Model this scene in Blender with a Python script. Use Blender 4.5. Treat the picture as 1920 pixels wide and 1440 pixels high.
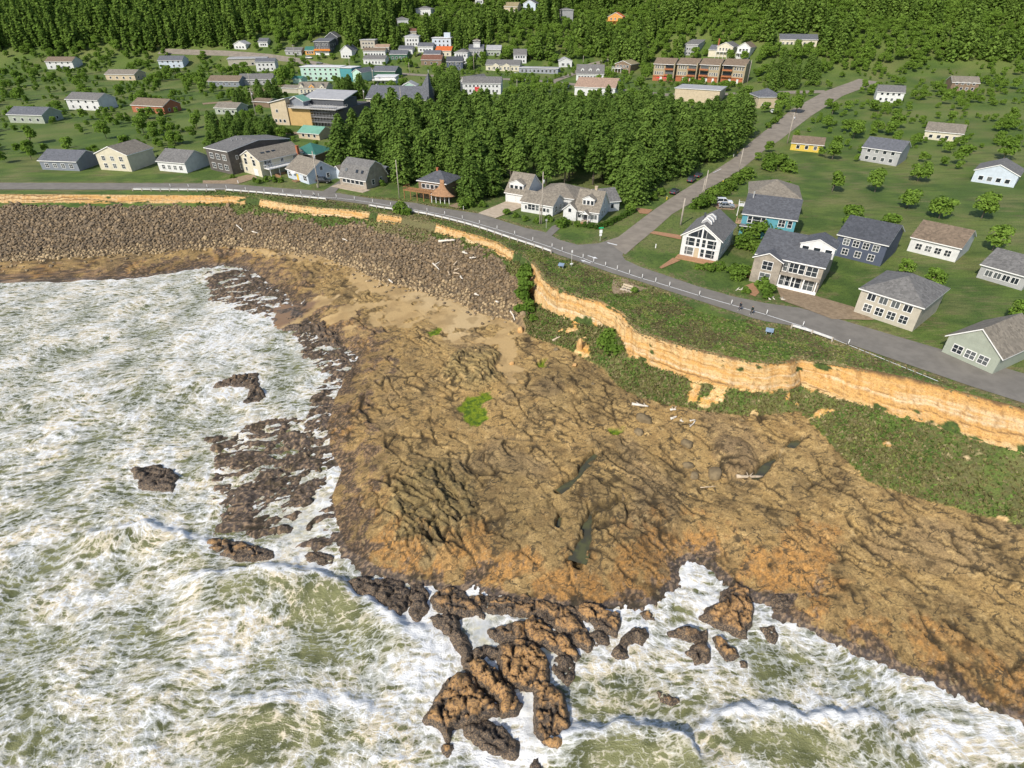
import bpy, bmesh, math, random
import numpy as np
from mathutils import Vector, Matrix, Quaternion
from mathutils.geometry import tessellate_polygon

SC = bpy.context.scene
COL = SC.collection
for _o in list(bpy.data.objects):
    bpy.data.objects.remove(_o)
random.seed(7)
RNG = np.random.default_rng(7)
R = math.radians

# ------------------------------------------------------------------ camera
F = 1063.0                       # focal length in pixels of the 1920 x 1440 photograph
CAMZ = 60.0                      # metres above the sea
TH = math.atan(720.0 / F)        # pitch below the horizontal
cam_d = bpy.data.cameras.new('camera')
cam = bpy.data.objects.new('camera', cam_d)
COL.objects.link(cam)
cam.location = (0, 0, CAMZ)
cam.rotation_euler = (math.pi / 2 - TH, 0, 0)
cam_d.sensor_fit = 'HORIZONTAL'
cam_d.sensor_width = 36.0
cam_d.lens = 36.0 * F / 1920.0
cam_d.clip_start = 0.5
cam_d.clip_end = 6000
SC.camera = cam

# ------------------------------------------------------------------ light
TOSUN = Vector((-0.60, -0.78, 0)).normalized()
SUN_EL = R(41)
tosun = Vector((TOSUN.x * math.cos(SUN_EL), TOSUN.y * math.cos(SUN_EL), math.sin(SUN_EL)))
sun_d = bpy.data.lights.new('sun', 'SUN')
sun = bpy.data.objects.new('sun', sun_d)
COL.objects.link(sun)
sun_d.energy = 4.3
sun_d.angle = R(0.6)
sun_d.color = (1.0, 0.945, 0.86)
sun.rotation_euler = (-tosun).to_track_quat('-Z', 'Y').to_euler()
sun.location = (0, -40, 120)
world = bpy.data.worlds.new('World')
SC.world = world
world.use_nodes = True
wn = world.node_tree
wn.nodes.clear()
sky = wn.nodes.new('ShaderNodeTexSky')
sky.sky_type = 'NISHITA'
sky.sun_disc = False
sky.sun_elevation = SUN_EL
sky.sun_rotation = math.atan2(TOSUN.x, TOSUN.y)
sky.air_density = 1.0
sky.dust_density = 1.5
bg = wn.nodes.new('ShaderNodeBackground')
bg.inputs['Strength'].default_value = 0.15
wo = wn.nodes.new('ShaderNodeOutputWorld')
wn.links.new(sky.outputs[0], bg.inputs[0])
wn.links.new(bg.outputs[0], wo.inputs[0])
SC.view_settings.view_transform = 'Standard'
SC.view_settings.look = 'None'
SC.view_settings.exposure = 0.15
SC.view_settings.gamma = 1.0
SC.view_settings.use_curve_mapping = False
SC.cycles.use_denoising = True
SC.cycles.use_adaptive_sampling = True
SC.cycles.adaptive_threshold = 0.015
SC.cycles.max_bounces = 4
SC.cycles.diffuse_bounces = 2
SC.cycles.glossy_bounces = 1
SC.cycles.transmission_bounces = 2
SC.cycles.transparent_max_bounces = 4

# ------------------------------------------------------------------ pixel <-> place
CT, ST = math.cos(TH), math.sin(TH)

def ray(px, py):
    x = (px - 960) / F
    y = (720 - py) / F
    return np.array([x, CT + y * ST, -ST + y * CT])

def W(px, py, z):
    """place at height z seen at pixel (px, py)"""
    d = ray(px, py)
    t = (z - CAMZ) / d[2]
    return np.array([d[0] * t, d[1] * t, z])

def PX(p):
    x, y, z = p[0], p[1], p[2] - CAMZ
    f = y * CT - z * ST
    u = y * ST + z * CT
    return 960 + F * x / f, 720 - F * u / f

# ------------------------------------------------------------------ noise (numpy)
_perm = np.random.default_rng(3).permutation(256).astype(np.int32)
_perm = np.concatenate([_perm, _perm])
_ang = np.random.default_rng(5).random(256) * 2 * math.pi
_gx, _gy = np.cos(_ang), np.sin(_ang)

def perlin(x, y):
    xi = np.floor(x).astype(np.int64)
    yi = np.floor(y).astype(np.int64)
    xf = x - xi
    yf = y - yi
    u = xf * xf * xf * (xf * (xf * 6 - 15) + 10)
    v = yf * yf * yf * (yf * (yf * 6 - 15) + 10)
    def g(ix, iy, dx, dy):
        h = _perm[(_perm[ix & 255] + iy) & 255]
        return _gx[h] * dx + _gy[h] * dy
    a = g(xi, yi, xf, yf)
    b = g(xi + 1, yi, xf - 1, yf)
    c = g(xi, yi + 1, xf, yf - 1)
    d = g(xi + 1, yi + 1, xf - 1, yf - 1)
    return ((a + u * (b - a)) * (1 - v) + (c + u * (d - c)) * v) * 1.5

def fbm(x, y, o=4, l=2.03, g=0.5):
    s = np.zeros_like(x, dtype=float)
    a = 1.0
    for i in range(o):
        s += a * perlin(x + 17.3 * i, y - 9.1 * i)
        x = x * l
        y = y * l
        a *= g
    return s

def vorono(x, y, seed=0):
    """distance to F1, F2-F1 and a cell value"""
    xi = np.floor(x).astype(np.int64)
    yi = np.floor(y).astype(np.int64)
    d1 = np.full(x.shape, 9.0)
    d2 = np.full(x.shape, 9.0)
    cid = np.zeros(x.shape)
    for ox in (-1, 0, 1):
        for oy in (-1, 0, 1):
            cx = xi + ox
            cy = yi + oy
            h = _perm[(_perm[(cx + seed) & 255] + cy) & 255]
            h2 = _perm[(h + 71) & 255]
            dx = cx + h / 255.0 - x
            dy = cy + h2 / 255.0 - y
            d = np.sqrt(dx * dx + dy * dy)
            m = d < d1
            d2 = np.where(m, d1, np.minimum(d2, d))
            cid = np.where(m, h / 255.0, cid)
            d1 = np.where(m, d, d1)
    return d1, d2 - d1, cid

def sstep(a, b, x):
    t = np.clip((x - a) / (b - a), 0, 1)
    return t * t * (3 - 2 * t)

def inpoly(x, y, poly):
    r = np.zeros(x.shape, bool)
    n = len(poly)
    for i in range(n):
        x0, y0 = poly[i][0], poly[i][1]
        x1, y1 = poly[(i + 1) % n][0], poly[(i + 1) % n][1]
        if y0 == y1:
            continue
        c = ((y0 > y) != (y1 > y)) & (x < (x1 - x0) * (y - y0) / (y1 - y0) + x0)
        r ^= c
    return r

def dline(x, y, pts, closed=False):
    d = np.full(x.shape, 1e9)
    n = len(pts)
    for i in range(n if closed else n - 1):
        x0, y0 = pts[i][0], pts[i][1]
        x1, y1 = pts[(i + 1) % n][0], pts[(i + 1) % n][1]
        vx, vy = x1 - x0, y1 - y0
        L = vx * vx + vy * vy + 1e-9
        t = np.clip(((x - x0) * vx + (y - y0) * vy) / L, 0, 1)
        dx = x - x0 - t * vx
        dy = y - y0 - t * vy
        d = np.minimum(d, dx * dx + dy * dy)
    return np.sqrt(d)

def pmask(x, y, poly, soft, wob=0.0, sc=0.3):
    """soft mask of a polygon, its edge roughened by noise"""
    d = dline(x, y, poly, True)
    sd = np.where(inpoly(x, y, poly), d, -d)
    if wob:
        sd = sd + wob * fbm(x * sc, y * sc, 3)
    return sstep(-soft, soft, sd)

# ------------------------------------------------------------------ the lie of the land
def wl(pts, z):
    out = []
    for p in pts:
        zz = p[2] if len(p) > 2 else z
        out.append(W(p[0], p[1], zz))
    return out

Z_ROAD = 11.0
L0 = wl([(420, 368), (470, 371), (490, 375), (540, 384), (600, 391), (660, 395), (700, 400), (750, 408),
         (790, 416), (818, 421), (850, 431), (890, 442), (930, 455), (955, 470), (978, 479), (990, 487), (1002, 497), (1012, 514), (1020, 525),
         (1035, 538), (1060, 549), (1090, 559), (1130, 569), (1165, 589), (1184, 612), (1200, 624), (1250, 640),
         (1300, 655), (1350, 668), (1400, 678), (1450, 682), (1480, 680), (1500, 673)], 10.8)
L1 = wl([(420, 378, 9.2), (490, 385, 9.2), (540, 394, 9.1), (600, 402, 9), (660, 406, 9), (750, 418, 9), (790, 428, 9), (822, 436, 8.9),
         (870, 445, 8.8), (900, 455, 8.6), (930, 470, 8.4), (955, 487, 8.2), (975, 492, 7.8), (986, 510, 6.6), (990, 540, 5.4),
         (1008, 566, 4.9), (1060, 594, 4.9), (1100, 609, 5.0), (1125, 612, 5.4), (1150, 620, 5.5), (1168, 648, 5.2), (1190, 668, 4.8), (1230, 686, 4.8),
         (1300, 706, 4.8), (1350, 718, 4.8), (1400, 726, 4.8), (1440, 726, 4.9), (1475, 721, 5.2), (1500, 716, 5.2)], 5)
L2 = wl([(420, 462), (500, 466), (600, 480), (650, 498), (720, 530), (790, 547), (850, 562), (900, 588), (960, 602, 3.0), (1000, 632, 3.4),
         (1060, 652, 3.6), (1130, 692, 3.6), (1160, 722, 3.6), (1200, 746, 3.6), (1300, 768, 3.7), (1400, 780, 3.7), (1500, 772, 3.9)], 2.6)
L3 = wl([(420, 492), (470, 500), (505, 530), (540, 552), (560, 585), (600, 615), (650, 650), (672, 668), (648, 705), (628, 745), (614, 800), (622, 850), (640, 880),
         (622, 930), (632, 980), (652, 1030), (720, 1068), (800, 1088), (860, 1098), (890, 1085), (905, 1100), (960, 1112), (1030, 1126), (1100, 1130),
         (1170, 1128), (1225, 1118), (1258, 1085), (1255, 1055), (1290, 1036), (1330, 1045), (1380, 1090), (1430, 1112),
         (1500, 1112)], 0.35)

def ext(L, left, right):
    return [np.array([a, b, L[0][2]]) for a, b in left] + L + [np.array([a, b, L[-1][2]]) for a, b in right]

_P0 = [(-900, 1500), (-900, 190)] + [(p[0], p[1]) for p in L0] + [(900, -150), (900, 1500)]
for p in range(len(L1)):
    # give the face some batter: its foot stands seaward of its lip
    px_, py_ = PX(L1[p])
    z_ = L1[p][2]
    while z_ < 10.2:
        q = W(px_, py_, z_)
        a_, b_ = np.array([q[0]]), np.array([q[1]])
        if not inpoly(a_, b_, _P0)[0] and dline(a_, b_, L0)[0] > 1.2:
            break
        z_ += 0.1
    L1[p] = W(px_, py_, z_)
L0 = ext(L0, [(-700, 190), (-300, 178), (-130, 175)], [(62, 74), (78, 63), (100, 48), (140, 18), (300, -120)])
L1 = ext(L1, [(-700, 188), (-300, 175), (-130, 172)], [(60, 70), (75, 60), (97, 45), (137, 15), (297, -122)])
L2 = ext(L2, [(-700, 160), (-300, 146), (-130, 143)], [(50, 58), (66, 50), (88, 36), (128, 5), (290, -130)])
L3 = ext(L3, [(-700, 150), (-300, 134), (-130, 136), (-100, 138)], [(32, 40), (46, 32), (62, 22), (100, -8), (270, -150)])
FAR = [(900, -150), (900, 1500), (-900, 1500)]
P0 = [(p[0], p[1]) for p in L0] + FAR
P1 = [(p[0], p[1]) for p in L1] + FAR
P2 = [(p[0], p[1]) for p in L2] + FAR
P3 = [(p[0], p[1]) for p in L3] + FAR

ROAD_PX = [(420, 344), (476, 348.5), (540, 353.5), (617, 359), (682, 370), (740, 377), (776, 380), (815, 388), (899, 400.5), (929, 410), (984, 427), (1021, 435), (1050, 450), (1084, 459), (1123, 456),
           (1150, 447), (1182, 464), (1170, 471), (1167, 479), (1172, 487), (1200, 500), (1239, 513), (1309, 537), (1372, 555), (1434, 568), (1500, 577),
           (1500, 613), (1434, 602), (1411, 596), (1340, 573), (1259, 547), (1200, 527.5), (1150, 513), (1086, 490.5), (1045, 477), (1030, 470.5), (1000, 458), (930, 435), (870, 417), (800, 400), (760, 393), (700, 385), (620, 374), (560, 369), (500, 363), (420, 356)]
ROAD_POLY = [tuple(W(p[0], p[1], 11.03)[:2]) for p in ROAD_PX]
_i = ROAD_PX.index((1500, 577))
ROAD_POLY = [(-420, 200), (-200, 189)] + ROAD_POLY[:_i + 1] + [(78, 78), (110, 50), (170, -2), (164, -9), (104, 41), (70, 72)] + ROAD_POLY[_i + 1:] + [(-200, 181), (-420, 192)]

def zline(L, x):
    xs = np.array([p[0] for p in L])
    o = np.argsort(xs)
    return np.interp(x, xs[o], np.array([p[2] for p in L])[o])

def upland(x, y):
    z = 10.95 + 0.030 * np.clip(y - 195, 0, 240)
    # the village floor climbs earlier on the right, then the wooded hill stands up behind
    rt = sstep(60, 190, x)
    z = z + rt * 0.035 * np.clip(y - 250, 0, 170)
    y0 = 425 - 60 * rt
    s = np.clip(y - y0, 0, None)
    hill = 0.235 * np.minimum(s, 700) * sstep(0, 90, s)
    z = z + hill + 5 * sstep(20, 150, s) * fbm(x / 130.0, y / 130.0, 2)
    return z

def terrain(x, y):
    """base height without the fine relief"""
    x = np.asarray(x, float)
    y = np.asarray(y, float)
    z = upland(x, y)
    near = y < 235
    if near.any():
        xs, ys = x[near], y[near]
        zs = z[near]
        i0 = inpoly(xs, ys, P0)
        i1 = inpoly(xs, ys, P1)
        i2 = inpoly(xs, ys, P2)
        i3 = inpoly(xs, ys, P3)
        d0 = dline(xs, ys, L0)
        d1 = dline(xs, ys, L1)
        d2 = dline(xs, ys, L2)
        d3 = dline(xs, ys, L3)
        z1 = zline(L1, xs)
        z2 = zline(L2, xs)
        t = d0 / (d0 + d1 + 1e-6)
        m = i1 & ~i0
        zs = np.where(m, 10.8 + (z1 - 10.8) * t, zs)
        t = d1 / (d1 + d2 + 1e-6)
        m = i2 & ~i1 & ~i0
        zs = np.where(m, z1 + (z2 - z1) * t ** 0.9, zs)
        t = d2 / (d2 + d3 + 1e-6)
        m = i3 & ~i2 & ~i1 & ~i0
        zp = z2 + (1.9 - z2) * sstep(0, 0.6, t)
        edge = sstep(0, 7.0, d3)
        zp = 0.35 + (zp - 0.35) * np.power(edge, 0.7)
        zs = np.where(m, zp, zs)
        m = ~i3 & ~i2 & ~i1 & ~i0
        zs = np.where(m, 0.35 - np.minimum(0.33 * d3, 4.0), zs)
        z[near] = zs
    return z

def G(px, py):
    """first place on the land seen at a pixel"""
    d = ray(px, py)
    t0, t1 = 30.0, 1500.0
    for k in range(3):
        ts = np.linspace(t0, t1, 500)
        P = ts[:, None] * d[None, :]
        zz = P[:, 2] + CAMZ
        h = terrain(P[:, 0], P[:, 1])
        b = np.where(zz < h)[0]
        if len(b) == 0:
            return W(px, max(py, 20), 11.0)
        i = max(1, b[0])
        t0, t1 = ts[i - 1], ts[i]
    t = 0.5 * (t0 + t1)
    return np.array([d[0] * t, d[1] * t, d[2] * t + CAMZ])

def ground_z(x, y):
    return float(terrain(np.array([x]), np.array([y]))[0])

# ------------------------------------------------------------------ material helpers
MATS = {}

def nd(nt, typ, **kw):
    n = nt.nodes.new(typ)
    for k, v in kw.items():
        if k == 'inp':
            for a, b in v.items():
                n.inputs[a].default_value = b
        else:
            setattr(n, k, v)
    return n

def new_mat(name):
    m = bpy.data.materials.new(name)
    m.use_nodes = True
    nt = m.node_tree
    nt.nodes.clear()
    out = nt.nodes.new('ShaderNodeOutputMaterial')
    b = nt.nodes.new('ShaderNodeBsdfPrincipled')
    nt.links.new(b.outputs[0], out.inputs[0])
    return m, nt, b

def rgba(c):
    return (c[0], c[1], c[2], 1.0)

def mixc(nt, fac, a, b):
    n = nt.nodes.new('ShaderNodeMix')
    n.data_type = 'RGBA'
    n.clamp_factor = True
    for sock, v in ((n.inputs[0], fac), (n.inputs[6], a), (n.inputs[7], b)):
        if hasattr(v, 'is_output'):
            nt.links.new(v, sock)
        elif isinstance(v, (tuple, list)):
            sock.default_value = rgba(v)
        else:
            sock.default_value = v
    return n.outputs[2]

def math_n(nt, op, a, b=None, c=None, clamp=False):
    n = nt.nodes.new('ShaderNodeMath')
    n.operation = op
    n.use_clamp = clamp
    for i, v in enumerate((a, b, c)):
        if v is None:
            continue
        if hasattr(v, 'is_output'):
            nt.links.new(v, n.inputs[i])
        else:
            n.inputs[i].default_value = v
    return n.outputs[0]

def ramp01(nt, v, lo, hi):
    n = nt.nodes.new('ShaderNodeMapRange')
    n.interpolation_type = 'SMOOTHSTEP'
    nt.links.new(v, n.inputs[0])
    n.inputs[1].default_value = lo
    n.inputs[2].default_value = hi
    return n.outputs[0]

def noise_n(nt, vec, scale, detail=3, rough=0.5, typ=None, dist=0.0):
    n = nt.nodes.new('ShaderNodeTexNoise')
    n.inputs['Scale'].default_value = scale
    n.inputs['Detail'].default_value = detail
    n.inputs['Roughness'].default_value = rough
    n.inputs['Distortion'].default_value = dist
    if typ:
        n.noise_type = typ
    if vec is not None:
        nt.links.new(vec, n.inputs['Vector'])
    return n

def pmat(name, col, rough=0.7, var=0.15, scale=3.0, bump=0.0, bscale=20.0, metal=0.0, col2=None, space='Object', spec=0.3, streak=0.0):
    """painted or raw surface with uneven colour and fine relief"""
    key = name
    if key in MATS:
        return MATS[key]
    m, nt, b = new_mat(name)
    tc = nt.nodes.new('ShaderNodeTexCoord')
    vec = tc.outputs[space]
    n = noise_n(nt, vec, scale, 4, 0.6)
    f = ramp01(nt, n.outputs[0], 0.3, 0.7)
    c2 = col2 if col2 else tuple(max(0, c * (1 - var)) for c in col)
    c = mixc(nt, f, col, c2)
    oi = nt.nodes.new('ShaderNodeObjectInfo')
    k = math_n(nt, 'MULTIPLY_ADD', oi.outputs['Random'], 0.16, 0.92)
    hv = nt.nodes.new('ShaderNodeHueSaturation')
    nt.links.new(k, hv.inputs['Value'])
    nt.links.new(c, hv.inputs['Color'])
    nt.links.new(hv.outputs[0], b.inputs['Base Color'])
    b.inputs['Roughness'].default_value = rough
    b.inputs['Metallic'].default_value = metal
    b.inputs['Specular IOR Level'].default_value = spec
    if bump:
        n2 = noise_n(nt, vec, bscale, 3, 0.6)
        bp = nt.nodes.new('ShaderNodeBump')
        bp.inputs['Strength'].default_value = bump
        bp.inputs['Distance'].default_value = 0.05
        nt.links.new(n2.outputs[0], bp.inputs['Height'])
        nt.links.new(bp.outputs[0], b.inputs['Normal'])
    MATS[key] = m
    return m

# ------------------------------------------------------------------ object helpers
def link(o):
    COL.objects.link(o)
    return o

def tag(o, label=None, cat=None, group=None, kind=None):
    if label:
        o['label'] = label
    if cat:
        o['category'] = cat
    if group:
        o['group'] = group
    if kind:
        o['kind'] = kind
    return o

def thing(name, label, cat, loc=(0, 0, 0), rz=0.0, group=None):
    o = bpy.data.objects.new(name, None)
    o.empty_display_size = 0.3
    link(o)
    o.location = loc
    o.rotation_euler = (0, 0, rz)
    return tag(o, label, cat, group)

def obj(name, me, mat=None, parent=None):
    if mat is not None and len(me.materials) == 0:
        me.materials.append(mat)
    o = bpy.data.objects.new(name, me)
    link(o)
    if parent is not None:
        o.parent = parent
    return o

class MB:
    """collects shapes into one mesh"""
    def __init__(self):
        self.v = []
        self.f = []

    def add(self, vs, fs):
        k = len(self.v)
        self.v += [tuple(p) for p in vs]
        self.f += [tuple(i + k for i in q) for q in fs]
        return self

    def box(self, x0, x1, y0, y1, z0, z1):
        v = [(x0, y0, z0), (x1, y0, z0), (x1, y1, z0), (x0, y1, z0), (x0, y0, z1), (x1, y0, z1), (x1, y1, z1), (x0, y1, z1)]
        return self.add(v, [(0, 3, 2, 1), (4, 5, 6, 7), (0, 1, 5, 4), (1, 2, 6, 5), (2, 3, 7, 6), (3, 0, 4, 7)])

    def slab(self, pts, t):
        """polygon in space given a thickness t downwards (z)"""
        n = len(pts)
        top = [tuple(p) for p in pts]
        bot = [(p[0], p[1], p[2] - t) for p in pts]
        fs = [tuple(range(n)), tuple(range(2 * n - 1, n - 1, -1))]
        fs += [(i, n + i, n + (i + 1) % n, (i + 1) % n) for i in range(n)]
        return self.add(top + bot, fs)

    def prism(self, poly, y0, y1):
        """(x, z) outline pushed along y"""
        n = len(poly)
        v = [(p[0], y0, p[1]) for p in poly] + [(p[0], y1, p[1]) for p in poly]
        fs = [tuple(range(n)), tuple(range(2 * n - 1, n - 1, -1))]
        fs += [(i, n + i, n + (i + 1) % n, (i + 1) % n) for i in range(n)]
        return self.add(v, fs)

    def tube(self, path, radii, n=7, cap=True):
        path = [Vector(p) for p in path]
        rings = []
        k0 = len(self.v)
        for i, p in enumerate(path):
            a = path[max(0, i - 1)]
            b = path[min(len(path) - 1, i + 1)]
            t = (b - a)
            if t.length < 1e-6:
                t = Vector((0, 0, 1))
            t.normalize()
            u = t.cross(Vector((0.31, 0.92, 0.11)))
            if u.length < 1e-3:
                u = t.cross(Vector((1, 0, 0)))
            u.normalize()
            w = t.cross(u)
            r = radii[i] if hasattr(radii, '__len__') else radii
            for j in range(n):
                an = 2 * math.pi * j / n
                self.v.append(tuple(p + u * (r * math.cos(an)) + w * (r * math.sin(an))))
        for i in range(len(path) - 1):
            for j in range(n):
                a = k0 + i * n + j
                b = k0 + i * n + (j + 1) % n
                self.f.append((a, b, b + n, a + n))
        if cap:
            self.f.append(tuple(k0 + j for j in range(n))[::-1])
            e = k0 + (len(path) - 1) * n
            self.f.append(tuple(e + j for j in range(n)))
        return self

    def mesh(self, name, smooth=False, fix=True):
        me = bpy.data.meshes.new(name)
        me.from_pydata(self.v, [], self.f)
        if fix:
            bm = bmesh.new()
            bm.from_mesh(me)
            bmesh.ops.recalc_face_normals(bm, faces=bm.faces)
            bm.to_mesh(me)
            bm.free()
        if smooth:
            me.polygons.foreach_set('use_smooth', [True] * len(me.polygons))
        me.update()
        return me

    def build(self, name, mat, parent=None, smooth=False, bevel=0):
        o = obj(name, self.mesh(name, smooth), mat, parent)
        if bevel:
            md = o.modifiers.new('bevel', 'BEVEL')
            md.width = bevel
            md.segments = 2
            md.limit_method = 'ANGLE'
        return o

def np_mesh(name, V, Q, smooth=True, attrs=None, tris=False):
    k = 3 if tris else 4
    me = bpy.data.meshes.new(name)
    me.vertices.add(len(V))
    me.vertices.foreach_set('co', np.ascontiguousarray(V, np.float32).ravel())
    me.loops.add(len(Q) * k)
    me.loops.foreach_set('vertex_index', np.ascontiguousarray(Q, np.int32).ravel())
    me.polygons.add(len(Q))
    me.polygons.foreach_set('loop_start', np.arange(0, len(Q) * k, k, dtype=np.int32))
    me.polygons.foreach_set('loop_total', np.full(len(Q), k, np.int32))
    me.polygons.foreach_set('use_smooth', np.full(len(Q), bool(smooth)))
    for an, av in (attrs or {}).items():
        a = me.attributes.new(an, 'FLOAT_COLOR', 'POINT')
        a.data.foreach_set('color', np.ascontiguousarray(av, np.float32).ravel())
    me.update(calc_edges=True)
    me.validate()
    return me

def copy_tree(o, parent=None):
    c = o.copy()
    COL.objects.link(c)
    c.parent = parent
    for ch in o.children:
        copy_tree(ch, c)
    return c
# ------------------------------------------------------------------ land: one height field cut into cliff, sand, rock and ground
def axis(lo, a, b, hi, step, g):
    mid = list(np.arange(a, b, step))
    up, s, v = [], step, b
    while v < hi:
        up.append(v)
        s *= g
        v += s
    up.append(hi)
    dn, s, v = [], step, a
    while True:
        s *= g
        v -= s
        if v <= lo:
            break
        dn.append(v)
    return np.array([lo] + dn[::-1] + mid + up)

def merge(*segs):
    return np.unique(np.round(np.concatenate(segs), 3))
_xl = axis(-900, -98, -72, 900, 0.36, 1.055)
_xr = axis(-900, 50, 58, 900, 0.3, 1.05)
_yn = axis(-150, 30, 40, 1300, 0.26, 1.05)
_yf = axis(-150, 170, 182, 1300, 0.34, 1.03)
GX = merge(_xl[_xl < -72], np.arange(-72, -36, 0.25), np.arange(-36, 44, 0.19), np.arange(44, 58, 0.26), _xr[_xr > 58])
GY = merge(_yn[_yn < 30], np.arange(30, 40, 0.24), np.arange(40, 106, 0.19), np.arange(106, 128, 0.25), np.arange(128, 182, 0.36), _yf[_yf > 182])
X, Y = np.meshgrid(GX, GY)
SHP = X.shape
x = X.ravel()
y = Y.ravel()
Z0 = terrain(x, y)
i0 = inpoly(x, y, P0)
i1 = inpoly(x, y, P1)
i2 = inpoly(x, y, P2)
i3 = inpoly(x, y, P3)
d0 = dline(x, y, L0)
d1 = dline(x, y, L1)
d2 = dline(x, y, L2)
d3 = dline(x, y, L3)
up_m = i0
face_m = i1 & ~i0
slope_m = i2 & ~i1 & ~i0
shelf_m = i3 & ~i2 & ~i1 & ~i0
sea_m = ~(i0 | i1 | i2 | i3)

def gp(pts, z=1.9):
    return [tuple(W(p[0], p[1], z)[:2]) for p in pts]

near = (y < 230) & (np.abs(x) < 330)
def on_near(fn):
    r = np.zeros(x.shape)
    r[near] = fn(x[near], y[near])
    return r

n9 = on_near(lambda a, b: fbm(a / 9, b / 9, 4))
n3 = on_near(lambda a, b: fbm(a / 3 + 9, b / 3, 4))
n1 = on_near(lambda a, b: fbm(a / 1.0 + 3, b / 1.0, 3))
# joints in the rock: warped, stretched cells
wx = x + 1.6 * n9 + 0.5 * n3
wy = y + 1.6 * on_near(lambda a, b: fbm(a / 9 + 40, b / 9, 3)) + 0.5 * n1 * 0.6
ca, sa = math.cos(R(-52)), math.sin(R(-52))
u = wx * ca + wy * sa
v = -wx * sa + wy * ca
rock_near = near & (shelf_m | sea_m | slope_m) & (d3 < 95)
c1 = np.ones(x.shape)
k1 = np.zeros(x.shape)
c2 = np.ones(x.shape)
k2 = np.zeros(x.shape)
c3 = np.ones(x.shape)
_, e, k = vorono(u[rock_near] / 10.5, v[rock_near] / 3.0)
c1[rock_near] = e * 3.0
k1[rock_near] = k
_, e, k = vorono(u[rock_near] / 4.2 + 5, v[rock_near] / 1.15, 13)
c2[rock_near] = e * 1.15
k2[rock_near] = k
_, e, k = vorono(wx[rock_near] / 1.3 + 5, wy[rock_near] / 1.3, 31)
c3[rock_near] = e * 1.3
cr1 = (1 - sstep(0.0, 0.34, c1)) * sstep(-0.5, 0.3, n9 + 0.5 * n3)
cr2 = 1 - sstep(0.0, 0.26, c2)
cr3 = 1 - sstep(0.0, 0.30, c3)

def ell(cx, cy, rx, ry, rot=0.0, z=1.9):
    """0..1 dome over an ellipse given in pixels"""
    c = W(cx, cy, z)
    ax = W(cx + rx, cy, z)
    by = W(cx, cy - ry, z)
    r1 = abs(ax[0] - c[0])
    r2 = abs(by[1] - c[1])
    dx, dy = x - c[0], y - c[1]
    cr, sr = math.cos(rot), math.sin(rot)
    a = (dx * cr + dy * sr) / r1
    b = (-dx * sr + dy * cr) / r2
    q = a * a + b * b + 0.18 * n3
    return np.clip(1 - q, 0, 1)

D_mound = ell(890, 692, 64, 40)
D_left = ell(806, 952, 92, 96)
D_right = ell(1165, 935, 128, 110)
D_dark = ell(1378, 868, 44, 40)
D_mid = ell(1010, 765, 110, 66)
D_low = ell(990, 930, 110, 120)
D_r2 = ell(1420, 985, 90, 55)
D_ul = ell(560, 515, 110, 34)
rugged = np.clip(1.6 * np.maximum(D_left, D_mound) + 0.25 * D_ul, 0, 1)
smoothd = np.clip(1.3 * np.maximum(np.maximum(D_right, D_mid), D_dark), 0, 1)

relief = 0.20 * n9 + 0.09 * n3 + 0.015 * n1 + (0.22 + 0.25 * smoothd) * (k1 - 0.5) + (0.05 + 0.14 * np.clip(2 * D_right, 0, 1)) * (k2 - 0.5)
relief += 1.5 * np.sqrt(D_mound) + 1.3 * D_left ** 0.7 + 1.1 * D_right ** 0.8 + 0.9 * D_dark ** 0.6 + 0.7 * D_mid ** 0.8 + 0.5 * D_low + 0.5 * D_r2
relief += rugged * (0.75 * (k2 - 0.5) + 0.35 * n3)
relief -= 0.40 * cr1 + cr2 * (0.05 + 0.52 * rugged) * (1 - 0.5 * smoothd) + cr3 * 0.03 * (1 - 0.6 * smoothd)
# hollows that hold water
POOL_LINES = [([(1118, 852), (1100, 872), (1085, 893), (1062, 912), (1048, 922)], 0.75),
              ([(1165, 944), (1135, 954), (1112, 962), (1100, 985), (1103, 1008), (1090, 1030), (1082, 1052)], 0.8),
              ([(1462, 860), (1446, 866), (1432, 878), (1424, 890), (1410, 896)], 0.7), ([(1500, 832), (1490, 838), (1478, 846)], 0.7),
              ([(1050, 965), (1046, 985)], 0.5),
              ([(790, 985), (808, 1010)], 0.3), ([(745, 885), (780, 905)], 0.3), ([(1000, 830), (930, 820)], 0.3)]
hol = np.zeros(x.shape)
for pl, wd in POOL_LINES:
    dd = dline(x, y, gp(pl)) + 0.35 * n3
    hol = np.maximum(hol, 1 - sstep(wd * 0.5, wd * 1.25, dd))
algae_p = gp([(868, 745), (900, 742), (922, 733), (918, 748), (903, 752), (908, 770), (914, 785), (900, 797), (885, 800), (872, 785), (857, 770)])
A_alg = pmask(x, y, algae_p, 0.3, 0.9, 0.5)
for q in ([(1142, 812), (1160, 806), (1172, 815), (1158, 822)], [(1008, 690), (1020, 686), (1022, 697), (1010, 698)], [(800, 622), (828, 616), (822, 628), (805, 632)]):
    A_alg = np.maximum(A_alg, pmask(x, y, gp(q), 0.3, 0.8, 0.6))
shelf_w = np.where(shelf_m, 1.0, 0.0)
edge_w = sstep(0.0, 5.0, d3)

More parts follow.
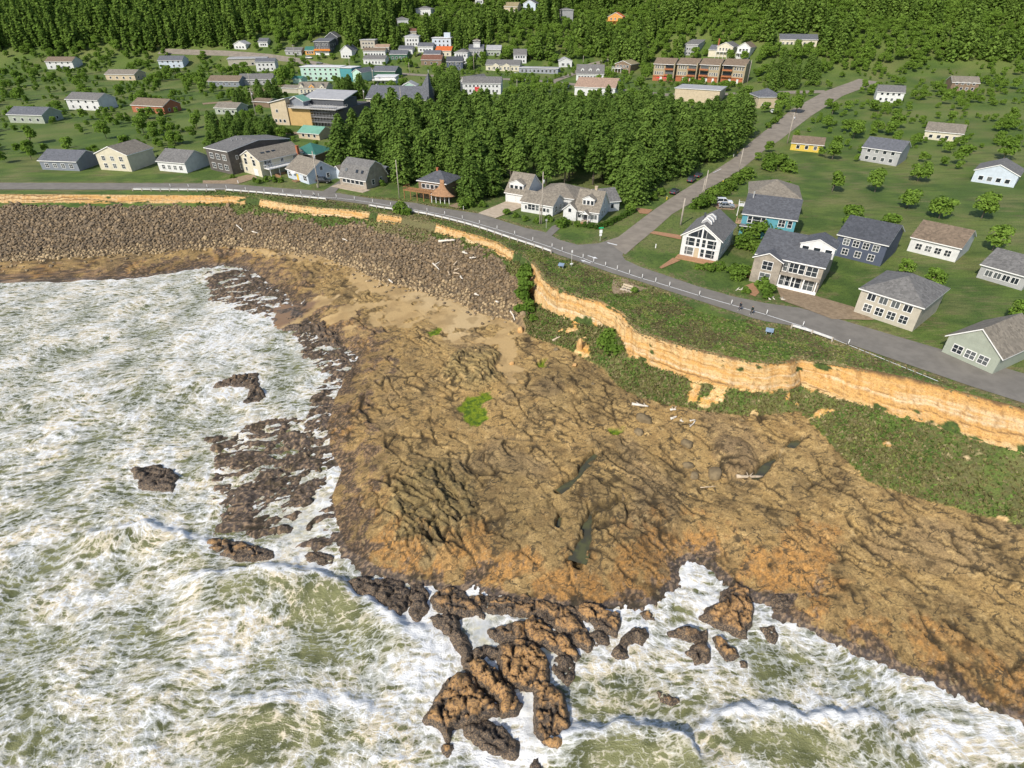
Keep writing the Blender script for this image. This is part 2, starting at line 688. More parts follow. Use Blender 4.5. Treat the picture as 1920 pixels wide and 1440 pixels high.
# reef awash at the left, bars running from the sea up to the shelf
reef_p = gp([(380, 505), (470, 505), (540, 545), (600, 590), (690, 640), (690, 690), (650, 760), (650, 900), (640, 1000), (590, 1040), (520, 1015), (380, 1012),
             (380, 820), (480, 785), (560, 780), (600, 715), (545, 640), (500, 600), (440, 585), (380, 560)], 0.2)
reef = pmask(x, y, reef_p, 2.0, 1.5, 0.2) * np.where(sea_m, 1, 0)
ua = wx * math.cos(R(24)) + wy * math.sin(R(24))
va = -wx * math.sin(R(24)) + wy * math.cos(R(24))
bars = on_near(lambda a, b: fbm(a * 0, b * 0, 1))
bars[near] = fbm(ua[near] / 5.0, va[near] / 1.5, 4)
gap_p = gp([(640, 872), (652, 880), (590, 965), (560, 1020), (530, 1020), (575, 950)], 0.2)
gap = pmask(x, y, gap_p, 0.8, 0.5, 0.4)
reef_z = 0.12 + 0.62 * bars + 0.18 * n1 - 1.0 * gap + 0.12 * cr3

sand_ps = [gp([(604, 592), (664, 562), (652, 520), (668, 500), (705, 512), (760, 542), (850, 562), (935, 594), (1000, 606), (985, 632), (930, 650), (850, 640),
               (800, 600), (740, 612), (690, 605), (640, 612)], 2.2),
           gp([(505, 566), (560, 566), (620, 556), (640, 560), (600, 580), (566, 600), (530, 612), (508, 600)], 1.0),
           gp([(440, 452), (560, 462), (640, 478), (700, 505), (650, 500), (560, 486), (470, 470), (440, 466)], 2.5),
           gp([(930, 640), (970, 640), (965, 720), (945, 725), (935, 690)], 2.2)]
sand = np.zeros(x.shape)
for sp in sand_ps:
    sand = np.maximum(sand, pmask(x, y, sp, 0.8, 1.6, 0.25))
sand = sand * np.where(up_m | face_m, 0, 1) * (1 - 0.9 * sstep(0.15, 0.5, n9 + 0.35 * n3))
wet = pmask(x, y, gp([(500, 560), (600, 566), (570, 592), (520, 616), (500, 610)], 0.8), 1.0, 0.5, 0.3)

Z = Z0.copy()
rz = relief * edge_w * shelf_w * (1 - 0.92 * sand)
Z += rz + np.where(shelf_m, 0.10 * n1 + 0.1 * bars, 0) * (1 - edge_w) * (1 - sand)
Z -= 0.10 * sand * shelf_w
Z = np.where(shelf_m, Z - 1.0 * hol * (1 - sand), Z)
Z = np.where(shelf_m & (A_alg > 0), Z * (1 - 0.6 * A_alg) + 1.75 * 0.6 * A_alg, Z)
Z = np.where(sea_m, Z * (1 - reef) + reef_z * reef, Z)
wet_in = pmask(x, y, sand_ps[1], 1.5)
Z = np.where(sea_m | shelf_m, Z * (1 - wet_in) + wet_in * np.clip(0.05 + 0.10 * (x - W(515, 585, 0)[0]) - 0.02, -0.3, 1.6), Z)

# slope and riprap bank, upland roughness
xr = W(968, 560, 5)[0]
rip = np.where(slope_m, 1.0, 0.0) * (1 - sstep(xr - 1.5, xr + 1.5, x + 0.12 * (y - 118) + 1.2 * n9))
Z += np.where(slope_m, (0.35 * n9 + 0.22 * n3 + 0.06 * n1) * sstep(0, 3, d1) * (1 - 0.5 * rip), 0)
hump = pmask(x, y, gp([(1128, 612), (1160, 604), (1172, 640), (1166, 690), (1130, 690), (1110, 655)], 4.6), 1.4) * np.where(slope_m, 1, 0)
Z += 0.9 * hump
droad = np.where(near, dline(x, y, ROAD_POLY, True), 99)
droad = np.where(inpoly(x, y, ROAD_POLY), 0, droad)
Z += np.where(up_m & near, (0.10 * n3 + 0.05 * n1) * sstep(0.2, 2.5, d0) * (1 - sstep(12, 16, d0)) * sstep(0.3, 2.0, droad), 0)
# lip of turf over the face
Z += np.where(up_m, -0.25 * (1 - sstep(0, 0.9, d0)), 0)

V3 = np.stack([x, y, Z], 1)
# ledges and gullies on the face: push it in and out
fm = (face_m | (slope_m & (d1 < 1.2))) & near
gx_ = 0.36 * (fbm(x[fm] / 2.2 + 7, Z[fm] * 1.1 + y[fm] / 3, 3)) + 0.25 * np.sin(Z[fm] * 5.2 + 1.5 * n3[fm])
V3[fm, 0] -= 0.45 * gx_
V3[fm, 1] -= 0.85 * gx_

# masks
cliff = np.where(face_m, 1.0, 0.0)
cliff = np.maximum(cliff, np.where(slope_m & ~(rip > 0.5), sstep(0.0, 0.5, 0.5 - d1 + 0.7 * n3 + 0.5 * n9), 0))
cliff = np.maximum(cliff, np.where(slope_m & (rip > 0.5), sstep(0.0, 0.4, 0.4 - d1 + 0.8 * n3), 0))
cliff = np.maximum(cliff, np.where(slope_m & ~(rip > 0.5), sstep(0.45, 0.75, n9 + 0.5 * n3) * 0.6, 0))
Zg = Z.reshape(SHP)
gy_, gx2 = np.gradient(Zg, GY, GX)
steep = np.hypot(gx2, gy_).ravel()
cliff = np.maximum(cliff, np.where(near & ((d0 < 1.2) | (d1 < 1.2)) & (rip < 0.5), sstep(1.1, 1.8, steep), 0))
for q, zz in (([(748, 400), (820, 414), (826, 440), (790, 436), (748, 424)], 10), ([(958, 470), (988, 478), (990, 502), (966, 494)], 9.5),
              ([(458, 366), (488, 372), (486, 388), (458, 386)], 10), ([(1108, 600), (1150, 596), (1160, 640), (1130, 650)], 6),
              ([(690, 398), (712, 402), (708, 416), (688, 412)], 10)):
    cliff *= 1 - pmask(x, y, gp(q, zz), 0.6, 0.8, 0.5)
cliff *= 1 - hump
grass = np.where(up_m, 1.0, 0.0)
grass = np.maximum(grass, np.where(slope_m & (rip < 0.5), 1.0, 0.0))
grass = np.maximum(grass, np.where(slope_m & (rip >= 0.5), sstep(0.2, -0.2, d1 - 2.4 - 2.0 * n9 - 1.2 * n3), 0))
grass = np.where(face_m, 1 - cliff, grass)
rust = np.where(shelf_m, np.exp(-(d3 / 7.0) ** 2) * (0.75 + 0.9 * n3 + 0.5 * n9), 0)
rust = np.maximum(rust, pmask(x, y, gp([(1440, 1040), (1500, 980), (1560, 1000), (1560, 1110), (1430, 1108), (1400, 1060)]), 2, 2, 0.2) * 0.9)
rust = np.maximum(rust, pmask(x, y, gp([(1030, 1060), (1130, 1070), (1170, 1110), (1090, 1122), (1000, 1105), (980, 1080)]), 1.5, 1.5, 0.3))
mus = np.where(shelf_m, sstep(0.55, -0.2, d3 / 3.4 - 0.9 * n3), 0)
mus = np.maximum(mus, np.where(shelf_m & (x < W(720, 900, 1.5)[0]), sstep(0.6, -0.3, d3 / 11.0 - 0.8 * n3 - 0.3), 0) * 0.85)
mus = np.where(sea_m, 1.0, mus)
dirt = rip * (1 - grass)
dry = np.where(up_m & near, sstep(0.1, 0.5, n9 + 0.3 * n3) * 0.5, 0)
dry = np.maximum(dry, pmask(x, y, gp([(738, 408), (812, 420), (800, 452), (760, 440), (700, 424)], 9.2), 2.0, 2.0, 0.3))
dry = np.maximum(dry, np.where(up_m & near, 0.9 * (1 - sstep(0.2, 1.3, d0 + 0.8 * n3)), 0))
dry = np.maximum(dry, np.where(up_m & near, 0.9 * (1 - sstep(0.5, 2.4, droad + 1.2 * n3)), 0))
grass = np.maximum(grass, np.where(slope_m, 0.9 * pmask(x, y, gp([(738, 408), (812, 420), (800, 450), (760, 440), (700, 424)], 9.2), 1.5, 2.0, 0.3), 0))
crack = np.clip(0.9 * cr1 + cr2 * (0.45 + 0.5 * rugged) + 0.3 * cr3, 0, 1) * shelf_w * (1 - sand)
olive = np.clip(np.maximum(D_left, D_mound) * 2.2, 0, 1) * 0.9
grey = np.clip(1.3 * D_dark ** 0.5 + 0.6 * sstep(0.2, 0.6, fbm(x / 14 + 50, y / 14, 2)), 0, 1)
earth = np.clip(n9, 0, 1)
dark_cap = np.where(face_m & near, sstep(0.35, 0.0, d0 / np.maximum(d0 + d1, 0.1) - 0.10 - 0.12 * n3) * sstep(20, 30, x), 0)
# ---- colour of the bare surface, point by point (albedo only)
def lerpc(c, m, col):
    m = np.clip(m, 0, 1)[:, None]
    return c * (1 - m) + np.array(col)[None, :] * m
n05 = on_near(lambda p, q: fbm(p / 0.45 + 31, q / 0.45, 2))
m6 = on_near(lambda p, q: fbm(p / 6 + 71, q / 6 + 5, 4))
m20 = on_near(lambda p, q: fbm(p / 22 + 11, q / 22 + 5, 3))
colr = np.tile(np.array([0.300, 0.212, 0.092]), (len(x), 1))
colr = lerpc(colr, sstep(-0.25, 0.45, m20), (0.345, 0.255, 0.118))
colr = lerpc(colr, 0.8 * sstep(0.0, 0.55, m6), (0.235, 0.172, 0.086))
colr = lerpc(colr, 0.6 * sstep(0.15, 0.6, n3), (0.360, 0.262, 0.118))
colr = lerpc(colr, 0.5 * sstep(0.1, 0.5, -n3 - 0.3 * n1), (0.215, 0.145, 0.066))
colr = lerpc(colr, 0.35 * k2, (0.24, 0.185, 0.10))
colr = lerpc(colr, 0.75 * olive, (0.240, 0.200, 0.098))
colr = lerpc(colr, 0.6 * np.clip(1.3 * D_dark ** 0.5, 0, 1), (0.185, 0.135, 0.085))
colr = lerpc(colr, 0.5 * sstep(0.25, 0.6, on_near(lambda p, q: fbm(p / 14 + 50, q / 14, 2))), (0.215, 0.165, 0.105))
colr = lerpc(colr, 0.6 * sstep(0.3, 0.7, on_near(lambda p, q: fbm(p / 1.6 + 90, q / 1.6, 3))), (0.44, 0.33, 0.165))
# barnacle and weed rust near the water, mussels at its edge
rm = sstep(0.25, 0.75, rust + 0.25 * n1 + 0.15 * n05)
rc = np.tile(np.array([0.40, 0.205, 0.060]), (len(x), 1))
rc = lerpc(rc, 0.9 * sstep(-0.25, 0.35, 0.6 * n1 + n05), (0.165, 0.098, 0.048))
rc = lerpc(rc, sstep(0.1, 0.5, m6), (0.42, 0.26, 0.105))
colr = colr * (1 - 0.7 * rm[:, None]) + rc * 0.7 * rm[:, None]
mm_ = sstep(0.35, 0.75, mus + 0.35 * n05 + 0.15 * n1)
mc_ = np.tile(np.array([0.062, 0.050, 0.046]), (len(x), 1))
mc_ = lerpc(mc_, sstep(-0.1, 0.4, n05 + 0.3 * n1), (0.235, 0.165, 0.105))
colr = colr * (1 - mm_[:, None]) + mc_ * mm_[:, None]
# open joints hold dark wet grit; small pits hold weed
pits = sstep(0.52, 0.62, on_near(lambda p, q: fbm(u / 1.6 + 13, v / 0.8, 2)) if False else on_near(lambda p, q: fbm(p / 1.5 + 13, q / 1.1, 2)))
line1 = (1 - sstep(0.08, 0.30, c1)) * sstep(-0.35, 0.1, n9 + 0.5 * n3)
line2 = (1 - sstep(0.05, 0.20, c2)) * np.clip(sstep(0.18, 0.45, n9 + 0.5 * m6) + 0.9 * rugged + sstep(0.1, 0.5, D_right + 0.3 * n3), 0, 1)
line3 = (1 - sstep(0.03, 0.14, c3)) * sstep(0.3, 0.6, m6 - 0.2 * n3)
ck = np.clip(np.maximum(np.maximum(line1, 0.85 * line2), np.maximum(0.6 * line3, 0.7 * pits)), 0, 1) * (1 - np.clip(1.2 * sand, 0, 1))
colr = lerpc(colr, 0.22 * sstep(0.0, 0.5, -n05 - 0.4 * n1), (0.135, 0.100, 0.052))
colr = lerpc(colr, 0.90 * ck, (0.034, 0.027, 0.016))
colr = lerpc(colr, 0.8 * hol, (0.075, 0.062, 0.036))
snd = np.tile(np.array([0.40, 0.275, 0.125]), (len(x), 1))
snd = lerpc(snd, sstep(-0.2, 0.5, m6), (0.335, 0.225, 0.10))
snd = lerpc(snd, sstep(0.1, 0.6, m20), (0.44, 0.32, 0.165))
snd = lerpc(snd, 0.6 * sstep(0.1, 0.6, n3 + 0.5 * m6), (0.27, 0.185, 0.085))
snd = lerpc(snd, 0.85 * wet, (0.175, 0.100, 0.055))
sm_ = sstep(0.35, 0.7, sand + 0.18 * n3 + 0.1 * n1)
colr = colr * (1 - sm_[:, None]) + snd * sm_[:, None]
alg = np.tile(np.array([0.135, 0.195, 0.012]), (len(x), 1))
alg = lerpc(alg, sstep(-0.2, 0.4, n1 + 0.4 * n05), (0.055, 0.105, 0.010))
colr = colr * (1 - A_alg[:, None]) + alg * A_alg[:, None]
drt = np.tile(np.array([0.16, 0.112, 0.062]), (len(x), 1))
drt = lerpc(drt, sstep(-0.1, 0.3, n1), (0.070, 0.053, 0.034))
colr = colr * (1 - dirt[:, None]) + drt * dirt[:, None]
# turf and heath
grs = np.tile(np.array([0.060, 0.100, 0.018]), (len(x), 1))
g40 = fbm(x / 40 + 3, y / 40, 3)
g7 = fbm(x / 7 + 3, y / 7 + 8, 3)
grs = lerpc(grs, sstep(-0.3, 0.5, g7), (0.090, 0.135, 0.024))
grs = lerpc(grs, 0.75 * sstep(-0.1, 0.5, g40), (0.125, 0.155, 0.038))
grs = lerpc(grs, 0.5 * sstep(0.15, 0.5, fbm(x / 16 + 80, y / 16, 3)), (0.155, 0.150, 0.055))
grs = lerpc(grs, 0.55 * sstep(0.1, 0.6, n1 + 0.5 * n05), (0.036, 0.062, 0.012))
heath = np.where(up_m & near, sstep(0.5, 1.5, d0) * (1 - sstep(9, 13, d0 + 2 * n9)), 0) * (x > -70)
grs = lerpc(grs, 0.8 * heath * sstep(-0.2, 0.4, n3 + 0.5 * n1), (0.085, 0.078, 0.034))
dryc = np.tile(np.array([0.25, 0.205, 0.105]), (len(x), 1))
dryc = lerpc(dryc, sstep(-0.2, 0.4, n1), (0.145, 0.118, 0.055))
dm = np.clip(dry * sstep(-0.3, 0.3, n1 + 0.6 * n05), 0, 1)
grs = grs * (1 - dm[:, None]) + dryc * dm[:, None]
slg = np.where(slope_m & (rip < .5), sstep(-0.3, 0.3, m6 + 0.4 * n1), 0)
grs = lerpc(grs, 0.7 * slg, (0.135, 0.118, 0.048))
gm = sstep(0.35, 0.65, grass + 0.2 * n1 + 0.1 * n05)
colr = colr * (1 - gm[:, None]) + grs * gm[:, None]
# the bluff: ochre and pale beds, rain streaks, dark soil at the lip
zz = Z + 0.55 * n9 + 0.2 * n3
bed = on_near(lambda p, q: p * 0)
bed[near] = fbm(zz[near] * 1.15, x[near] * 0.02 + 5, 4)
thin = np.zeros(x.shape)
thin[near] = fbm(zz[near] * 3.6 + 9, x[near] * 0.03, 3)
strk = np.zeros(x.shape)
strk[near] = fbm((x[near] - 0.6 * y[near]) / 0.9, zz[near] * 0.22, 3)
clf = np.tile(np.array([0.560, 0.300, 0.078]), (len(x), 1))
clf = lerpc(clf, sstep(-0.15, 0.35, bed), (0.60, 0.415, 0.190))
clf = lerpc(clf, 0.8 * sstep(0.2, 0.6, -bed + 0.3 * n3), (0.63, 0.49, 0.29))
clf = lerpc(clf, 0.6 * sstep(0.15, 0.5, thin), (0.50, 0.235, 0.050))
clf = lerpc(clf, 0.5 * sstep(0.15, 0.6, strk), (0.48, 0.240, 0.062))
clf = lerpc(clf, 0.55 * sstep(0.32, 0.6, n1 + 0.4 * n05), (0.30, 0.165, 0.06))
clf = lerpc(clf, np.clip(dark_cap, 0, 1), (0.120, 0.072, 0.038))
for q, zz_ in (([(1362, 681), (1380, 678), (1394, 684), (1392, 691), (1368, 690)], 8.0), ([(1404, 688), (1420, 687), (1420, 692), (1406, 692)], 7.6)):
    clf = lerpc(clf, pmask(x, y, gp(q, zz_), 0.3, 0.3, 1.0), (0.20, 0.115, 0.035))
cm = sstep(0.4, 0.6, cliff + 0.12 * n1)
colr = colr * (1 - cm[:, None]) + clf * cm[:, None]
colr = np.where((shelf_m & (sand < 0.5))[:, None], colr * np.array([1.10, 1.00, 0.84]) * (1 - 0.26 * sstep(-0.1, 0.55, m20 + 0.5 * m6 - 0.2 * n3))[:, None], colr)
colr = np.clip(colr, 0.005, 0.9)
ALB = np.concatenate([colr, np.ones((len(x), 1))], 1)
AUX = np.stack([np.clip(sand, 0, 1), np.clip(np.maximum(hol, wet), 0, 1), np.where(shelf_m | sea_m, 1.0, 0.0) * (1 - np.clip(sand * 1.5, 0, 1)) * (1 - A_alg), np.ones(len(x))], 1)

# ---- land material: the colours above broken up by fine grain, with fine relief
mat_land, nt, b = new_mat('land')
geo = nt.nodes.new('ShaderNodeNewGeometry')
pos = geo.outputs['Position']
ca_ = nd(nt, 'ShaderNodeAttribute', attribute_name='albedo')
au_ = nd(nt, 'ShaderNodeAttribute', attribute_name='aux')
sp_ = nt.nodes.new('ShaderNodeSeparateColor')
nt.links.new(au_.outputs['Color'], sp_.inputs[0])
nf = noise_n(nt, pos, 4.5, 3, 0.7)
k_ = math_n(nt, 'MULTIPLY', math_n(nt, 'SUBTRACT', 1.0, math_n(nt, 'MULTIPLY', sp_.outputs[0], 0.75)), 0.95)
g_ = math_n(nt, 'MULTIPLY_ADD', math_n(nt, 'SUBTRACT', nf.outputs[0], 0.5), 2.2, 1.0)
g_ = math_n(nt, 'MAXIMUM', g_, 0.25)
gg = nt.nodes.new('ShaderNodeMix')
gg.data_type = 'FLOAT'
nt.links.new(k_, gg.inputs[0])
gg.inputs[2].default_value = 1.0
nt.links.new(g_, gg.inputs[3])
# crisp hairline joints and worn pits on bare rock
wv = nt.nodes.new('ShaderNodeVectorMath')
wv.operation = 'MULTIPLY_ADD'
nw = noise_n(nt, pos, 0.55, 3, 0.6)
nt.links.new(nw.outputs['Color'], wv.inputs[0])
wv.inputs[1].default_value = (3.2, 3.2, 0)
nt.links.new(pos, wv.inputs[2])
mpv = nd(nt, 'ShaderNodeMapping')
mpv.inputs['Rotation'].default_value = (0, 0, R(52))
mpv.inputs['Scale'].default_value = (0.36, 0.95, 0.0)
nt.links.new(wv.outputs[0], mpv.inputs['Vector'])
vo = nd(nt, 'ShaderNodeTexVoronoi', feature='DISTANCE_TO_EDGE', inp={'Scale': 0.9})
nt.links.new(mpv.outputs[0], vo.inputs['Vector'])
hair = math_n(nt, 'SUBTRACT', 1.0, ramp01(nt, vo.outputs['Distance'], 0.012, 0.055))
spot_n = noise_n(nt, pos, 1.15, 4, 0.62)
hair = math_n(nt, 'MULTIPLY', hair, ramp01(nt, nw.outputs[0], 0.42, 0.56))
wear = ramp01(nt, spot_n.outputs[0], 0.60, 0.66)
dk = math_n(nt, 'MAXIMUM', math_n(nt, 'MULTIPLY', hair, 0.85), math_n(nt, 'MULTIPLY', wear, 0.55))
dk = math_n(nt, 'MULTIPLY', dk, sp_.outputs[2])
pale = math_n(nt, 'MULTIPLY', ramp01(nt, spot_n.outputs[0], 0.40, 0.30), sp_.outputs[2])
vm = nt.nodes.new('ShaderNodeVectorMath')
vm.operation = 'SCALE'
nt.links.new(ca_.outputs['Color'], vm.inputs[0])
nt.links.new(gg.outputs[0], vm.inputs['Scale'])
_c = mixc(nt, math_n(nt, 'MULTIPLY', pale, 0.45), vm.outputs[0], (0.42, 0.31, 0.155))
_c = mixc(nt, dk, _c, (0.050, 0.038, 0.022))
nt.links.new(_c, b.inputs['Base Color'])
nt.links.new(math_n(nt, 'MULTIPLY_ADD', sp_.outputs[1], -0.5, 0.88), b.inputs['Roughness'])
b.inputs['Specular IOR Level'].default_value = 0.25
bp = nt.nodes.new('ShaderNodeBump')
bp.inputs['Distance'].default_value = 0.09
nt.links.new(math_n(nt, 'MULTIPLY_ADD', sp_.outputs[0], -0.65, 0.85), bp.inputs['Strength'])
nt.links.new(nf.outputs[0], bp.inputs['Height'])
nt.links.new(bp.outputs[0], b.inputs['Normal'])

# ---- cut into objects
ny, nx = SHP
idx = np.arange(nx * ny).reshape(ny, nx)
quads = np.stack([idx[:-1, :-1], idx[:-1, 1:], idx[1:, 1:], idx[1:, :-1]], -1).reshape(-1, 4)
qc = lambda a: a[quads].mean(1)
qz = qc(Z)
qx, qy = qc(x), qc(y)
q_up = qc(np.where(up_m | slope_m, 1.0, 0.0))
q_sa = qc(sand)
cls = np.full(len(quads), 3)
cls[q_sa > 0.5] = 2
cls[q_up > 0.5] = 1
cls[(qc(np.where(face_m & near, 1.0, 0.0)) > 0.01)] = 0
cls[(cls == 1) & (qy > 425)] = 4
keep = (qz > -3.2) & ~((cls == 3) & (np.abs(qx) > 260))
def cut(name, sel):
    q = quads[sel]
    used = np.unique(q)
    re = np.zeros(nx * ny, np.int32)
    re[used] = np.arange(len(used))
    me = np_mesh(name, V3[used], re[q], True, {'albedo': ALB[used], 'aux': AUX[used]})
    o = obj(name, me, mat_land)
    tag(o, kind='structure')
    return o
cut('ground', (cls == 1) & keep)
cut('beach_sand', (cls == 2) & keep)
cut('rock_shelf', (cls == 3) & keep)
cut('hillside', (cls == 4) & keep)
# height of the finished surface, for resting things on it
def surf_z(px_, py_):
    ix = np.clip(np.searchsorted(GX, px_) - 1, 0, nx - 2)
    iy = np.clip(np.searchsorted(GY, py_) - 1, 0, ny - 2)
    fx = (px_ - GX[ix]) / (GX[ix + 1] - GX[ix])
    fy = (py_ - GY[iy]) / (GY[iy + 1] - GY[iy])
    ZZ = Z.reshape(SHP)
    return (ZZ[iy, ix] * (1 - fx) + ZZ[iy, ix + 1] * fx) * (1 - fy) + (ZZ[iy + 1, ix] * (1 - fx) + ZZ[iy + 1, ix + 1] * fx) * fy
# ------------------------------------------------------------------ sea rocks
ROCKS = [
 ([(657,1095),(678,1081),(712,1089),(728,1081),(764,1102),(762,1127),(745,1145),(720,1141),(707,1120),(676,1114)], 1.3, 0.15, 'dark mussel covered rock breaking the wave left of the shelf point'),
 ([(770,1095),(791,1097),(803,1114),(797,1127),(807,1137),(782,1162),(772,1143)], 1.1, 0.15, 'narrow upright mussel rock beside the wave breaking rock'),
 ([(817,1118),(842,1102),(872,1110),(897,1143),(907,1147),(903,1160),(888,1147),(872,1154),(847,1147),(820,1139)], 1.2, 0.4, 'brown rock just below the pale foam inlet of the shelf'),
 ([(811,1160),(842,1150),(859,1164),(872,1189),(884,1206),(880,1229),(867,1233),(855,1206),(836,1189)], 1.1, 0.2, 'long dark rock slanting along the edge of the white surf'),
 ([(897,1118),(988,1122),(1040,1133),(1072,1141),(1080,1160),(1090,1177),(1099,1195),(1090,1208),(1072,1202),(1047,1179),(1005,1156),(967,1154),(926,1147),(905,1139)], 1.2, 0.45, 'long curved brown ledge hugging the foot of the rock shelf'),
 ([(1082,1135),(1105,1131),(1134,1145),(1155,1147),(1159,1160),(1149,1181),(1130,1179),(1105,1164),(1086,1152)], 1.3, 0.8, 'orange topped block right of the curved ledge'),
 ([(920,1177),(947,1168),(961,1164),(984,1168),(988,1191),(980,1197),(955,1200),(934,1197),(922,1187)], 1.1, 0.4, 'round brown rock beside the calm grey foam pool'),
 ([(984,1164),(1005,1160),(1042,1181),(1072,1204),(1080,1220),(1072,1229),(1042,1218),(1013,1206),(990,1191)], 1.5, 0.9, 'orange capped rock slab under the dark cleft'),
 ([(1107,1189),(1122,1179),(1140,1191),(1142,1204),(1124,1210),(1109,1202)], 0.8, 0.05, 'small rounded dark rock under the orange topped block'),
 ([(940,1209),(967,1205),(1001,1205),(1015,1223),(1024,1248),(1020,1273),(999,1284),(986,1282),(959,1282),(947,1257),(938,1232)], 1.9, 0.85, 'big domed orange brown rock at the head of the outcrop'),
 ([(880,1244),(913,1238),(934,1257),(953,1284),(972,1307),(963,1330),(938,1327),(926,1302),(905,1286),(882,1263)], 2.1, 0.9, 'orange sloping slab in the middle of the outcrop'),
 ([(859,1263),(880,1265),(897,1290),(926,1317),(930,1332),(913,1338),(897,1348),(878,1350),(853,1355),(845,1375),(820,1348),(805,1338),(828,1302),(842,1277)], 1.9, 0.55, 'large dark and orange rock at the left of the outcrop'),
 ([(876,1359),(905,1352),(926,1348),(942,1365),(970,1386),(967,1407),(959,1415),(926,1407),(897,1390),(878,1373)], 1.2, 0.2, 'low rock streaming with white water at the tip of the outcrop'),
 ([(884,1219),(915,1203),(940,1217),(945,1234),(913,1227),(884,1227)], 1.0, 0.05, 'small purple brown rock against the big domed rock'),
 ([(1003,1286),(1030,1286),(1053,1298),(1063,1340),(1065,1384),(1057,1402),(1040,1402),(1015,1388),(1003,1357),(1005,1323)], 1.7, 0.5, 'tall column shaped rock at the right of the outcrop'),
 ([(1038,1234),(1057,1219),(1078,1240),(1076,1265),(1065,1273),(1047,1263),(1036,1248)], 0.9, 0.05, 'foam streaked black rock between outcrop and ledge'),
 ([(1003,1415),(1018,1425),(1024,1450),(1015,1470),(998,1470),(992,1432)], 1.0, 0.2, 'lowest dark rock at the bottom edge under the outcrop'),
 ([(826,1390),(849,1388),(853,1400),(838,1409),(825,1400)], 0.7, 0.7, 'small orange capped rock alone left of the outcrop tip'),
 ([(1356,1106),(1379,1100),(1396,1106),(1404,1129),(1402,1160),(1394,1181),(1360,1172),(1335,1162),(1321,1152),(1329,1133),(1350,1129)], 1.7, 0.6, 'largest rock standing in the foam at the right'),
 ([(1252,1181),(1281,1176),(1321,1183),(1325,1220),(1325,1235),(1300,1235),(1285,1214),(1302,1202),(1283,1197),(1260,1193)], 1.1, 0.3, 'hook shaped mussel rock in the right hand surf'),
 ([(1340,1197),(1350,1193),(1377,1214),(1383,1227),(1362,1237),(1352,1225)], 0.9, 0.5, 'small pointed brown rock right of the hook shaped rock'),
 ([(1425,1172),(1452,1171),(1458,1185),(1454,1200),(1437,1187)], 0.8, 0.4, 'small triangular rock at the far right of the surf'),
 ([(1200,1145),(1217,1141),(1231,1152),(1231,1166),(1215,1160)], 0.7, 0.5, 'little brown rock at the mouth of the right inlet'),
 ([(1169,1189),(1187,1175),(1206,1181),(1210,1195),(1200,1204),(1179,1206),(1177,1225),(1162,1231),(1150,1220),(1158,1206)], 1.1, 0.15, 'bent dark mussel rock right of the small rounded one'),
 ([(1225,1292),(1246,1290),(1269,1307),(1258,1317),(1242,1309)], 0.6, 0.4, 'lone flat rock ringed with foam in green water'),
 ([(1387,1237),(1402,1237),(1402,1247),(1390,1246)], 0.4, 0.1, 'tiny dark rock almost awash right of the pointed one'),
 ([(1444,1114),(1487,1110),(1500,1122),(1485,1131),(1458,1145)], 0.9, 0.05, 'black mussel rock under the orange shelf rim at the right'),
 ([(395,1008),(451,1014),(503,1029),(503,1041),(472,1046),(441,1044),(395,1036)], 1.0, 0.4, 'long low mussel rock by the gully mouth at the left'),
 ([(572,1037),(599,1033),(622,1041),(620,1052),(597,1056),(578,1047)], 0.7, 0.3, 'small mussel rock below the foam gully'),
 ([(405,725),(451,703),(480,703),(482,717),(493,738),(482,747),(455,749),(470,726),(441,724)], 0.9, 0.3, 'crescent shaped red brown rock out in the left surf'),
 ([(590,612),(612,606),(640,625),(632,645),(604,640)], 1.2, 0.3, 'dark craggy block at the surf edge below the wet sand'),
 ([(535,598),(560,590),(578,600),(560,612),(540,608)], 0.8, 0.05, 'small black rock at the mouth of the wet sand inlet'),
 ([(250,880),(300,872),(330,890),(318,915),(270,912)], 0.9, 0.2, 'offshore mussel rock far out in the left surf'),
 ([(1580,1100),(1640,1090),(1670,1130),(1630,1160),(1585,1140)], 1.2, 0.6, 'offshore brown rock beyond the right surf'),
]
mat_rock, nt, b = new_mat('sea_rock')
geo = nt.nodes.new('ShaderNodeNewGeometry')
pos = geo.outputs['Position']
at_ = nd(nt, 'ShaderNodeAttribute', attribute_name='top')
sp_ = nt.nodes.new('ShaderNodeSeparateColor')
nt.links.new(at_.outputs['Color'], sp_.inputs[0])
nf = noise_n(nt, pos, 4.2, 4, 0.75)
nm = noise_n(nt, pos, 1.3, 4, 0.6)
nff = noise_n(nt, pos, 6.5, 3, 0.7)
musc = mixc(nt, ramp01(nt, nff.outputs[0], 0.44, 0.62), (0.040, 0.030, 0.023), (0.225, 0.155, 0.090))
orc = mixc(nt, ramp01(nt, nf.outputs[0], 0.46, 0.60), (0.42, 0.235, 0.085), (0.13, 0.078, 0.040))
fac = ramp01(nt, math_n(nt, 'MULTIPLY_ADD', nm.outputs[0], 0.7, sp_.outputs[0]), 0.62, 0.95)
c = mixc(nt, fac, musc, orc)
c = mixc(nt, math_n(nt, 'MULTIPLY', sp_.outputs[1], 0.85), c, (0.022, 0.018, 0.016))
nt.links.new(c, b.inputs['Base Color'])
b.inputs['Roughness'].default_value = 0.62
hh = math_n(nt, 'MULTIPLY_ADD', nf.outputs[0], 0.8, math_n(nt, 'MULTIPLY', nff.outputs[0], 0.7))
bp = nd(nt, 'ShaderNodeBump', inp={'Strength': 0.9, 'Distance': 0.16})
nt.links.new(hh, bp.inputs['Height'])
nt.links.new(bp.outputs[0], b.inputs['Normal'])
ROCKPOLY = []
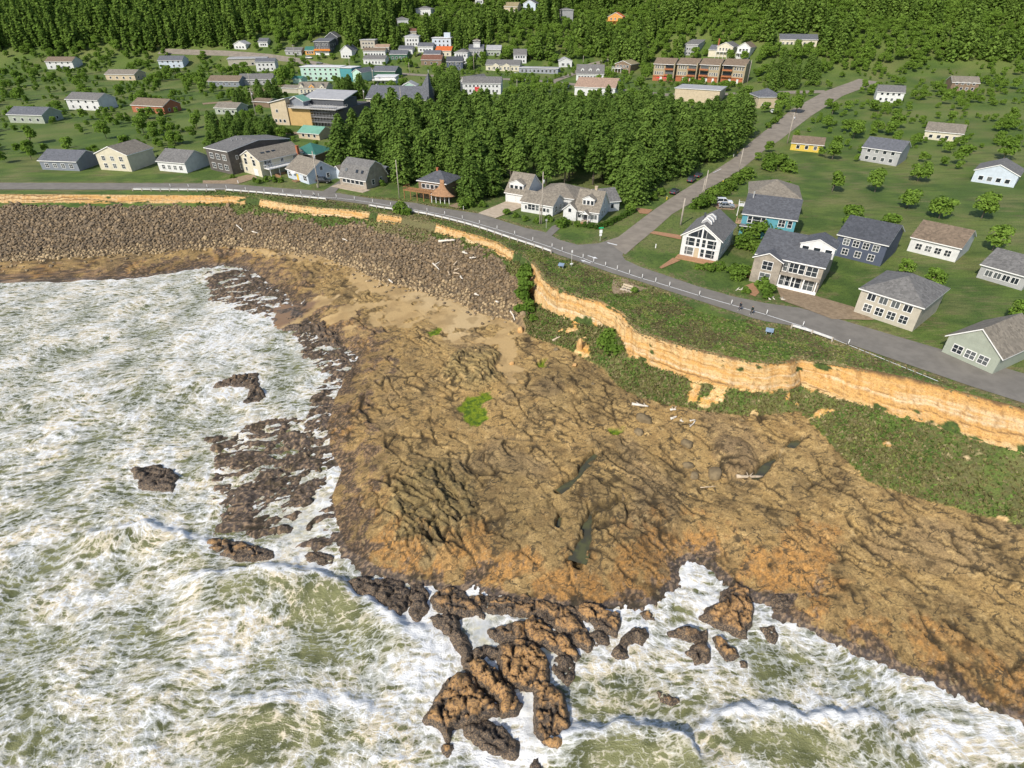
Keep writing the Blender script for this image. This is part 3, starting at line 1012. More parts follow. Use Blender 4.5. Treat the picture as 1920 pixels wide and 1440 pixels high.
for ri, (pl, h, top, lab) in enumerate(ROCKS):
    poly = [tuple(W(p[0], p[1] , 0.25)[:2]) for p in pl]
    # the outline seen is that of the raised top: the foot is a little wider
    cx_ = sum(p[0] for p in poly) / len(poly)
    cy_ = sum(p[1] for p in poly) / len(poly)
    poly = [(cx_ + (p[0] - cx_) * 1.20, cy_ + (p[1] - cy_) * 1.20 - 0.15 * h) for p in poly]
    ROCKPOLY.append(poly)
    xs0 = min(p[0] for p in poly) - 1.0
    xs1 = max(p[0] for p in poly) + 1.0
    ys0 = min(p[1] for p in poly) - 1.0
    ys1 = max(p[1] for p in poly) + 1.0
    st = 0.16
    ax = np.arange(xs0, xs1, st)
    ay = np.arange(ys0, ys1, st)
    RX, RY = np.meshgrid(ax, ay)
    rx, ry = RX.ravel(), RY.ravel()
    dd = dline(rx, ry, poly, True)
    sd = np.where(inpoly(rx, ry, poly), dd, -dd)
    nn = fbm(rx / 1.6 + ri * 7, ry / 1.6, 4)
    n6 = fbm(rx / 0.5 + ri * 7, ry / 0.5, 3)
    sd2 = sd + 0.28 * nn
    mx = max(0.6, sd.max())
    _, e, kk = vorono(rx / 2.4 + ri, ry / 1.5 + 0.5 * nn, 3)
    ck = 1 - sstep(0, 0.17, e)
    ang = kk * 40.0
    tilt = (rx * np.cos(ang) + ry * np.sin(ang)) * 0.0 + 0.55 * np.sin(ang * 3.1) * (e - 0.3)
    _, e2_, kk2 = vorono(rx / 0.9 + ri * 3, ry / 0.7 + 0.3 * nn, 9)
    inn = np.clip(sd2 * 1.2, 0, 1)
    hgt = h * (1 - np.exp(-np.clip(sd2, 0, None) * 3.4)) * (0.74 + 0.26 * np.clip(sd2 / mx, 0, 1)) * 0.86 + 0.06 * n6 + inn * (0.22 * nn + 0.42 * (kk - 0.5) + tilt + 0.16 * (kk2 - 0.5) - 0.14 * (1 - sstep(0, 0.2, e2_)))
    hq = np.round(hgt * 2.4 + 0.5 * nn) / 2.4
    hgt = np.where(inn > 0.3, 0.45 * hgt + 0.55 * hq, hgt)
    hgt -= 0.55 * ck * np.clip(sd2, 0, 1)
    hgt = np.where(sd2 < 0, np.maximum(sd2 * 1.5, -1.3) + 0.06 * n6, hgt)
    nxr, nyr = len(ax), len(ay)
    id_ = np.arange(nxr * nyr).reshape(nyr, nxr)
    q = np.stack([id_[:-1, :-1], id_[:-1, 1:], id_[1:, 1:], id_[1:, :-1]], -1).reshape(-1, 4)
    q = q[(sd2[q].max(1) > -0.8)]
    us = np.unique(q)
    re = np.zeros(nxr * nyr, np.int32)
    re[us] = np.arange(len(us))
    org = np.array([poly[0][0], poly[0][1], 0])
    Vv = np.stack([rx, ry, hgt - 0.05], 1)[us] - org
    tp = np.clip(top * sstep(0.25, 0.75, hgt / h) * 1.15, 0, 1)
    A = np.stack([tp, ck * np.clip(sd2, 0, 1), np.zeros_like(tp), np.ones_like(tp)], 1)[us]
    o = obj('sea_rock', np_mesh('sea_rock', Vv, re[q], True, {'top': A}), mat_rock)
    o.location = org
    tag(o, lab, 'rock', 'rocks standing in the surf')

# ------------------------------------------------------------------ the sea
SX = axis(-2500, -78, 62, 900, 0.26, 1.07)
SY = axis(-300, 17, 72, 150, 0.26, 1.035)
X2, Y2 = np.meshgrid(SX, SY)
sx, sy = X2.ravel(), Y2.ravel()
nearS = (np.abs(sx) < 200) & (sy > -40)
def onS(fn):
    r = np.zeros(sx.shape)
    r[nearS] = fn(sx[nearS], sy[nearS])
    return r
f8 = onS(lambda a, b: fbm(a / 8, b / 8, 4))
f25 = onS(lambda a, b: fbm(a / 2.5 + 8, b / 2.5, 4))
f1 = onS(lambda a, b: fbm(a / 0.8, b / 0.8 + 3, 3))
sz = 0.16 * f8 + 0.13 * f25 + 0.05 * f1
def crest(pts, A, back, front, side=1, z=0.4):
    g = [tuple(W(p[0], p[1], z)[:2]) for p in pts]
    cx = np.array([p[0] for p in g])
    cy = np.array([p[1] for p in g])
    d = dline(sx, sy, g) 
    o = np.argsort(cx)
    s = (np.interp(sx, cx[o], cy[o]) - sy) + 0.5 * f25      # > 0 towards the open sea
    endf = sstep(cx.min() - 4, cx.min() + 2, sx) * (1 - sstep(cx.max() - 2, cx.max() + 4, sx))
    a = np.where(s > 0, np.exp(-(s / back) ** 2), np.exp(-(s / front) ** 2))
    return A * a * endf, s, endf
foam = 0.64 + 0.30 * f8 + 0.08 * f25
waves = [([(380, 1080), (470, 1072), (540, 1068), (600, 1078), (660, 1112), (720, 1150), (770, 1180)], 1.1, 4.2, 0.9),
         ([(1040, 1392), (1100, 1372), (1170, 1366), (1240, 1374), (1290, 1398), (1310, 1430)], 1.25, 3.6, 0.7),
         ([(1300, 1392), (1340, 1358), (1400, 1335), (1460, 1338), (1540, 1352), (1640, 1350)], 1.1, 4.2, 0.9),
         ([(180, 1000), (260, 985), (330, 1000), (400, 1030)], 0.8, 4, 1.0),
         ([(420, 1330), (520, 1310), (620, 1318), (700, 1335)], 0.55, 3.5, 1.2)]
for pts, A, bk, fr in waves:
    w_, s, en = crest(pts, A, bk, fr)
    sz += w_
    foam += en * (0.55 * np.exp(-((s + 0.4) / 0.8) ** 2) - 0.30 * np.exp(-((s - 2.2) / 1.6) ** 2))
def spot(cx, cy, rx, ry, amt, z=0.0):
    c_ = W(cx, cy, z)
    r1 = abs(W(cx + rx, cy, z)[0] - c_[0])
    r2 = abs(W(cx, cy - ry, z)[1] - c_[1])
    q = ((sx - c_[0]) / r1) ** 2 + ((sy - c_[1]) / r2) ** 2
    return amt * np.exp(-q)
for a in [(560, 1140, 70, 40, -0.75), (640, 1140, 45, 40, -0.55), (590, 1225, 30, 25, -0.5), (475, 1195, 26, 22, -0.45), (500, 1390, 45, 60, -0.75), (610, 1235, 22, 16, -0.4),
          (470, 1058, 55, 9, -0.6), (1110, 1300, 60, 50, -0.55), (1190, 1290, 60, 45, -0.35), (1230, 1320, 70, 40, -0.40), (1440, 1250, 60, 30, -0.40), (1490, 1420, 70, 40, -0.7), (1150, 1420, 110, 30, -0.45),
          (1330, 1345, 60, 30, -0.25), (1370, 1400, 60, 25, -0.35), (730, 1290, 30, 22, -0.3), (735, 1390, 40, 24, -0.3), (700, 1230, 40, 30, -0.25), (450, 1410, 50, 50, -0.4),
          (800, 1240, 55, 70, 0.55), (760, 1170, 40, 25, 0.5), (930, 1420, 80, 30, 0.6), (985, 1330, 25, 40, 0.55), (1300, 1080, 40, 60, 0.35), (1400, 1350, 110, 16, 0.45),
          (450, 600, 70, 60, 0.35), (470, 1180, 70, 50, 0.3), (560, 760, 50, 30, 0.1), (480, 850, 80, 60, -0.15), (560, 950, 60, 60, -0.1), (1380, 1430, 40, 20, 0.4)]:
    foam += spot(*a[:4], a[4] * (0.72 if a[4] < 0 else 0.9))
# foam gathers round every rock and along the shelf
dsh = dline(sx, sy, L3)
foam += 0.25 * np.exp(-(dsh / 2.5) ** 2)
dr = np.full(sx.shape, 99.0)
nr_ = (np.abs(sx) < 90) & (sy < 130) & (sy > 15)
for poly in ROCKPOLY:
    dr[nr_] = np.minimum(dr[nr_], dline(sx[nr_], sy[nr_], poly, True))
foam += 0.28 * np.exp(-(dr / 0.7) ** 2)
calm = np.zeros(sx.shape)
for a in [(905, 1180, 26, 40, 1), (1030, 1228, 16, 30, 1), (860, 1080, 26, 12, 1), (985, 1318, 18, 16, 0.8), (1000, 1360, 14, 40, 0.5), (560, 985, 40, 50, 0.7), (885, 1055, 20, 12, 1.0), (1265, 1062, 14, 14, 1.0)]:
    calm = np.maximum(calm, spot(*a))
inland = inpoly(sx, sy, P3)
sz = sz * (1 - 0.8 * np.clip(calm, 0, 1)) * np.where(inland, 0.4, 1.0)
sz = sz + 0.10 * np.clip(foam, 0, 1) * f1
foam = np.clip(foam, 0, 1.3) / 1.3
warm = np.clip(0.5 + 0.9 * f8 + spot(460, 1180, 90, 60, 0.6) + spot(480, 1340, 70, 60, 0.3), 0, 1)
FA = np.stack([foam, np.clip(calm, 0, 1), warm, np.ones_like(foam)], 1)
n2y, n2x = X2.shape
id2 = np.arange(n2x * n2y).reshape(n2y, n2x)
q2 = np.stack([id2[:-1, :-1], id2[:-1, 1:], id2[1:, 1:], id2[1:, :-1]], -1).reshape(-1, 4)
# drop the water that would lie deep under the land
inl = inpoly(sx, sy, P3) & (dsh > 9)
q2 = q2[~inl[q2].all(1)]
us = np.unique(q2)
re = np.zeros(n2x * n2y, np.int32)
re[us] = np.arange(len(us))
mat_sea, nt, b = new_mat('sea_water')
geo = nt.nodes.new('ShaderNodeNewGeometry')
pos = geo.outputs['Position']
at_ = nd(nt, 'ShaderNodeAttribute', attribute_name='foam')
sp_ = nt.nodes.new('ShaderNodeSeparateColor')
nt.links.new(at_.outputs['Color'], sp_.inputs[0])
a_foam, a_calm, a_warm = sp_.outputs[0], sp_.outputs[1], sp_.outputs[2]
def warp(vec, scale, amt, detail=4):
    n = noise_n(nt, vec, scale, detail, 0.6)
    s = nt.nodes.new('ShaderNodeVectorMath')
    s.operation = 'SUBTRACT'
    nt.links.new(n.outputs['Color'], s.inputs[0])
    s.inputs[1].default_value = (0.5, 0.5, 0.5)
    m_ = nt.nodes.new('ShaderNodeVectorMath')
    m_.operation = 'MULTIPLY_ADD'
    nt.links.new(s.outputs[0], m_.inputs[0])
    m_.inputs[1].default_value = (amt, amt, 0)
    nt.links.new(vec, m_.inputs[2])
    return m_.outputs[0]
w1 = warp(warp(pos, 0.055, 9.0, 1), 0.7, 0.9, 2)
mp = nd(nt, 'ShaderNodeMapping')
mp.inputs['Rotation'].default_value = (0, 0, R(-38))
mp.inputs['Scale'].default_value = (0.42, 1.15, 0)
nt.links.new(w1, mp.inputs['Vector'])
fil = noise_n(nt, mp.outputs[0], 0.95, 6, 0.66, 'RIDGED_MULTIFRACTAL')
fil.normalize = False
fil.inputs['Lacunarity'].default_value = 2.1
fil.inputs['Offset'].default_value = 1.0
fil.inputs['Gain'].default_value = 1.6
nmid = noise_n(nt, mp.outputs[0], 0.7, 6, 0.72)
nfin = noise_n(nt, pos, 6.5, 2, 0.6)
v2 = nd(nt, 'ShaderNodeTexVoronoi', feature='DISTANCE_TO_EDGE', inp={'Scale': 1.15})
nt.links.new(w1, v2.inputs['Vector'])
lace2 = math_n(nt, 'SUBTRACT', 1.0, ramp01(nt, v2.outputs['Distance'], 0.0, 0.14))
f_ = math_n(nt, 'MULTIPLY_ADD', math_n(nt, 'SUBTRACT', a_foam, 0.46), 1.05, 0.385)
f_ = math_n(nt, 'MULTIPLY_ADD', math_n(nt, 'SUBTRACT', fil.outputs[0], 1.0), 0.34, f_)
f_ = math_n(nt, 'MULTIPLY_ADD', lace2, 0.26, f_)
f_ = math_n(nt, 'MULTIPLY_ADD', math_n(nt, 'SUBTRACT', nmid.outputs[0], 0.5), 1.6, f_)
f_ = math_n(nt, 'MULTIPLY_ADD', math_n(nt, 'SUBTRACT', nfin.outputs[0], 0.5), 0.50, f_)
ff = ramp01(nt, f_, 0.30, 0.74)
ffw = ramp01(nt, f_, 0.70, 1.15)
nbig = noise_n(nt, w1, 0.30, 2, 0.6)
wat = mixc(nt, ramp01(nt, nbig.outputs[0], 0.35, 0.65), (0.090, 0.095, 0.036), (0.185, 0.185, 0.078))
fo = mixc(nt, ramp01(nt, nmid.outputs[0], 0.4, 0.65), (0.42, 0.42, 0.37), (0.28, 0.285, 0.215))
fo = mixc(nt, math_n(nt, 'MULTIPLY', a_warm, ramp01(nt, nbig.outputs[0], 0.36, 0.58)), fo, (0.58, 0.50, 0.35))
fo = mixc(nt, ffw, fo, (0.68, 0.68, 0.66))
c = mixc(nt, ff, wat, fo)
calmc = mixc(nt, ramp01(nt, nmid.outputs[0], 0.45, 0.6), (0.46, 0.47, 0.46), (0.50, 0.46, 0.30))
c = mixc(nt, math_n(nt, 'MULTIPLY', a_calm, 0.9), c, calmc)
nt.links.new(c, b.inputs['Base Color'])
nt.links.new(math_n(nt, 'MULTIPLY_ADD', ff, 0.55, 0.14), b.inputs['Roughness'])
b.inputs['Specular IOR Level'].default_value = 0.35
hh = math_n(nt, 'MULTIPLY_ADD', fil.outputs[0], 0.35, nfin.outputs[0])
bp = nd(nt, 'ShaderNodeBump', inp={'Distance': 0.10})
nt.links.new(math_n(nt, 'MULTIPLY_ADD', a_calm, -0.6, 0.7), bp.inputs['Strength'])
nt.links.new(hh, bp.inputs['Height'])
nt.links.new(bp.outputs[0], b.inputs['Normal'])
sea = obj('sea', np_mesh('sea', np.stack([sx, sy, sz], 1)[us], re[q2], True, {'foam': FA[us]}), mat_sea)
tag(sea, kind='structure')

# ------------------------------------------------------------------ still water in the hollows of the shelf
mat_pool, nt, b = new_mat('tide_pool')
geo = nt.nodes.new('ShaderNodeNewGeometry')
n = noise_n(nt, geo.outputs['Position'], 0.6, 4, 0.6)
c = mixc(nt, ramp01(nt, n.outputs[0], 0.4, 0.65), (0.055, 0.052, 0.032), (0.085, 0.085, 0.035))
nt.links.new(c, b.inputs['Base Color'])
b.inputs['Roughness'].default_value = 0.08
for (pl, wd) in POOL_LINES[:5]:
    g = [np.array(q) for q in gp(pl)]
    left, right = [], []
    for i, p in enumerate(g):
        t_ = g[min(i + 1, len(g) - 1)] - g[max(i - 1, 0)]
        t_ = t_ / np.linalg.norm(t_)
        nrm = np.array([-t_[1], t_[0]])
        left.append(p + nrm * wd * 1.5)
        right.append(p - nrm * wd * 1.5)
    zs = surf_z(np.array([p[0] for p in g]), np.array([p[1] for p in g]))
    zl = float(np.median(zs)) + 0.20
    vs = [(p[0], p[1], zl) for p in left] + [(p[0], p[1], zl) for p in right]
    n_ = len(g)
    m_ = MB().add(vs, [(i, i + 1, n_ + i + 1, n_ + i) for i in range(n_ - 1)])
    tag(m_.build('tide_pool', mat_pool), kind='structure')
# ------------------------------------------------------------------ bluff face: a finely modelled strip between lip and foot
def by_px(L):
    out = []
    for p in L:
        if p[1] > 12:
            a, _b = PX(p)
            out.append((a, p))
    return np.array([o[0] for o in out]), np.array([o[1] for o in out])
ka, pa = by_px(L0)
kb, pb = by_px(L1)
lo_, hi_ = max(ka.min(), kb.min(), -900), min(ka.max(), kb.max(), 2400)
# sample evenly along the lip
tt = np.linspace(lo_, hi_, 6000)
c0 = np.stack([np.interp(tt, ka, pa[:, i]) for i in range(3)], 1)
s_ = np.concatenate([[0], np.cumsum(np.linalg.norm(np.diff(c0[:, :2], axis=0), axis=1))])
ss = np.arange(0, s_[-1], 0.26)
tk = np.interp(ss, s_, tt)
A0 = np.stack([np.interp(tk, ka, pa[:, i]) for i in range(3)], 1)
B0 = np.stack([np.interp(tk, kb, pb[:, i]) for i in range(3)], 1)
tang = np.gradient(A0[:, :2], axis=0)
tang /= np.linalg.norm(tang, axis=1)[:, None] + 1e-9
out0 = np.stack([tang[:, 1], -tang[:, 0]], 1)
A0[:, :2] -= out0 * 0.55
B0[:, :2] += out0 * 0.45
A0[:, 2] = surf_z(A0[:, 0], A0[:, 1]) + 0.02
B0[:, 2] = np.clip(surf_z(B0[:, 0], B0[:, 1]), B0[:, 2] - 0.6, B0[:, 2] + 0.3) - 0.08
NR = 32
prof = np.linspace(0, 1, NR)
profh = np.clip((prof - 0.06) / 0.94, 0, 1)
Sg, Tg = np.meshgrid(ss, prof, indexing='ij')
sg, tg = Sg.ravel(), Tg.ravel()
base = A0[:, None, :] * (1 - prof[None, :, None]) + B0[:, None, :] * prof[None, :, None]
base[:, :, 2] = A0[:, None, 2] * (1 - profh[None, :]) + B0[:, None, 2] * profh[None, :]
bp_ = base.reshape(-1, 3).copy()
hv = (B0 - A0)[:, :2]
tang = np.gradient(A0[:, :2], axis=0)
tang /= np.linalg.norm(tang, axis=1)[:, None] + 1e-9
outw = np.stack([tang[:, 1], -tang[:, 0]], 1)          # towards the sea
outw = np.repeat(outw, NR, axis=0)
hgt_ = np.repeat((A0 - B0)[:, 2], NR)
zw = bp_[:, 2] + 0.5 * fbm(sg / 14, tg * 0 + 2, 3) + 0.12 * fbm(sg / 2.5, tg * 2, 3)
bed = fbm(zw * 0.85, sg * 0.015 + 5, 4)
thin = fbm(zw * 3.2 + 9, sg * 0.02, 3)
gul = fbm(sg / 2.6 + 4, tg * 0.8, 4)
big = fbm(sg / 9.0 + 4, tg * 0.5 + 7, 3)
fine = fbm(sg / 0.7, zw * 1.6, 4)
push = 0.50 * big + 0.30 * gul + 0.12 * thin + 0.16 * bed + 0.08 * fine
env = sstep(0.0, 0.12, tg) * (1 - 0.6 * sstep(0.85, 1.0, tg))
push = push * env * np.clip(hgt_ / 4.0, 0.35, 1) + 0.25 * np.sin(tg * math.pi) * 0 
bp_[:, 0] += outw[:, 0] * push
bp_[:, 1] += outw[:, 1] * push
bp_[:, 2] += 0.10 * fine * env
# colours
def lerp3(c, m, col):
    m = np.clip(m, 0, 1)[:, None]
    return c * (1 - m) + np.array(col)[None, :] * m
xpx = np.repeat(tk, NR)
cc = np.tile(np.array([0.520, 0.310, 0.110]), (len(bp_), 1))
cc = lerp3(cc, sstep(-0.1, 0.3, bed), (0.56, 0.400, 0.200))
cc = lerp3(cc, 0.85 * sstep(0.1, 0.5, -bed + 0.2 * gul) * sstep(0.15, 0.5, tg), (0.60, 0.49, 0.32))
cc = lerp3(cc, 0.5 * sstep(0.12, 0.40, thin), (0.48, 0.265, 0.080))
cc = lerp3(cc, 0.45 * sstep(0.10, 0.5, fbm(sg / 0.8, tg * 1.3, 3)), (0.50, 0.26, 0.07))
cc = lerp3(cc, 0.60 * sstep(0.30, 0.6, fine + 0.3 * gul), (0.28, 0.155, 0.055))
cc = lerp3(cc, 0.85 * sstep(0.55, 0.7, thin + 0.3 * bed), (0.17, 0.10, 0.045))
cap = sstep(0.16, 0.02, tg - 0.05 * gul) * sstep(1180, 1240, xpx)
cc = lerp3(cc, cap, (0.115, 0.070, 0.038))
cc = lerp3(cc, 0.8 * sstep(0.10, 0.0, tg - 0.03 * gul), (0.20, 0.13, 0.055))
veg = sstep(0.35, 0.6, fbm(sg / 6 + 60, tg * 1.5, 3) + 0.55 * sstep(0.6, 1.0, tg) - 0.25)
def band(a, b_, w=4):
    return sstep(a - w, a + w, xpx) * (1 - sstep(b_ - w, b_ + w, xpx))
veg = np.maximum(veg * 0.8, np.maximum(band(752, 816, 3), np.maximum(band(961, 986, 3), np.maximum(band(460, 486, 3), band(692, 708, 3)))))
vegc = lerp3(np.tile(np.array([0.065, 0.100, 0.022]), (len(bp_), 1)), sstep(-0.2, 0.4, fine), (0.040, 0.062, 0.016))
vegc = lerp3(vegc, band(752, 816, 3) * 0.6, (0.20, 0.165, 0.085))
vm_ = sstep(0.35, 0.65, veg + 0.25 * fine)[:, None]
cc = cc * (1 - vm_) + vegc * vm_
idc = np.arange(len(bp_)).reshape(len(ss), NR)
qd = np.stack([idc[:-1, :-1], idc[:-1, 1:], idc[1:, 1:], idc[1:, :-1]], -1).reshape(-1, 4)
aux = np.stack([np.zeros(len(bp_)) + 0.35, np.zeros(len(bp_)), np.zeros(len(bp_)), np.ones(len(bp_))], 1)
o = obj('cliff_face', np_mesh('cliff_face', bp_, qd, True, {'albedo': np.concatenate([np.clip(cc * np.array([0.88, 0.86, 0.84]), .005, .9), np.ones((len(bp_), 1))], 1), 'aux': aux}), mat_land)
tag(o, kind='structure')

# ------------------------------------------------------------------ roads
asph = pmat('asphalt', (0.185, 0.168, 0.142), 0.9, col2=(0.145, 0.132, 0.112), scale=0.5, bump=0.4, bscale=6.0)
asph_old = pmat('worn_asphalt', (0.245, 0.210, 0.165), 0.92, col2=(0.185, 0.158, 0.124), scale=0.35, bump=0.4, bscale=5.0)
gravel = pmat('gravel_drive', (0.29, 0.215, 0.135), 0.95, col2=(0.20, 0.145, 0.09), scale=1.5, bump=0.6, bscale=9)
concrete = pmat('concrete', (0.42, 0.345, 0.255), 0.9, col2=(0.33, 0.265, 0.19), scale=0.8, bump=0.2, bscale=9)
brickpath = pmat('brick_path', (0.36, 0.20, 0.105), 0.9, col2=(0.28, 0.15, 0.08), scale=2.5, bump=0.3, bscale=9)
paint = pmat('road_paint', (0.72, 0.72, 0.70), 0.8, 0.25, 3.0)

def sheet(name, pts, z, mat):
    vs = [Vector((p[0], p[1], z)) for p in pts]
    tri = tessellate_polygon([vs])
    m_ = MB().add([tuple(v_) for v_ in vs], [tuple(t_) for t_ in tri])
    me = m_.mesh(name)
    for p in me.polygons:
        pass
    bm = bmesh.new()
    bm.from_mesh(me)
    for f_ in bm.faces:
        if f_.normal.z < 0:
            f_.normal_flip()
    bm.to_mesh(me)
    bm.free()
    o = obj(name, me, mat)
    return tag(o, kind='structure')

sheet('coast_road', ROAD_POLY, 11.03, asph)
def strip(name, left, right, lift, mat, sub=4, kind='structure'):
    """band draped on the land between two edges (places)"""
    def dens(L):
        out = []
        for i in range(len(L) - 1):
            for k in range(sub):
                out.append(np.array(L[i]) + (np.array(L[i + 1]) - np.array(L[i])) * k / sub)
        out.append(np.array(L[-1]))
        return np.array(out)
    a, b_ = dens(left), dens(right)
    n_ = min(len(a), len(b_))
    cols = []
    M = 4
    for j in range(M + 1):
        p = a[:n_] + (b_[:n_] - a[:n_]) * j / M
        z = terrain(p[:, 0], p[:, 1]) + lift
        cols.append(np.stack([p[:, 0], p[:, 1], z], 1))
    V_ = np.concatenate(cols)
    fs = []
    for j in range(M):
        for i in range(n_ - 1):
            fs.append((j * n_ + i, (j + 1) * n_ + i, (j + 1) * n_ + i + 1, j * n_ + i + 1))
    me = MB().add([tuple(p) for p in V_], fs).mesh(name, True)
    bm = bmesh.new()
    bm.from_mesh(me)
    for f_ in bm.faces:
        if f_.normal.z < 0:
            f_.normal_flip()
    bm.to_mesh(me)
    bm.free()
    o = obj(name, me, mat)
    if kind:
        tag(o, kind=kind)
    return o
SL = [(1136, 452), (1159, 445), (1211, 405), (1226, 394), (1271, 363), (1320, 333), (1374, 298), (1406, 268), (1432, 247), (1459, 227), (1483, 206), (1545, 172), (1610, 148)]
SR = [(1172, 478), (1196, 457), (1230, 429), (1260, 402), (1301, 378), (1339, 348), (1390, 318), (1432, 283), (1462, 263), (1492, 240), (1520, 218), (1580, 180), (1650, 154)]
strip('side_street', [G(*p)[:2] for p in SL], [G(*p)[:2] for p in SR], 0.085, asph_old, 5)
def ribbon(name, pxs, width, mat, lift=0.06):
    c_ = [G(*p)[:2] for p in pxs]
    L_, R_ = [], []
    for i in range(len(c_)):
        t_ = c_[min(i + 1, len(c_) - 1)] - c_[max(i - 1, 0)]
        t_ = t_ / np.linalg.norm(t_)
        n_ = np.array([-t_[1], t_[0]]) * width / 2
        L_.append(c_[i] + n_)
        R_.append(c_[i] - n_)
    return strip(name, L_, R_, lift, mat, 6)
ribbon('village_road', [(300, 96), (420, 100), (500, 106), (560, 114), (640, 128), (700, 134), (760, 139), (870, 146), (960, 149), (1030, 153), (1090, 160), (1170, 170), (1250, 178), (1400, 176), (1550, 172)], 7.5, asph_old, 0.10)
ribbon('village_lane', [(1034, 154), (1062, 144), (1090, 130), (1110, 121), (1140, 113), (1160, 110)], 5.0, asph_old, 0.16)
ribbon('village_lane', [(470, 300), (490, 262), (520, 250), (560, 250), (590, 256)], 5.0, gravel, 0.12)
ribbon('village_lane', [(380, 195), (440, 190), (470, 180), (500, 165), (540, 158)], 5.0, gravel, 0.12)
def gsheet(name, pxs, z, mat):
    return sheet(name, [W(p[0], p[1], z)[:2] for p in pxs], z, mat)
gsheet('driveway', [(896, 399.5), (948, 377.5), (978, 381), (977, 389), (929, 409)], 11.06, concrete)
gsheet('driveway', [(380, 338), (420, 338), (463, 327.5), (476, 327.5), (482, 333), (446, 345), (420, 344.2), (380, 344)], 11.06, gravel)
gsheet('driveway', [(606, 358), (627, 345), (640, 336), (648, 340), (641, 346), (628, 361)], 11.065, asph)
gsheet('driveway', [(1456, 538), (1500, 546), (1600, 575), (1640, 600), (1560, 598), (1500, 575), (1466, 563)], 11.07, gravel)
gsheet('driveway', [(840, 386), (860, 379), (872, 381), (862, 391)], 11.06, gravel)
gsheet('driveway', [(1338, 384), (1368, 380), (1386, 384), (1376, 394), (1346, 392)], 11.06, gravel)
gsheet('footpath', [(1218, 437), (1226, 433), (1278, 441), (1277, 449)], 11.07, brickpath)
gsheet('footpath', [(1262, 483), (1276, 488), (1240, 503.5), (1236, 501)], 11.06, brickpath)
gsheet('footpath', [(1189, 389), (1224, 393), (1215, 401), (1200, 400)], 11.075, brickpath)
gsheet('footpath', [(1150, 524), (1173, 523), (1192, 534), (1216, 541), (1190, 548), (1150, 552), (1147, 538)], 11.02, gravel)
gsheet('footpath', [(1395, 536), (1412, 530), (1424, 548), (1416, 556), (1406, 552)], 11.06, brickpath)
gsheet('footpath', [(1035, 424), (1046, 420), (1050, 428), (1030, 446), (1018, 442)], 11.065, asph)

def painted(name, pts, w, z=11.045):
    p = np.array(pts)
    vs, fs = [], []
    for i in range(len(p)):
        t_ = p[min(i + 1, len(p) - 1)] - p[max(i - 1, 0)]
        t_ = t_ / np.linalg.norm(t_)
        n_ = np.array([-t_[1], t_[0]]) * w / 2
        vs += [(p[i][0] + n_[0], p[i][1] + n_[1], z), (p[i][0] - n_[0], p[i][1] - n_[1], z)]
    for i in range(len(p) - 1):
        fs.append((2 * i + 1, 2 * i + 3, 2 * i + 2, 2 * i))
    o = obj(name, MB().add(vs, fs).mesh(name), paint)
    return tag(o, kind='structure')
POSTS = [(425, 354), (461, 357), (496, 360), (531, 362), (565, 365), (598, 369), (631, 371), (665, 375), (699, 380), (733, 386), (766, 391), (801, 397),
         (834, 403), (867, 411), (899, 420), (932, 430), (965, 440), (999, 452), (1035, 464), (1054, 471), (1093, 484), (1113, 492), (1135, 499),
         (1157, 506), (1180, 514), (1204, 522), (1229, 529), (1255, 537), (1311, 554), (1371, 571), (1437, 590)]
PW = [W(p[0], p[1], 11.05)[:2] for p in POSTS]
lw = [W(250, 351, 11.05)[:2]] + PW + [W(1505, 612, 11.05)[:2], W(1600, 650, 11.05)[:2], W(1760, 715, 11.05)[:2]]
painted('road_line', lw, 0.16)
painted('road_line', [W(1139, 455, 11.1)[:2], W(1157, 459.5, 11.1)[:2]], 0.45, 11.11)
painted('road_line', [W(1337, 325.5, 11.1)[:2], W(1352, 318, 11.1)[:2]], 0.25, terrain(np.array([82.]), np.array([205.]))[0] + 0.12)
def arrow(px0, px1, nm):
    a, b_ = W(px0[0], px0[1], 11.05)[:2], W(px1[0], px1[1], 11.05)[:2]
    t_ = (b_ - a)
    L_ = np.linalg.norm(t_)
    t_ = t_ / L_
    n_ = np.array([-t_[1], t_[0]])
    s = lambda u_, v_: tuple(a + t_ * u_ * L_ + n_ * v_) + (11.047,)
    m_ = MB().add([s(0, -.14), s(.6, -.14), s(.6, .14), s(0, .14), s(.58, -.5), s(1, 0), s(.58, .5)], [(0, 1, 2, 3), (4, 5, 6)])
    tag(obj('road_arrow', m_.mesh('road_arrow'), paint), kind='structure')
arrow((1102, 479), (1121, 485), 'a')
arrow((1107, 493), (1088, 487), 'b')
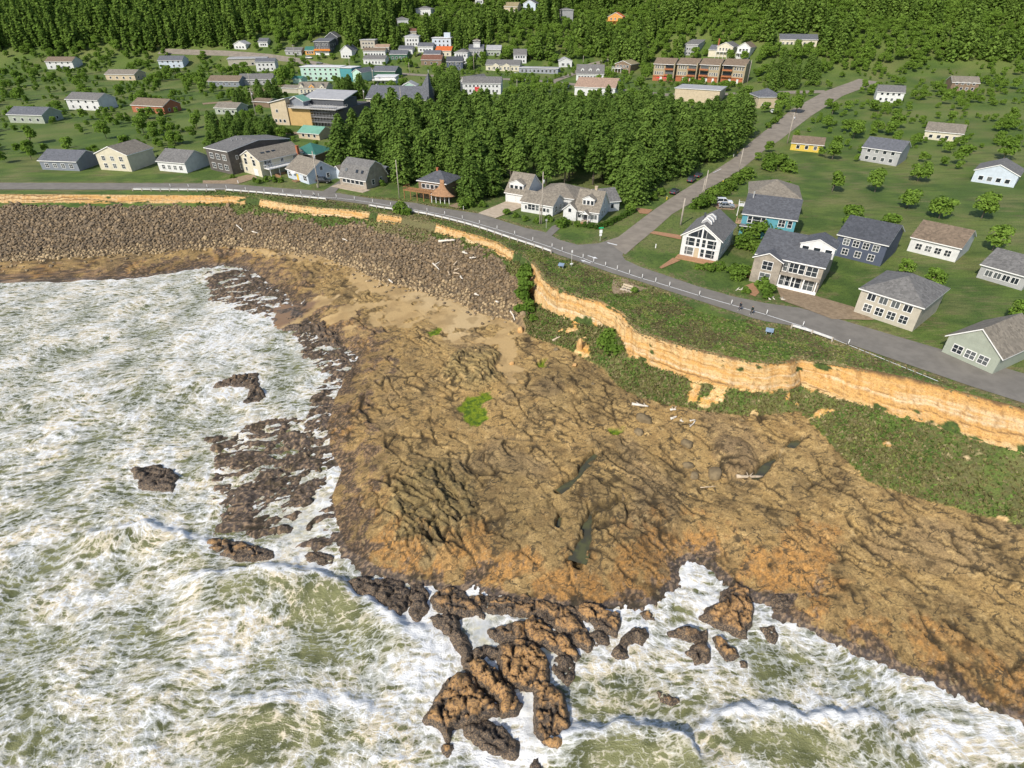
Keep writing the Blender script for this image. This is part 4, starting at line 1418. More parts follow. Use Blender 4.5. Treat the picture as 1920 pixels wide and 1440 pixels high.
# ------------------------------------------------------------------ houses
glass = None
def make_glass():
    m, nt, b = new_mat('window_glass')
    oi = nt.nodes.new('ShaderNodeObjectInfo')
    c = mixc(nt, ramp01(nt, oi.outputs['Random'], 0.55, 0.95), (0.020, 0.026, 0.032), (0.11, 0.12, 0.12))
    nt.links.new(c, b.inputs['Base Color'])
    b.inputs['Roughness'].default_value = 0.07
    b.inputs['Specular IOR Level'].default_value = 0.5
    return m
glass = make_glass()
trim_w = pmat('white_trim', (0.74, 0.73, 0.70), 0.6, 0.10, 2.0)
def wallmat(name, c, band_=0.16, var=0.14):
    """painted boards or shingles: colour with weather streaks, courses as fine relief"""
    if name in MATS:
        return MATS[name]
    m, nt, b = new_mat(name)
    tc = nt.nodes.new('ShaderNodeTexCoord')
    n = noise_n(nt, tc.outputs['Object'], 0.7, 4, 0.65)
    n2 = noise_n(nt, tc.outputs['Object'], 6.0, 3, 0.6)
    d_ = tuple(k * (1 - var * 1.6) for k in c)
    cc_ = mixc(nt, ramp01(nt, n.outputs[0], 0.35, 0.7), c, d_)
    cc_ = mixc(nt, math_n(nt, 'MULTIPLY', ramp01(nt, n2.outputs[0], 0.45, 0.7), 0.55), cc_, tuple(k * (1 - 2.2 * var) for k in c))
    nt.links.new(cc_, b.inputs['Base Color'])
    b.inputs['Roughness'].default_value = 0.75
    s = nt.nodes.new('ShaderNodeSeparateXYZ')
    nt.links.new(tc.outputs['Object'], s.inputs[0])
    saw = math_n(nt, 'FRACT', math_n(nt, 'MULTIPLY', s.outputs[2], 1.0 / band_))
    bp = nd(nt, 'ShaderNodeBump', inp={'Strength': 0.5, 'Distance': 0.03})
    nt.links.new(saw, bp.inputs['Height'])
    nt.links.new(bp.outputs[0], b.inputs['Normal'])
    MATS[name] = m
    return m
def roofmat(name, c, var=0.35, rough=0.9):
    if name in MATS:
        return MATS[name]
    m, nt, b = new_mat(name)
    tc = nt.nodes.new('ShaderNodeTexCoord')
    n = noise_n(nt, tc.outputs['Object'], 0.5, 4, 0.6)
    v_ = nd(nt, 'ShaderNodeTexVoronoi', feature='F1', inp={'Scale': 2.6})
    nt.links.new(tc.outputs['Object'], v_.inputs['Vector'])
    s = nt.nodes.new('ShaderNodeSeparateColor')
    nt.links.new(v_.outputs['Color'], s.inputs[0])
    cc_ = mixc(nt, s.outputs[0], c, tuple(k * (1 - var) for k in c))
    cc_ = mixc(nt, math_n(nt, 'MULTIPLY', ramp01(nt, n.outputs[0], 0.42, 0.7), 0.6), cc_, tuple(k * 0.72 for k in c))
    nt.links.new(cc_, b.inputs['Base Color'])
    b.inputs['Roughness'].default_value = rough
    bp = nd(nt, 'ShaderNodeBump', inp={'Strength': 0.6, 'Distance': 0.04})
    nt.links.new(s.outputs[1], bp.inputs['Height'])
    nt.links.new(bp.outputs[0], b.inputs['Normal'])
    MATS[name] = m
    return m
WC = dict(white=(0.62, 0.62, 0.60), cream=(0.58, 0.53, 0.40), paleblue=(0.50, 0.56, 0.62), bluegrey=(0.25, 0.27, 0.31), shingle=(0.34, 0.295, 0.235), darkshingle=(0.105, 0.092, 0.080),
          teal=(0.095, 0.30, 0.36), mint=(0.42, 0.60, 0.50), tan=(0.50, 0.41, 0.28), navy=(0.070, 0.085, 0.125), charcoal=(0.075, 0.08, 0.09), sage=(0.33, 0.36, 0.29), yellow=(0.58, 0.50, 0.26), orange=(0.60, 0.30, 0.07),
          beige=(0.44, 0.40, 0.32), brown=(0.20, 0.14, 0.09), ply=(0.50, 0.33, 0.13), greyb=(0.36, 0.36, 0.35), townh=(0.33, 0.27, 0.17), redbrick=(0.38, 0.13, 0.06), green=(0.05, 0.13, 0.08), deepteal=(0.06, 0.26, 0.28), gold=(0.62, 0.44, 0.07), slate=(0.20, 0.22, 0.25))
RC = dict(grey=(0.175, 0.168, 0.158), tanr=(0.240, 0.208, 0.162), dark=(0.075, 0.080, 0.092), bluer=(0.100, 0.104, 0.115), brownr=(0.21, 0.155, 0.105), lightg=(0.34, 0.34, 0.345), white=(0.60, 0.60, 0.60),
          greenr=(0.035, 0.150, 0.118), palegreen=(0.15, 0.33, 0.24), orange=(0.52, 0.12, 0.025), redb=(0.20, 0.09, 0.055), mosst=(0.30, 0.245, 0.13), pink=(0.40, 0.27, 0.19), slate=(0.135, 0.14, 0.155))
def wm(k):
    return wallmat('siding_' + k, WC[k], 0.22 if 'shingle' in k else 0.15, 0.22 if 'shingle' in k else 0.10)
def rm_(k):
    return roofmat('roofing_' + k, RC[k], 0.10 if k in ('white', 'lightg', 'greenr', 'palegreen', 'orange') else 0.45)
_wc = {}
def win_mesh(w, h, mull, kind='window'):
    k = (round(w, 2), round(h, 2), mull, kind)
    if k in _wc:
        return _wc[k]
    t = 0.10
    m = MB()
    m.box(-w / 2 - t, w / 2 + t, -0.07, 0.02, -t, 0)
    m.box(-w / 2 - t, w / 2 + t, -0.07, 0.02, h, h + t)
    m.box(-w / 2 - t, -w / 2, -0.07, 0.02, 0, h)
    m.box(w / 2, w / 2 + t, -0.07, 0.02, 0, h)
    for i in range(1, mull + 1):
        xx = -w / 2 + w * i / (mull + 1)
        m.box(xx - 0.04, xx + 0.04, -0.06, 0.02, 0, h)
    if h > 1.25 and kind == 'window':
        m.box(-w / 2, w / 2, -0.055, 0.02, h * 0.48, h * 0.48 + 0.06)
    fr = m.mesh('window')
    fr.materials.append(trim_w)
    p = MB().box(-w / 2 + 0.001, w / 2 - 0.001, -0.025, 0.015, 0.001, h - 0.001).mesh('pane')
    p.materials.append(glass)
    _wc[k] = (fr, p)
    return _wc[k]
FACE = {'f': 0.0, 'r': math.pi / 2, 'b': math.pi, 'l': -math.pi / 2}
def win(parent, face, w_, d_, u, z, w, h, mull=0):
    """window on a face; u in metres from that face's left end seen from outside"""
    fr, p = win_mesh(w, h, mull)
    o = obj('window', fr, None, parent)
    pos = {'f': (u, 0, z), 'r': (w_, u, z), 'b': (w_ - u, d_, z), 'l': (0, d_ - u, z)}[face]
    o.location = pos
    o.rotation_euler = (0, 0, FACE[face])
    obj('pane', p, None, o)
    return o
_dc = {}
def door(parent, face, w_, d_, u, z, w, h, col, name='door'):
    k = (round(w, 2), round(h, 2), col)
    if k not in _dc:
        m = MB()
        m.box(-w / 2 - .08, -w / 2, -0.06, 0.02, 0, h + .08).box(w / 2, w / 2 + .08, -0.06, 0.02, 0, h + .08).box(-w / 2, w / 2, -0.06, 0.02, h, h + .08)
        nst = max(2, int(h / 0.5))
        for i in range(nst):
            m.box(-w / 2 + .002, w / 2 - .002, -0.035, 0.01, h * i / nst + .012, h * (i + 1) / nst - .012)
        m.box(-w / 2 + .002, w / 2 - .002, -0.02, 0.01, 0.002, h - .002)
        me = m.mesh(name)
        me.materials.append(pmat('door_' + col, WC[col] if col in WC else (0.55, 0.05, 0.05), 0.5, 0.1, 2.0))
        _dc[k] = me
    o = obj(name, _dc[k], None, parent)
    o.location = {'f': (u, 0, z), 'r': (w_, u, z), 'b': (w_ - u, d_, z), 'l': (0, d_ - u, z)}[face]
    o.rotation_euler = (0, 0, FACE[face])
    return o
def roof_obj(parent, slabs, mat, t=0.22, name='roof', trim=None):
    m = MB()
    for s in slabs:
        m.slab(s, t)
    me = m.mesh(name, fix=True)
    me.materials.append(mat)
    me.materials.append(trim or trim_w)
    for p in me.polygons:
        p.material_index = 0 if p.normal.z > 0.12 else 1
    return obj(name, me, None, parent)
def gable_x(w, d, e, r, ov, og=0.3, y0=0.0, x0=0.0):
    """slabs of a gable roof whose ridge runs along x"""
    k = r / (d / 2)
    a = e - ov * k
    R_ = e + r
    return [[(x0 - og, y0 - ov, a), (x0 + w + og, y0 - ov, a), (x0 + w + og, y0 + d / 2, R_), (x0 - og, y0 + d / 2, R_)],
            [(x0 - og, y0 + d / 2 + .004, R_), (x0 + w + og, y0 + d / 2 + .004, R_), (x0 + w + og, y0 + d + ov, a), (x0 - og, y0 + d + ov, a)]]
def gable_y(w, d, e, r, ov, og=0.3, y0=0.0, x0=0.0):
    k = r / (w / 2)
    a = e - ov * k
    R_ = e + r
    return [[(x0 - ov, y0 - og, a), (x0 + w / 2, y0 - og, R_), (x0 + w / 2, y0 + d + og, R_), (x0 - ov, y0 + d + og, a)],
            [(x0 + w / 2 + .004, y0 - og, R_), (x0 + w + ov, y0 - og, a), (x0 + w + ov, y0 + d + og, a), (x0 + w / 2 + .004, y0 + d + og, R_)]]
def hip(w, d, e, r, ov, x0=0.0, y0=0.0):
    a = e - 0.1
    R_ = e + r
    i = min(w, d) / 2
    if w >= d:
        p, q = (x0 + i, y0 + d / 2, R_), (x0 + w - i, y0 + d / 2, R_)
    else:
        p, q = (x0 + w / 2, y0 + i, R_), (x0 + w / 2, y0 + d - i, R_)
    A, B, C, D = (x0 - ov, y0 - ov, a), (x0 + w + ov, y0 - ov, a), (x0 + w + ov, y0 + d + ov, a), (x0 - ov, y0 + d + ov, a)
    if w > d + 1e-3:
        return [[A, B, q, p], [B, C, q], [C, D, p, q], [D, A, p]]
    if d > w + 1e-3:
        return [[A, B, p], [B, C, q, p], [C, D, q], [D, A, p, q]]
    return [[A, B, p], [B, C, p], [C, D, p], [D, A, p]]
HRECT = []
def frame_px(FL, FR):
    a, b_ = G(*FL), G(*FR)
    dx, dy = b_[0] - a[0], b_[1] - a[1]
    w = math.hypot(dx, dy)
    return a, w, math.atan2(dy, dx), min(a[2], b_[2])
def body(parent, w, d, e, roof, r, mat, base=-2.5, x0=0.0, y0=0.0, name='wall'):
    m = MB()
    if roof == 'gx':
        pl = [(y0, base), (y0 + d, base), (y0 + d, e), (y0 + d / 2, e + r), (y0, e)]
        n = len(pl)
        v = [(x0, p[0], p[1]) for p in pl] + [(x0 + w, p[0], p[1]) for p in pl]
        m.add(v, [tuple(range(n)), tuple(range(2 * n - 1, n - 1, -1))] + [(i, n + i, n + (i + 1) % n, (i + 1) % n) for i in range(n)])
    elif roof == 'gy':
        m.prism([(x0, base), (x0 + w, base), (x0 + w, e), (x0 + w / 2, e + r), (x0, e)], y0, y0 + d)
    elif roof == 'gam':
        b1 = 0.22 * d
        pl = [(y0, base), (y0 + d, base), (y0 + d, e), (y0 + d - b1, e + r * 0.68), (y0 + d / 2, e + r), (y0 + b1, e + r * 0.68), (y0, e)]
        n = len(pl)
        v = [(x0, p[0], p[1]) for p in pl] + [(x0 + w, p[0], p[1]) for p in pl]
        m.add(v, [tuple(range(n)), tuple(range(2 * n - 1, n - 1, -1))] + [(i, n + i, n + (i + 1) % n, (i + 1) % n) for i in range(n)])
    elif roof == 'shed':
        pl = [(y0, base), (y0 + d, base), (y0 + d, e + r), (y0, e)]
        n = 4
        v = [(x0, p[0], p[1]) for p in pl] + [(x0 + w, p[0], p[1]) for p in pl]
        m.add(v, [(0, 1, 2, 3), (7, 6, 5, 4)] + [(i, n + i, n + (i + 1) % n, (i + 1) % n) for i in range(n)])
    else:
        m.box(x0, x0 + w, y0, y0 + d, base, e)
    return m.build(name, mat, parent)
def roof_for(parent, w, d, e, roof, r, mat, ov=0.45, og=0.3, x0=0.0, y0=0.0, trim=None):
    if roof == 'gx':
        s = gable_x(w, d, e + .18, r, ov, og, y0, x0)
    elif roof == 'gy':
        s = gable_y(w, d, e + .18, r, ov, og, y0, x0)
    elif roof == 'hip':
        s = hip(w, d, e + .2, r, ov, x0, y0)
    elif roof == 'gam':
        b1 = 0.22 * d
        z1, z2, z3 = e + .16, e + r * .68 + .16, e + r + .16
        X0, X1 = x0 - og, x0 + w + og
        s = [[(X0, y0 - .35, z1 - .5), (X1, y0 - .35, z1 - .5), (X1, y0 + b1, z2), (X0, y0 + b1, z2)], [(X0, y0 + b1 + .003, z2), (X1, y0 + b1 + .003, z2), (X1, y0 + d / 2, z3), (X0, y0 + d / 2, z3)],
             [(X0, y0 + d / 2 + .003, z3), (X1, y0 + d / 2 + .003, z3), (X1, y0 + d - b1, z2), (X0, y0 + d - b1, z2)], [(X0, y0 + d - b1 + .003, z2), (X1, y0 + d - b1 + .003, z2), (X1, y0 + d + .35, z1 - .5), (X0, y0 + d + .35, z1 - .5)]]
    elif roof == 'shed':
        s = [[(x0 - og, y0 - ov, e + .2), (x0 + w + og, y0 - ov, e + .2), (x0 + w + og, y0 + d + ov, e + r + .2), (x0 - og, y0 + d + ov, e + r + .2)]]
    else:
        s = [[(x0 - ov, y0 - ov, e + .26), (x0 + w + ov, y0 - ov, e + .26), (x0 + w + ov, y0 + d + ov, e + .26), (x0 - ov, y0 + d + ov, e + .26)]]
    return roof_obj(parent, s, mat, trim=trim)
def row(parent, face, w, d, n, z, ww, wh, mull=0, m0=1.0, skip=()):
    L_ = w if face in 'fb' else d
    for i in range(n):
        if i in skip:
            continue
        u = m0 + (L_ - 2 * m0) * ((i + 0.5) / n)
        win(parent, face, w, d, u, z, ww, wh, mull)
def chimney(parent, x_, y_, z0, z1, s=0.6, col='redbrick'):
    return MB().box(x_ - s / 2, x_ + s / 2, y_ - s / 2, y_ + s / 2, z0, z1).box(x_ - s / 2 - .06, x_ + s / 2 + .06, y_ - s / 2 - .06, y_ + s / 2 + .06, z1 - .15, z1 + .02).build('chimney', pmat('chimney_' + col, WC[col], 0.9, 0.3, 5.0), parent)
def dormer(parent, x_, y_, z, w, h, dep, wmat, rmat, nw=1, ww=0.8, wh=1.0, r=None):
    """gabled roof window looking to the front; a part of its roof"""
    r = r if r is not None else w * 0.32
    o = MB().prism([(-w / 2, 0), (w / 2, 0), (w / 2, h), (0, h + r), (-w / 2, h)], 0, dep).build('dormer', wmat, parent)
    o.location = (x_, y_, z)
    s = gable_y(w, dep, h + .1, r, 0.2, 0.15, 0, -w / 2)
    roof_obj(o, s, rmat, 0.12)
    for i in range(nw):
        fr, p = win_mesh(ww, wh, 0)
        q = obj('window', fr, None, o)
        q.location = (-w / 2 + w * (i + .5) / nw, 0, (h - wh) * 0.5 + 0.1)
        obj('pane', p, None, q)
    return o
def deck(parent, x0, x1, y0, y1, z, mat, rail=True, posts=True, name='deck', ground=0.0, rmat=None):
    m = MB().box(x0, x1, y0, y1, z - 0.2, z)
    o = m.build(name, mat, parent)
    rmat = rmat or mat
    if posts:
        n = max(2, int((x1 - x0) / 2.2) + 1)
        for i in range(n):
            xx = x0 + 0.12 + (x1 - x0 - 0.24) * i / (n - 1)
            MB().box(xx - .09, xx + .09, y0 + .05, y0 + .23, ground - 1.0, z - 0.2).build('post', rmat, o)
    if rail:
        m = MB()
        for (a, b_, c_, d_) in ((x0, x1, y0, y0 + .07), (x0, x0 + .07, y0, y1), (x1 - .07, x1, y0, y1)):
            m.box(a, b_, c_, d_, z + .92, z + 1.0)
            m.box(a, b_, c_, d_, z + .10, z + .17)
        k = max(2, int((x1 - x0) / 1.1))
        for i in range(k + 1):
            xx = x0 + (x1 - x0 - .08) * i / k
            m.box(xx, xx + .08, y0 - .005, y0 + .075, z + .001, z + .92)
        k = max(1, int((y1 - y0) / 1.2))
        for i in range(1, k + 1):
            yy = y0 + (y1 - y0 - .08) * i / k
            m.box(x0 - .005, x0 + .075, yy, yy + .08, z + .001, z + .92)
            m.box(x1 - .075, x1 + .005, yy, yy + .08, z + .001, z + .92)
        m.build('railing', rmat, o)
    return o
def note_rect(FL, FR, w, d, h, a, rz, zb):
    pts = []
    for lx in (0, w):
        for ly in (0, d):
            for lz in (0, h):
                X_ = a[0] + lx * math.cos(rz) - ly * math.sin(rz)
                Y_ = a[1] + lx * math.sin(rz) + ly * math.cos(rz)
                pts.append(PX((X_, Y_, zb + lz)) + (X_, Y_))
    HRECT.append((min(p[0] for p in pts), max(p[0] for p in pts), min(p[1] for p in pts), max(p[1] for p in pts), min(p[3] for p in pts), min(p[2] for p in pts), max(p[2] for p in pts), max(p[3] for p in pts), (FL[0] + FR[0]) / 2))
def house(label, FL, FR, d, e, roof, r, wall, rf, wins=(), cat='house', name='house', ov=0.45, chim=None, group=None):
    a, w, rz, zb = frame_px(FL, FR)
    t = thing(name, label, cat, (a[0], a[1], zb), rz, group)
    body(t, w, d, e, roof, r, wm(wall))
    ro = roof_for(t, w, d, e, roof, r, rm_(rf), ov)
    for q in wins:
        row(t, q[0], w, d, q[1], q[2], q[3], q[4], *(q[5:]))
    if chim:
        chimney(ro, w * chim[0], d * chim[1], e, e + r + 0.9)
    note_rect(FL, FR, w, d, e + r, a, rz, zb)
    return t, w, d, ro

# ================= seafront houses, left to right
t, w, d, ro = house('long dark shingled house with grey roof at the left end of the seafront', (396, 318), (438, 328), 25, 7.4, 'gx', 1.6, 'darkshingle', 'grey', [('f', 3, 1.2, 1.8, 1.6, 1), ('f', 3, 4.4, 1.8, 1.6, 1), ('r', 6, 4.6, 0.8, 1.1, 0, 1.0, (1, 3))])
win(t, 'r', w, d, 4.0, 1.2, 1.2, 1.9, 1)
for i in range(3):
    MB().box(w * .3 + i * 1.6, w * .3 + i * 1.6 + .25, 8 + i, 8.25 + i, 8.2, 9.5).build('vent', pmat('vent_metal', (0.3, 0.3, 0.3), 0.5), ro)
t, w, d, ro = house('small dark house with low slate roof behind the cream deck house', (505, 300), (532, 303), 9, 3.6, 'hip', 1.5, 'charcoal', 'slate', [('r', 2, 1.2, 0.9, 1.1)])
# cream house with the white side deck
t, w, d, ro = house('cream gabled house with white side deck and three skylights', (456, 322), (493, 332.5), 17, 5.2, 'gy', 2.6, 'cream', 'tanr', [('f', 2, 3.2, 1.5, 1.9, 0, 1.0), ('r', 3, 3.4, 1.0, 1.2, 1)])
win(t, 'f', w, d, w * .36, 5.6, 1.2, 0.9)
win(t, 'f', w, d, w * .64, 5.4, 1.0, 0.7)
door(t, 'f', w, d, w * .72, 0.05, 2.2, 2.2, 'white', 'garage_door')
win(t, 'f', w, d, w * .25, 1.0, 1.0, 1.2)
dk = deck(t, w + 0.01, w + 2.8, 1.2, 12.5, 2.7, trim_w, True, False)
for k in range(4):
    MB().box(w + 2.55, w + 2.72, 1.5 + 3.4 * k, 1.67 + 3.4 * k, -1, 2.5).build('post', trim_w, dk)
win(t, 'r', w, d, 3.0, 2.75, 2.6, 2.1, 2)
for k in range(3):
    s_ = MB().box(-.35, .35, -.7, .7, 0, .08).build('skylight', glass, ro)
    q = 2.6 / (w / 2)
    s_.location = (w * .74, 3.6 + 2.1 * k, 5.38 + 2.6 * .52 + .03)
    s_.rotation_euler = (0, math.atan(q), 0)
chimney(t, w + .35, 15.0, 0, 7.6, .8)
t, w, d, ro = house('pavilion with green hipped roof behind the small blue house', (550, 303), (594, 308), 10, 3.2, 'hip', 2.6, 'brown', 'greenr', [('f', 3, 1, 1.4, 1.2, 1)])
# blue house
t, w, d, ro = house('small pale blue house with yellow door by the utility pole', (541, 333), (580, 346), 10.5, 3.1, 'gx', 3.2, 'paleblue', 'tanr', [('r', 2, 1.0, 1.0, 1.3, 0, 1.2)])
win(t, 'r', w, d, 5.2, 3.6, 0.9, 1.1)
win(t, 'f', w, d, 1.7, 0.9, 1.7, 1.3, 1)
win(t, 'f', w, d, w - 1.9, 0.9, 1.9, 1.4, 1)
door(t, 'f', w, d, w * .5, 0.05, 1.0, 2.1, 'gold')
p_ = MB().box(w * .5 - 1.4, w * .5 + 1.2, -1.6, -0.01, -.8, .3).build('porch', pmat('porch_wood', (0.26, 0.16, 0.09), 0.9, 0.25), t)
MB().prism([(-.9, 0), (.9, 0), (0, .7)], -1.2, 0.4).build('porch_roof', trim_w, t).location = (w * .5 - 1.4, 0, 2.35)
MB().box(-4.6, -.6, -2.2, -2.1, -.5, .9).box(-4.6, -4.5, -2.2, 1.5, -.5, .9).build('porch_fence', pmat('fence_wood', (0.30, 0.17, 0.09), 0.9, 0.25), t)
body(t, 4.2, 4.4, 2.5, 'flat', 0, wm('paleblue'), -2.0, w - 4.2, d + .004, 'side_wing')
# gambrel
t, w, d, ro = house('grey barn roofed house with white porch windows', (639, 346.5), (688, 355.5), 10, 2.9, 'gam', 4.6, 'shingle', 'grey', [('r', 2, .9, 1.1, 1.4, 0, 1.5)])
for k in range(5):
    win(t, 'f', w, d, 1.0 + (w - 2.0) * (k + .5) / 5, 1.15, 1.45, 1.25, 0)
for k, fx in enumerate((.22, .62, .82)):
    s_ = MB().box(-.42, .42, -.5, .5, 0, .1).build('skylight', glass, ro)
    s_.location = (w * fx, 1.1, 2.9 + 4.6 * .68 * .5 + .3)
    s_.rotation_euler = (math.atan(4.6 * .68 / (.22 * d)), 0, 0)
MB().box(-1.0, w + 1.5, -3.4, -.01, -.6, .12).build('patio', concrete, t)
house('low grey shed roofed annex behind the barn roofed house', (690, 336), (716, 341), 6, 2.6, 'gx', 1.6, 'darkshingle', 'slate')
house('small white outbuilding between the blue house and the barn roofed one', (628, 333), (640, 336), 5, 2.6, 'gy', 1.3, 'paleblue', 'tanr')
# deck house on stilts
t, w, d, ro = house('stilted house with blue hipped roof and timber deck below the grove', (787, 370), (838, 377.5), 8.5, 5.0, 'hip', 2.2, 'brown', 'bluer', [('f', 5, 3.0, 1.1, 1.2, 0)], chim=(.45, .5))
wood = pmat('deck_cedar', (0.34, 0.175, 0.075), 0.85, 0.3, 4.0)
deck(t, -3.4, w * .62, -3.2, -.01, 2.65, wood, True, True, ground=0)
# flared cedar skirt at the right hand corner
vs, fs = [], []
NS, NT = 14, 9
for j in range(NT):
    tj = j / (NT - 1)
    for i in range(NS):
        an = math.pi * (0.98 + 0.9 * i / (NS - 1))
        rr = 0.6 + 3.6 * tj ** 2.1
        vs.append((w - 1.0 + rr * math.cos(an) * 1.25, -0.2 + rr * math.sin(an) * 0.85, 6.2 - 3.9 * tj ** 0.62))
for j in range(NT - 1):
    for i in range(NS - 1):
        a_ = j * NS + i
        fs.append((a_, a_ + 1, a_ + NS + 1, a_ + NS))
sk = MB().add(vs, fs).build('shingle_skirt', roofmat('cedar_shingle', (0.36, 0.20, 0.10), 0.4), t, True)
md = sk.modifiers.new('thick', 'SOLIDIFY')
md.thickness = 0.12
for k in range(5):
    MB().box(w * .64 + k * 1.35, w * .64 + k * 1.35 + .16, -3.0 + .2 * k, -2.84 + .2 * k, -1, 2.6).build('post', trim_w, t)
# garage house
t, w, d, ro = house('two storey white garage house with wide dormer by the concrete drive', (948, 377.5), (986, 384), 10, 2.9, 'gx', 4.4, 'white', 'tanr')
door(t, 'f', w, d, 1.9, 0.05, 2.6, 2.2, 'white', 'garage_door')
door(t, 'f', w, d, 4.9, 0.05, 2.4, 2.2, 'white', 'garage_door')
dormer(ro, w * .46, 0.9, 2.9, 4.6, 2.3, 4.4, wm('white'), rm_('tanr'), 3, 1.0, 1.2, 1.0)
# long white front house
t, w, d, ro = house('long low white house with grey gable facing the sea garden', (977, 396), (1036, 406), 7, 2.9, 'gx', 2.0, 'white', 'tanr', [('r', 2, .8, 1.2, 1.4, 1, .8)])
for k, (u_, ww) in enumerate(((.16, .6), (.28, 1.1), (.40, 1.1), (.51, 1.1), (.63, .8), (.74, .8), (.85, .8))):
    win(t, 'f', w, d, w * u_, .9, ww, 1.4 if k in (1, 2, 3) else 1.0)
# low roofs joining the white houses
house('broad low hipped roof joining the white houses under the grove', (1004, 381), (1075, 392), 11, 2.8, 'hip', 2.2, 'white', 'tanr')
# white main house on the corner
t, w, d, ro = house('white corner house with front dormer and gabled porch', (1076, 412), (1121, 418), 9.5, 2.9, 'gx', 4.0, 'white', 'tanr', [('r', 2, .9, .9, 1.4, 0, 2.0)])
win(t, 'r', w, d, d / 2, 3.6, .7, 1.1)
win(t, 'f', w, d, w * .83, .8, 1.5, 1.2, 1)
win(t, 'f', w, d, w * .25, .8, 1.2, 1.2, 0)
dormer(ro, w * .50, 1.2, 3.6, 3.2, 1.9, 3.6, wm('white'), rm_('tanr'), 3, .75, 1.1, .8)
po = MB().box(w * .5 - 1.0, w * .5 + 1.0, -1.7, -.01, -.6, .35).build('porch', concrete, t)
MB().box(w * .5 - .95, w * .5 - .8, -1.65, -1.5, .36, 2.3).box(w * .5 + .8, w * .5 + .95, -1.65, -1.5, .36, 2.3).build('post', trim_w, po)
pr = roof_obj(po, gable_y(2.4, 2.0, 2.4, .9, .15, .1, -1.9, w * .5 - 1.2), rm_('tanr'), .14, 'porch_roof')
MB().prism([(w * .5 - 1.15, 2.32), (w * .5 + 1.15, 2.32), (w * .5, 3.2)], -1.75, -1.6).build('porch_gable', trim_w, po)
door(t, 'f', w, d, w * .5, .36, 1.0, 2.0, 'charcoal')
for k in range(3):
    MB().box(w * .5 - .7, w * .5 + .7, -2.0 - .3 * k, -1.71 - .3 * k, -.6, .24 - .12 * k).build('step', brickpath, po)
body(t, 3.6, 5.0, 2.9, 'gy', 1.5, wm('white'), -2.0, -2.8, -.9, 'side_wing')
roof_obj(t, gable_y(3.6, 5.4, 3.05, 1.5, .35, .3, -.9, -2.8), rm_('tanr'), .2, 'wing_roof')
win(t, 'f', w, d, -1.0, 2.2, .8, 1.0).location.y = -0.91
chimney(ro, w * .62, d * .55, 5.5, 8.0, .7, 'tan')
t, w, d, ro = house('white rear wing with gable behind the corner house', (1120, 399), (1160, 395), 8.5, 2.9, 'gx', 2.3, 'white', 'grey', [('f', 2, .9, .9, 1.2)])
# ================= right of the side street
t, w, d, ro = house('white house with tall gabled window wall and grey roof on the corner lawn', (1274, 478), (1344.5, 491.5), 13, 4.9, 'gy', 2.9, 'white', 'grey', [('r', 3, 1.2, 1.2, 1.2, 1, 2.0), ('r', 2, 3.4, 1.0, .9, 0, 2.5)])
cx0 = w * .5
for zz1, hh1 in ((.55, 1.75), (2.75, 1.75)):
    for u_, ww in ((-.36, .5), (-.245, 1.35), (-.075, .75), (.075, .75), (.245, 1.35), (.36, .5)):
        if zz1 < 1 and u_ == -.075:
            door(t, 'f', w, d, cx0 + u_ * w, .15, .9, 2.1, 'tan')
            continue
        win(t, 'f', w, d, cx0 + u_ * w, zz1, ww, hh1, 0)
for u_, ww, h0, h1 in ((-.32, .6, .35, .75), (-.20, 1.5, .75, 1.65), (-.06, .7, 1.7, 2.1), (.06, .7, 2.1, 1.7), (.20, 1.5, 1.65, .75), (.32, .6, .75, .35)):
    xx = cx0 + u_ * w
    m = MB().prism([(xx - ww / 2 - .1, 4.72), (xx + ww / 2 + .1, 4.72), (xx + ww / 2 + .1, 4.92 + h1), (xx - ww / 2 - .1, 4.92 + h0)], -.06, .02)
    f_ = m.build('window', trim_w, t)
    MB().prism([(xx - ww / 2, 4.82), (xx + ww / 2, 4.82), (xx + ww / 2, 4.80 + h1), (xx - ww / 2, 4.80 + h0)], -.075, -.01).build('pane', glass, f_)
MB().box(cx0 - .13, cx0 + .13, -.10, .01, .1, 7.4).box(.6, w - .6, -.09, .01, 2.42, 2.62).build('mullion', trim_w, t)
for k in range(3):                                     # folded glass lantern along the ridge
    s_ = MB().prism([(-1.1, -.35), (1.1, -.35), (.95, .15), (0, .75), (-.95, .15)], 0, 1.15).build('roof_lantern', rm_('lightg'), ro)
    s_.location = (cx0, 2.2 + 1.9 * k, 7.75)
    MB().prism([(-1.1, -.3), (-.9, .2), (0, .8), (.9, .2), (1.1, -.3), (1.2, -.3), (1.02, .32), (0, 1.0), (-1.02, .32), (-1.2, -.3)], -.1, .12).build('lantern_frame', trim_w, s_)
chimney(ro, w * .33, d * .45, 6, 8.7, .3, 'charcoal')
MB().box(-.3, w + .4, -2.6, -.01, -.8, .16).build('terrace', brickpath, t)
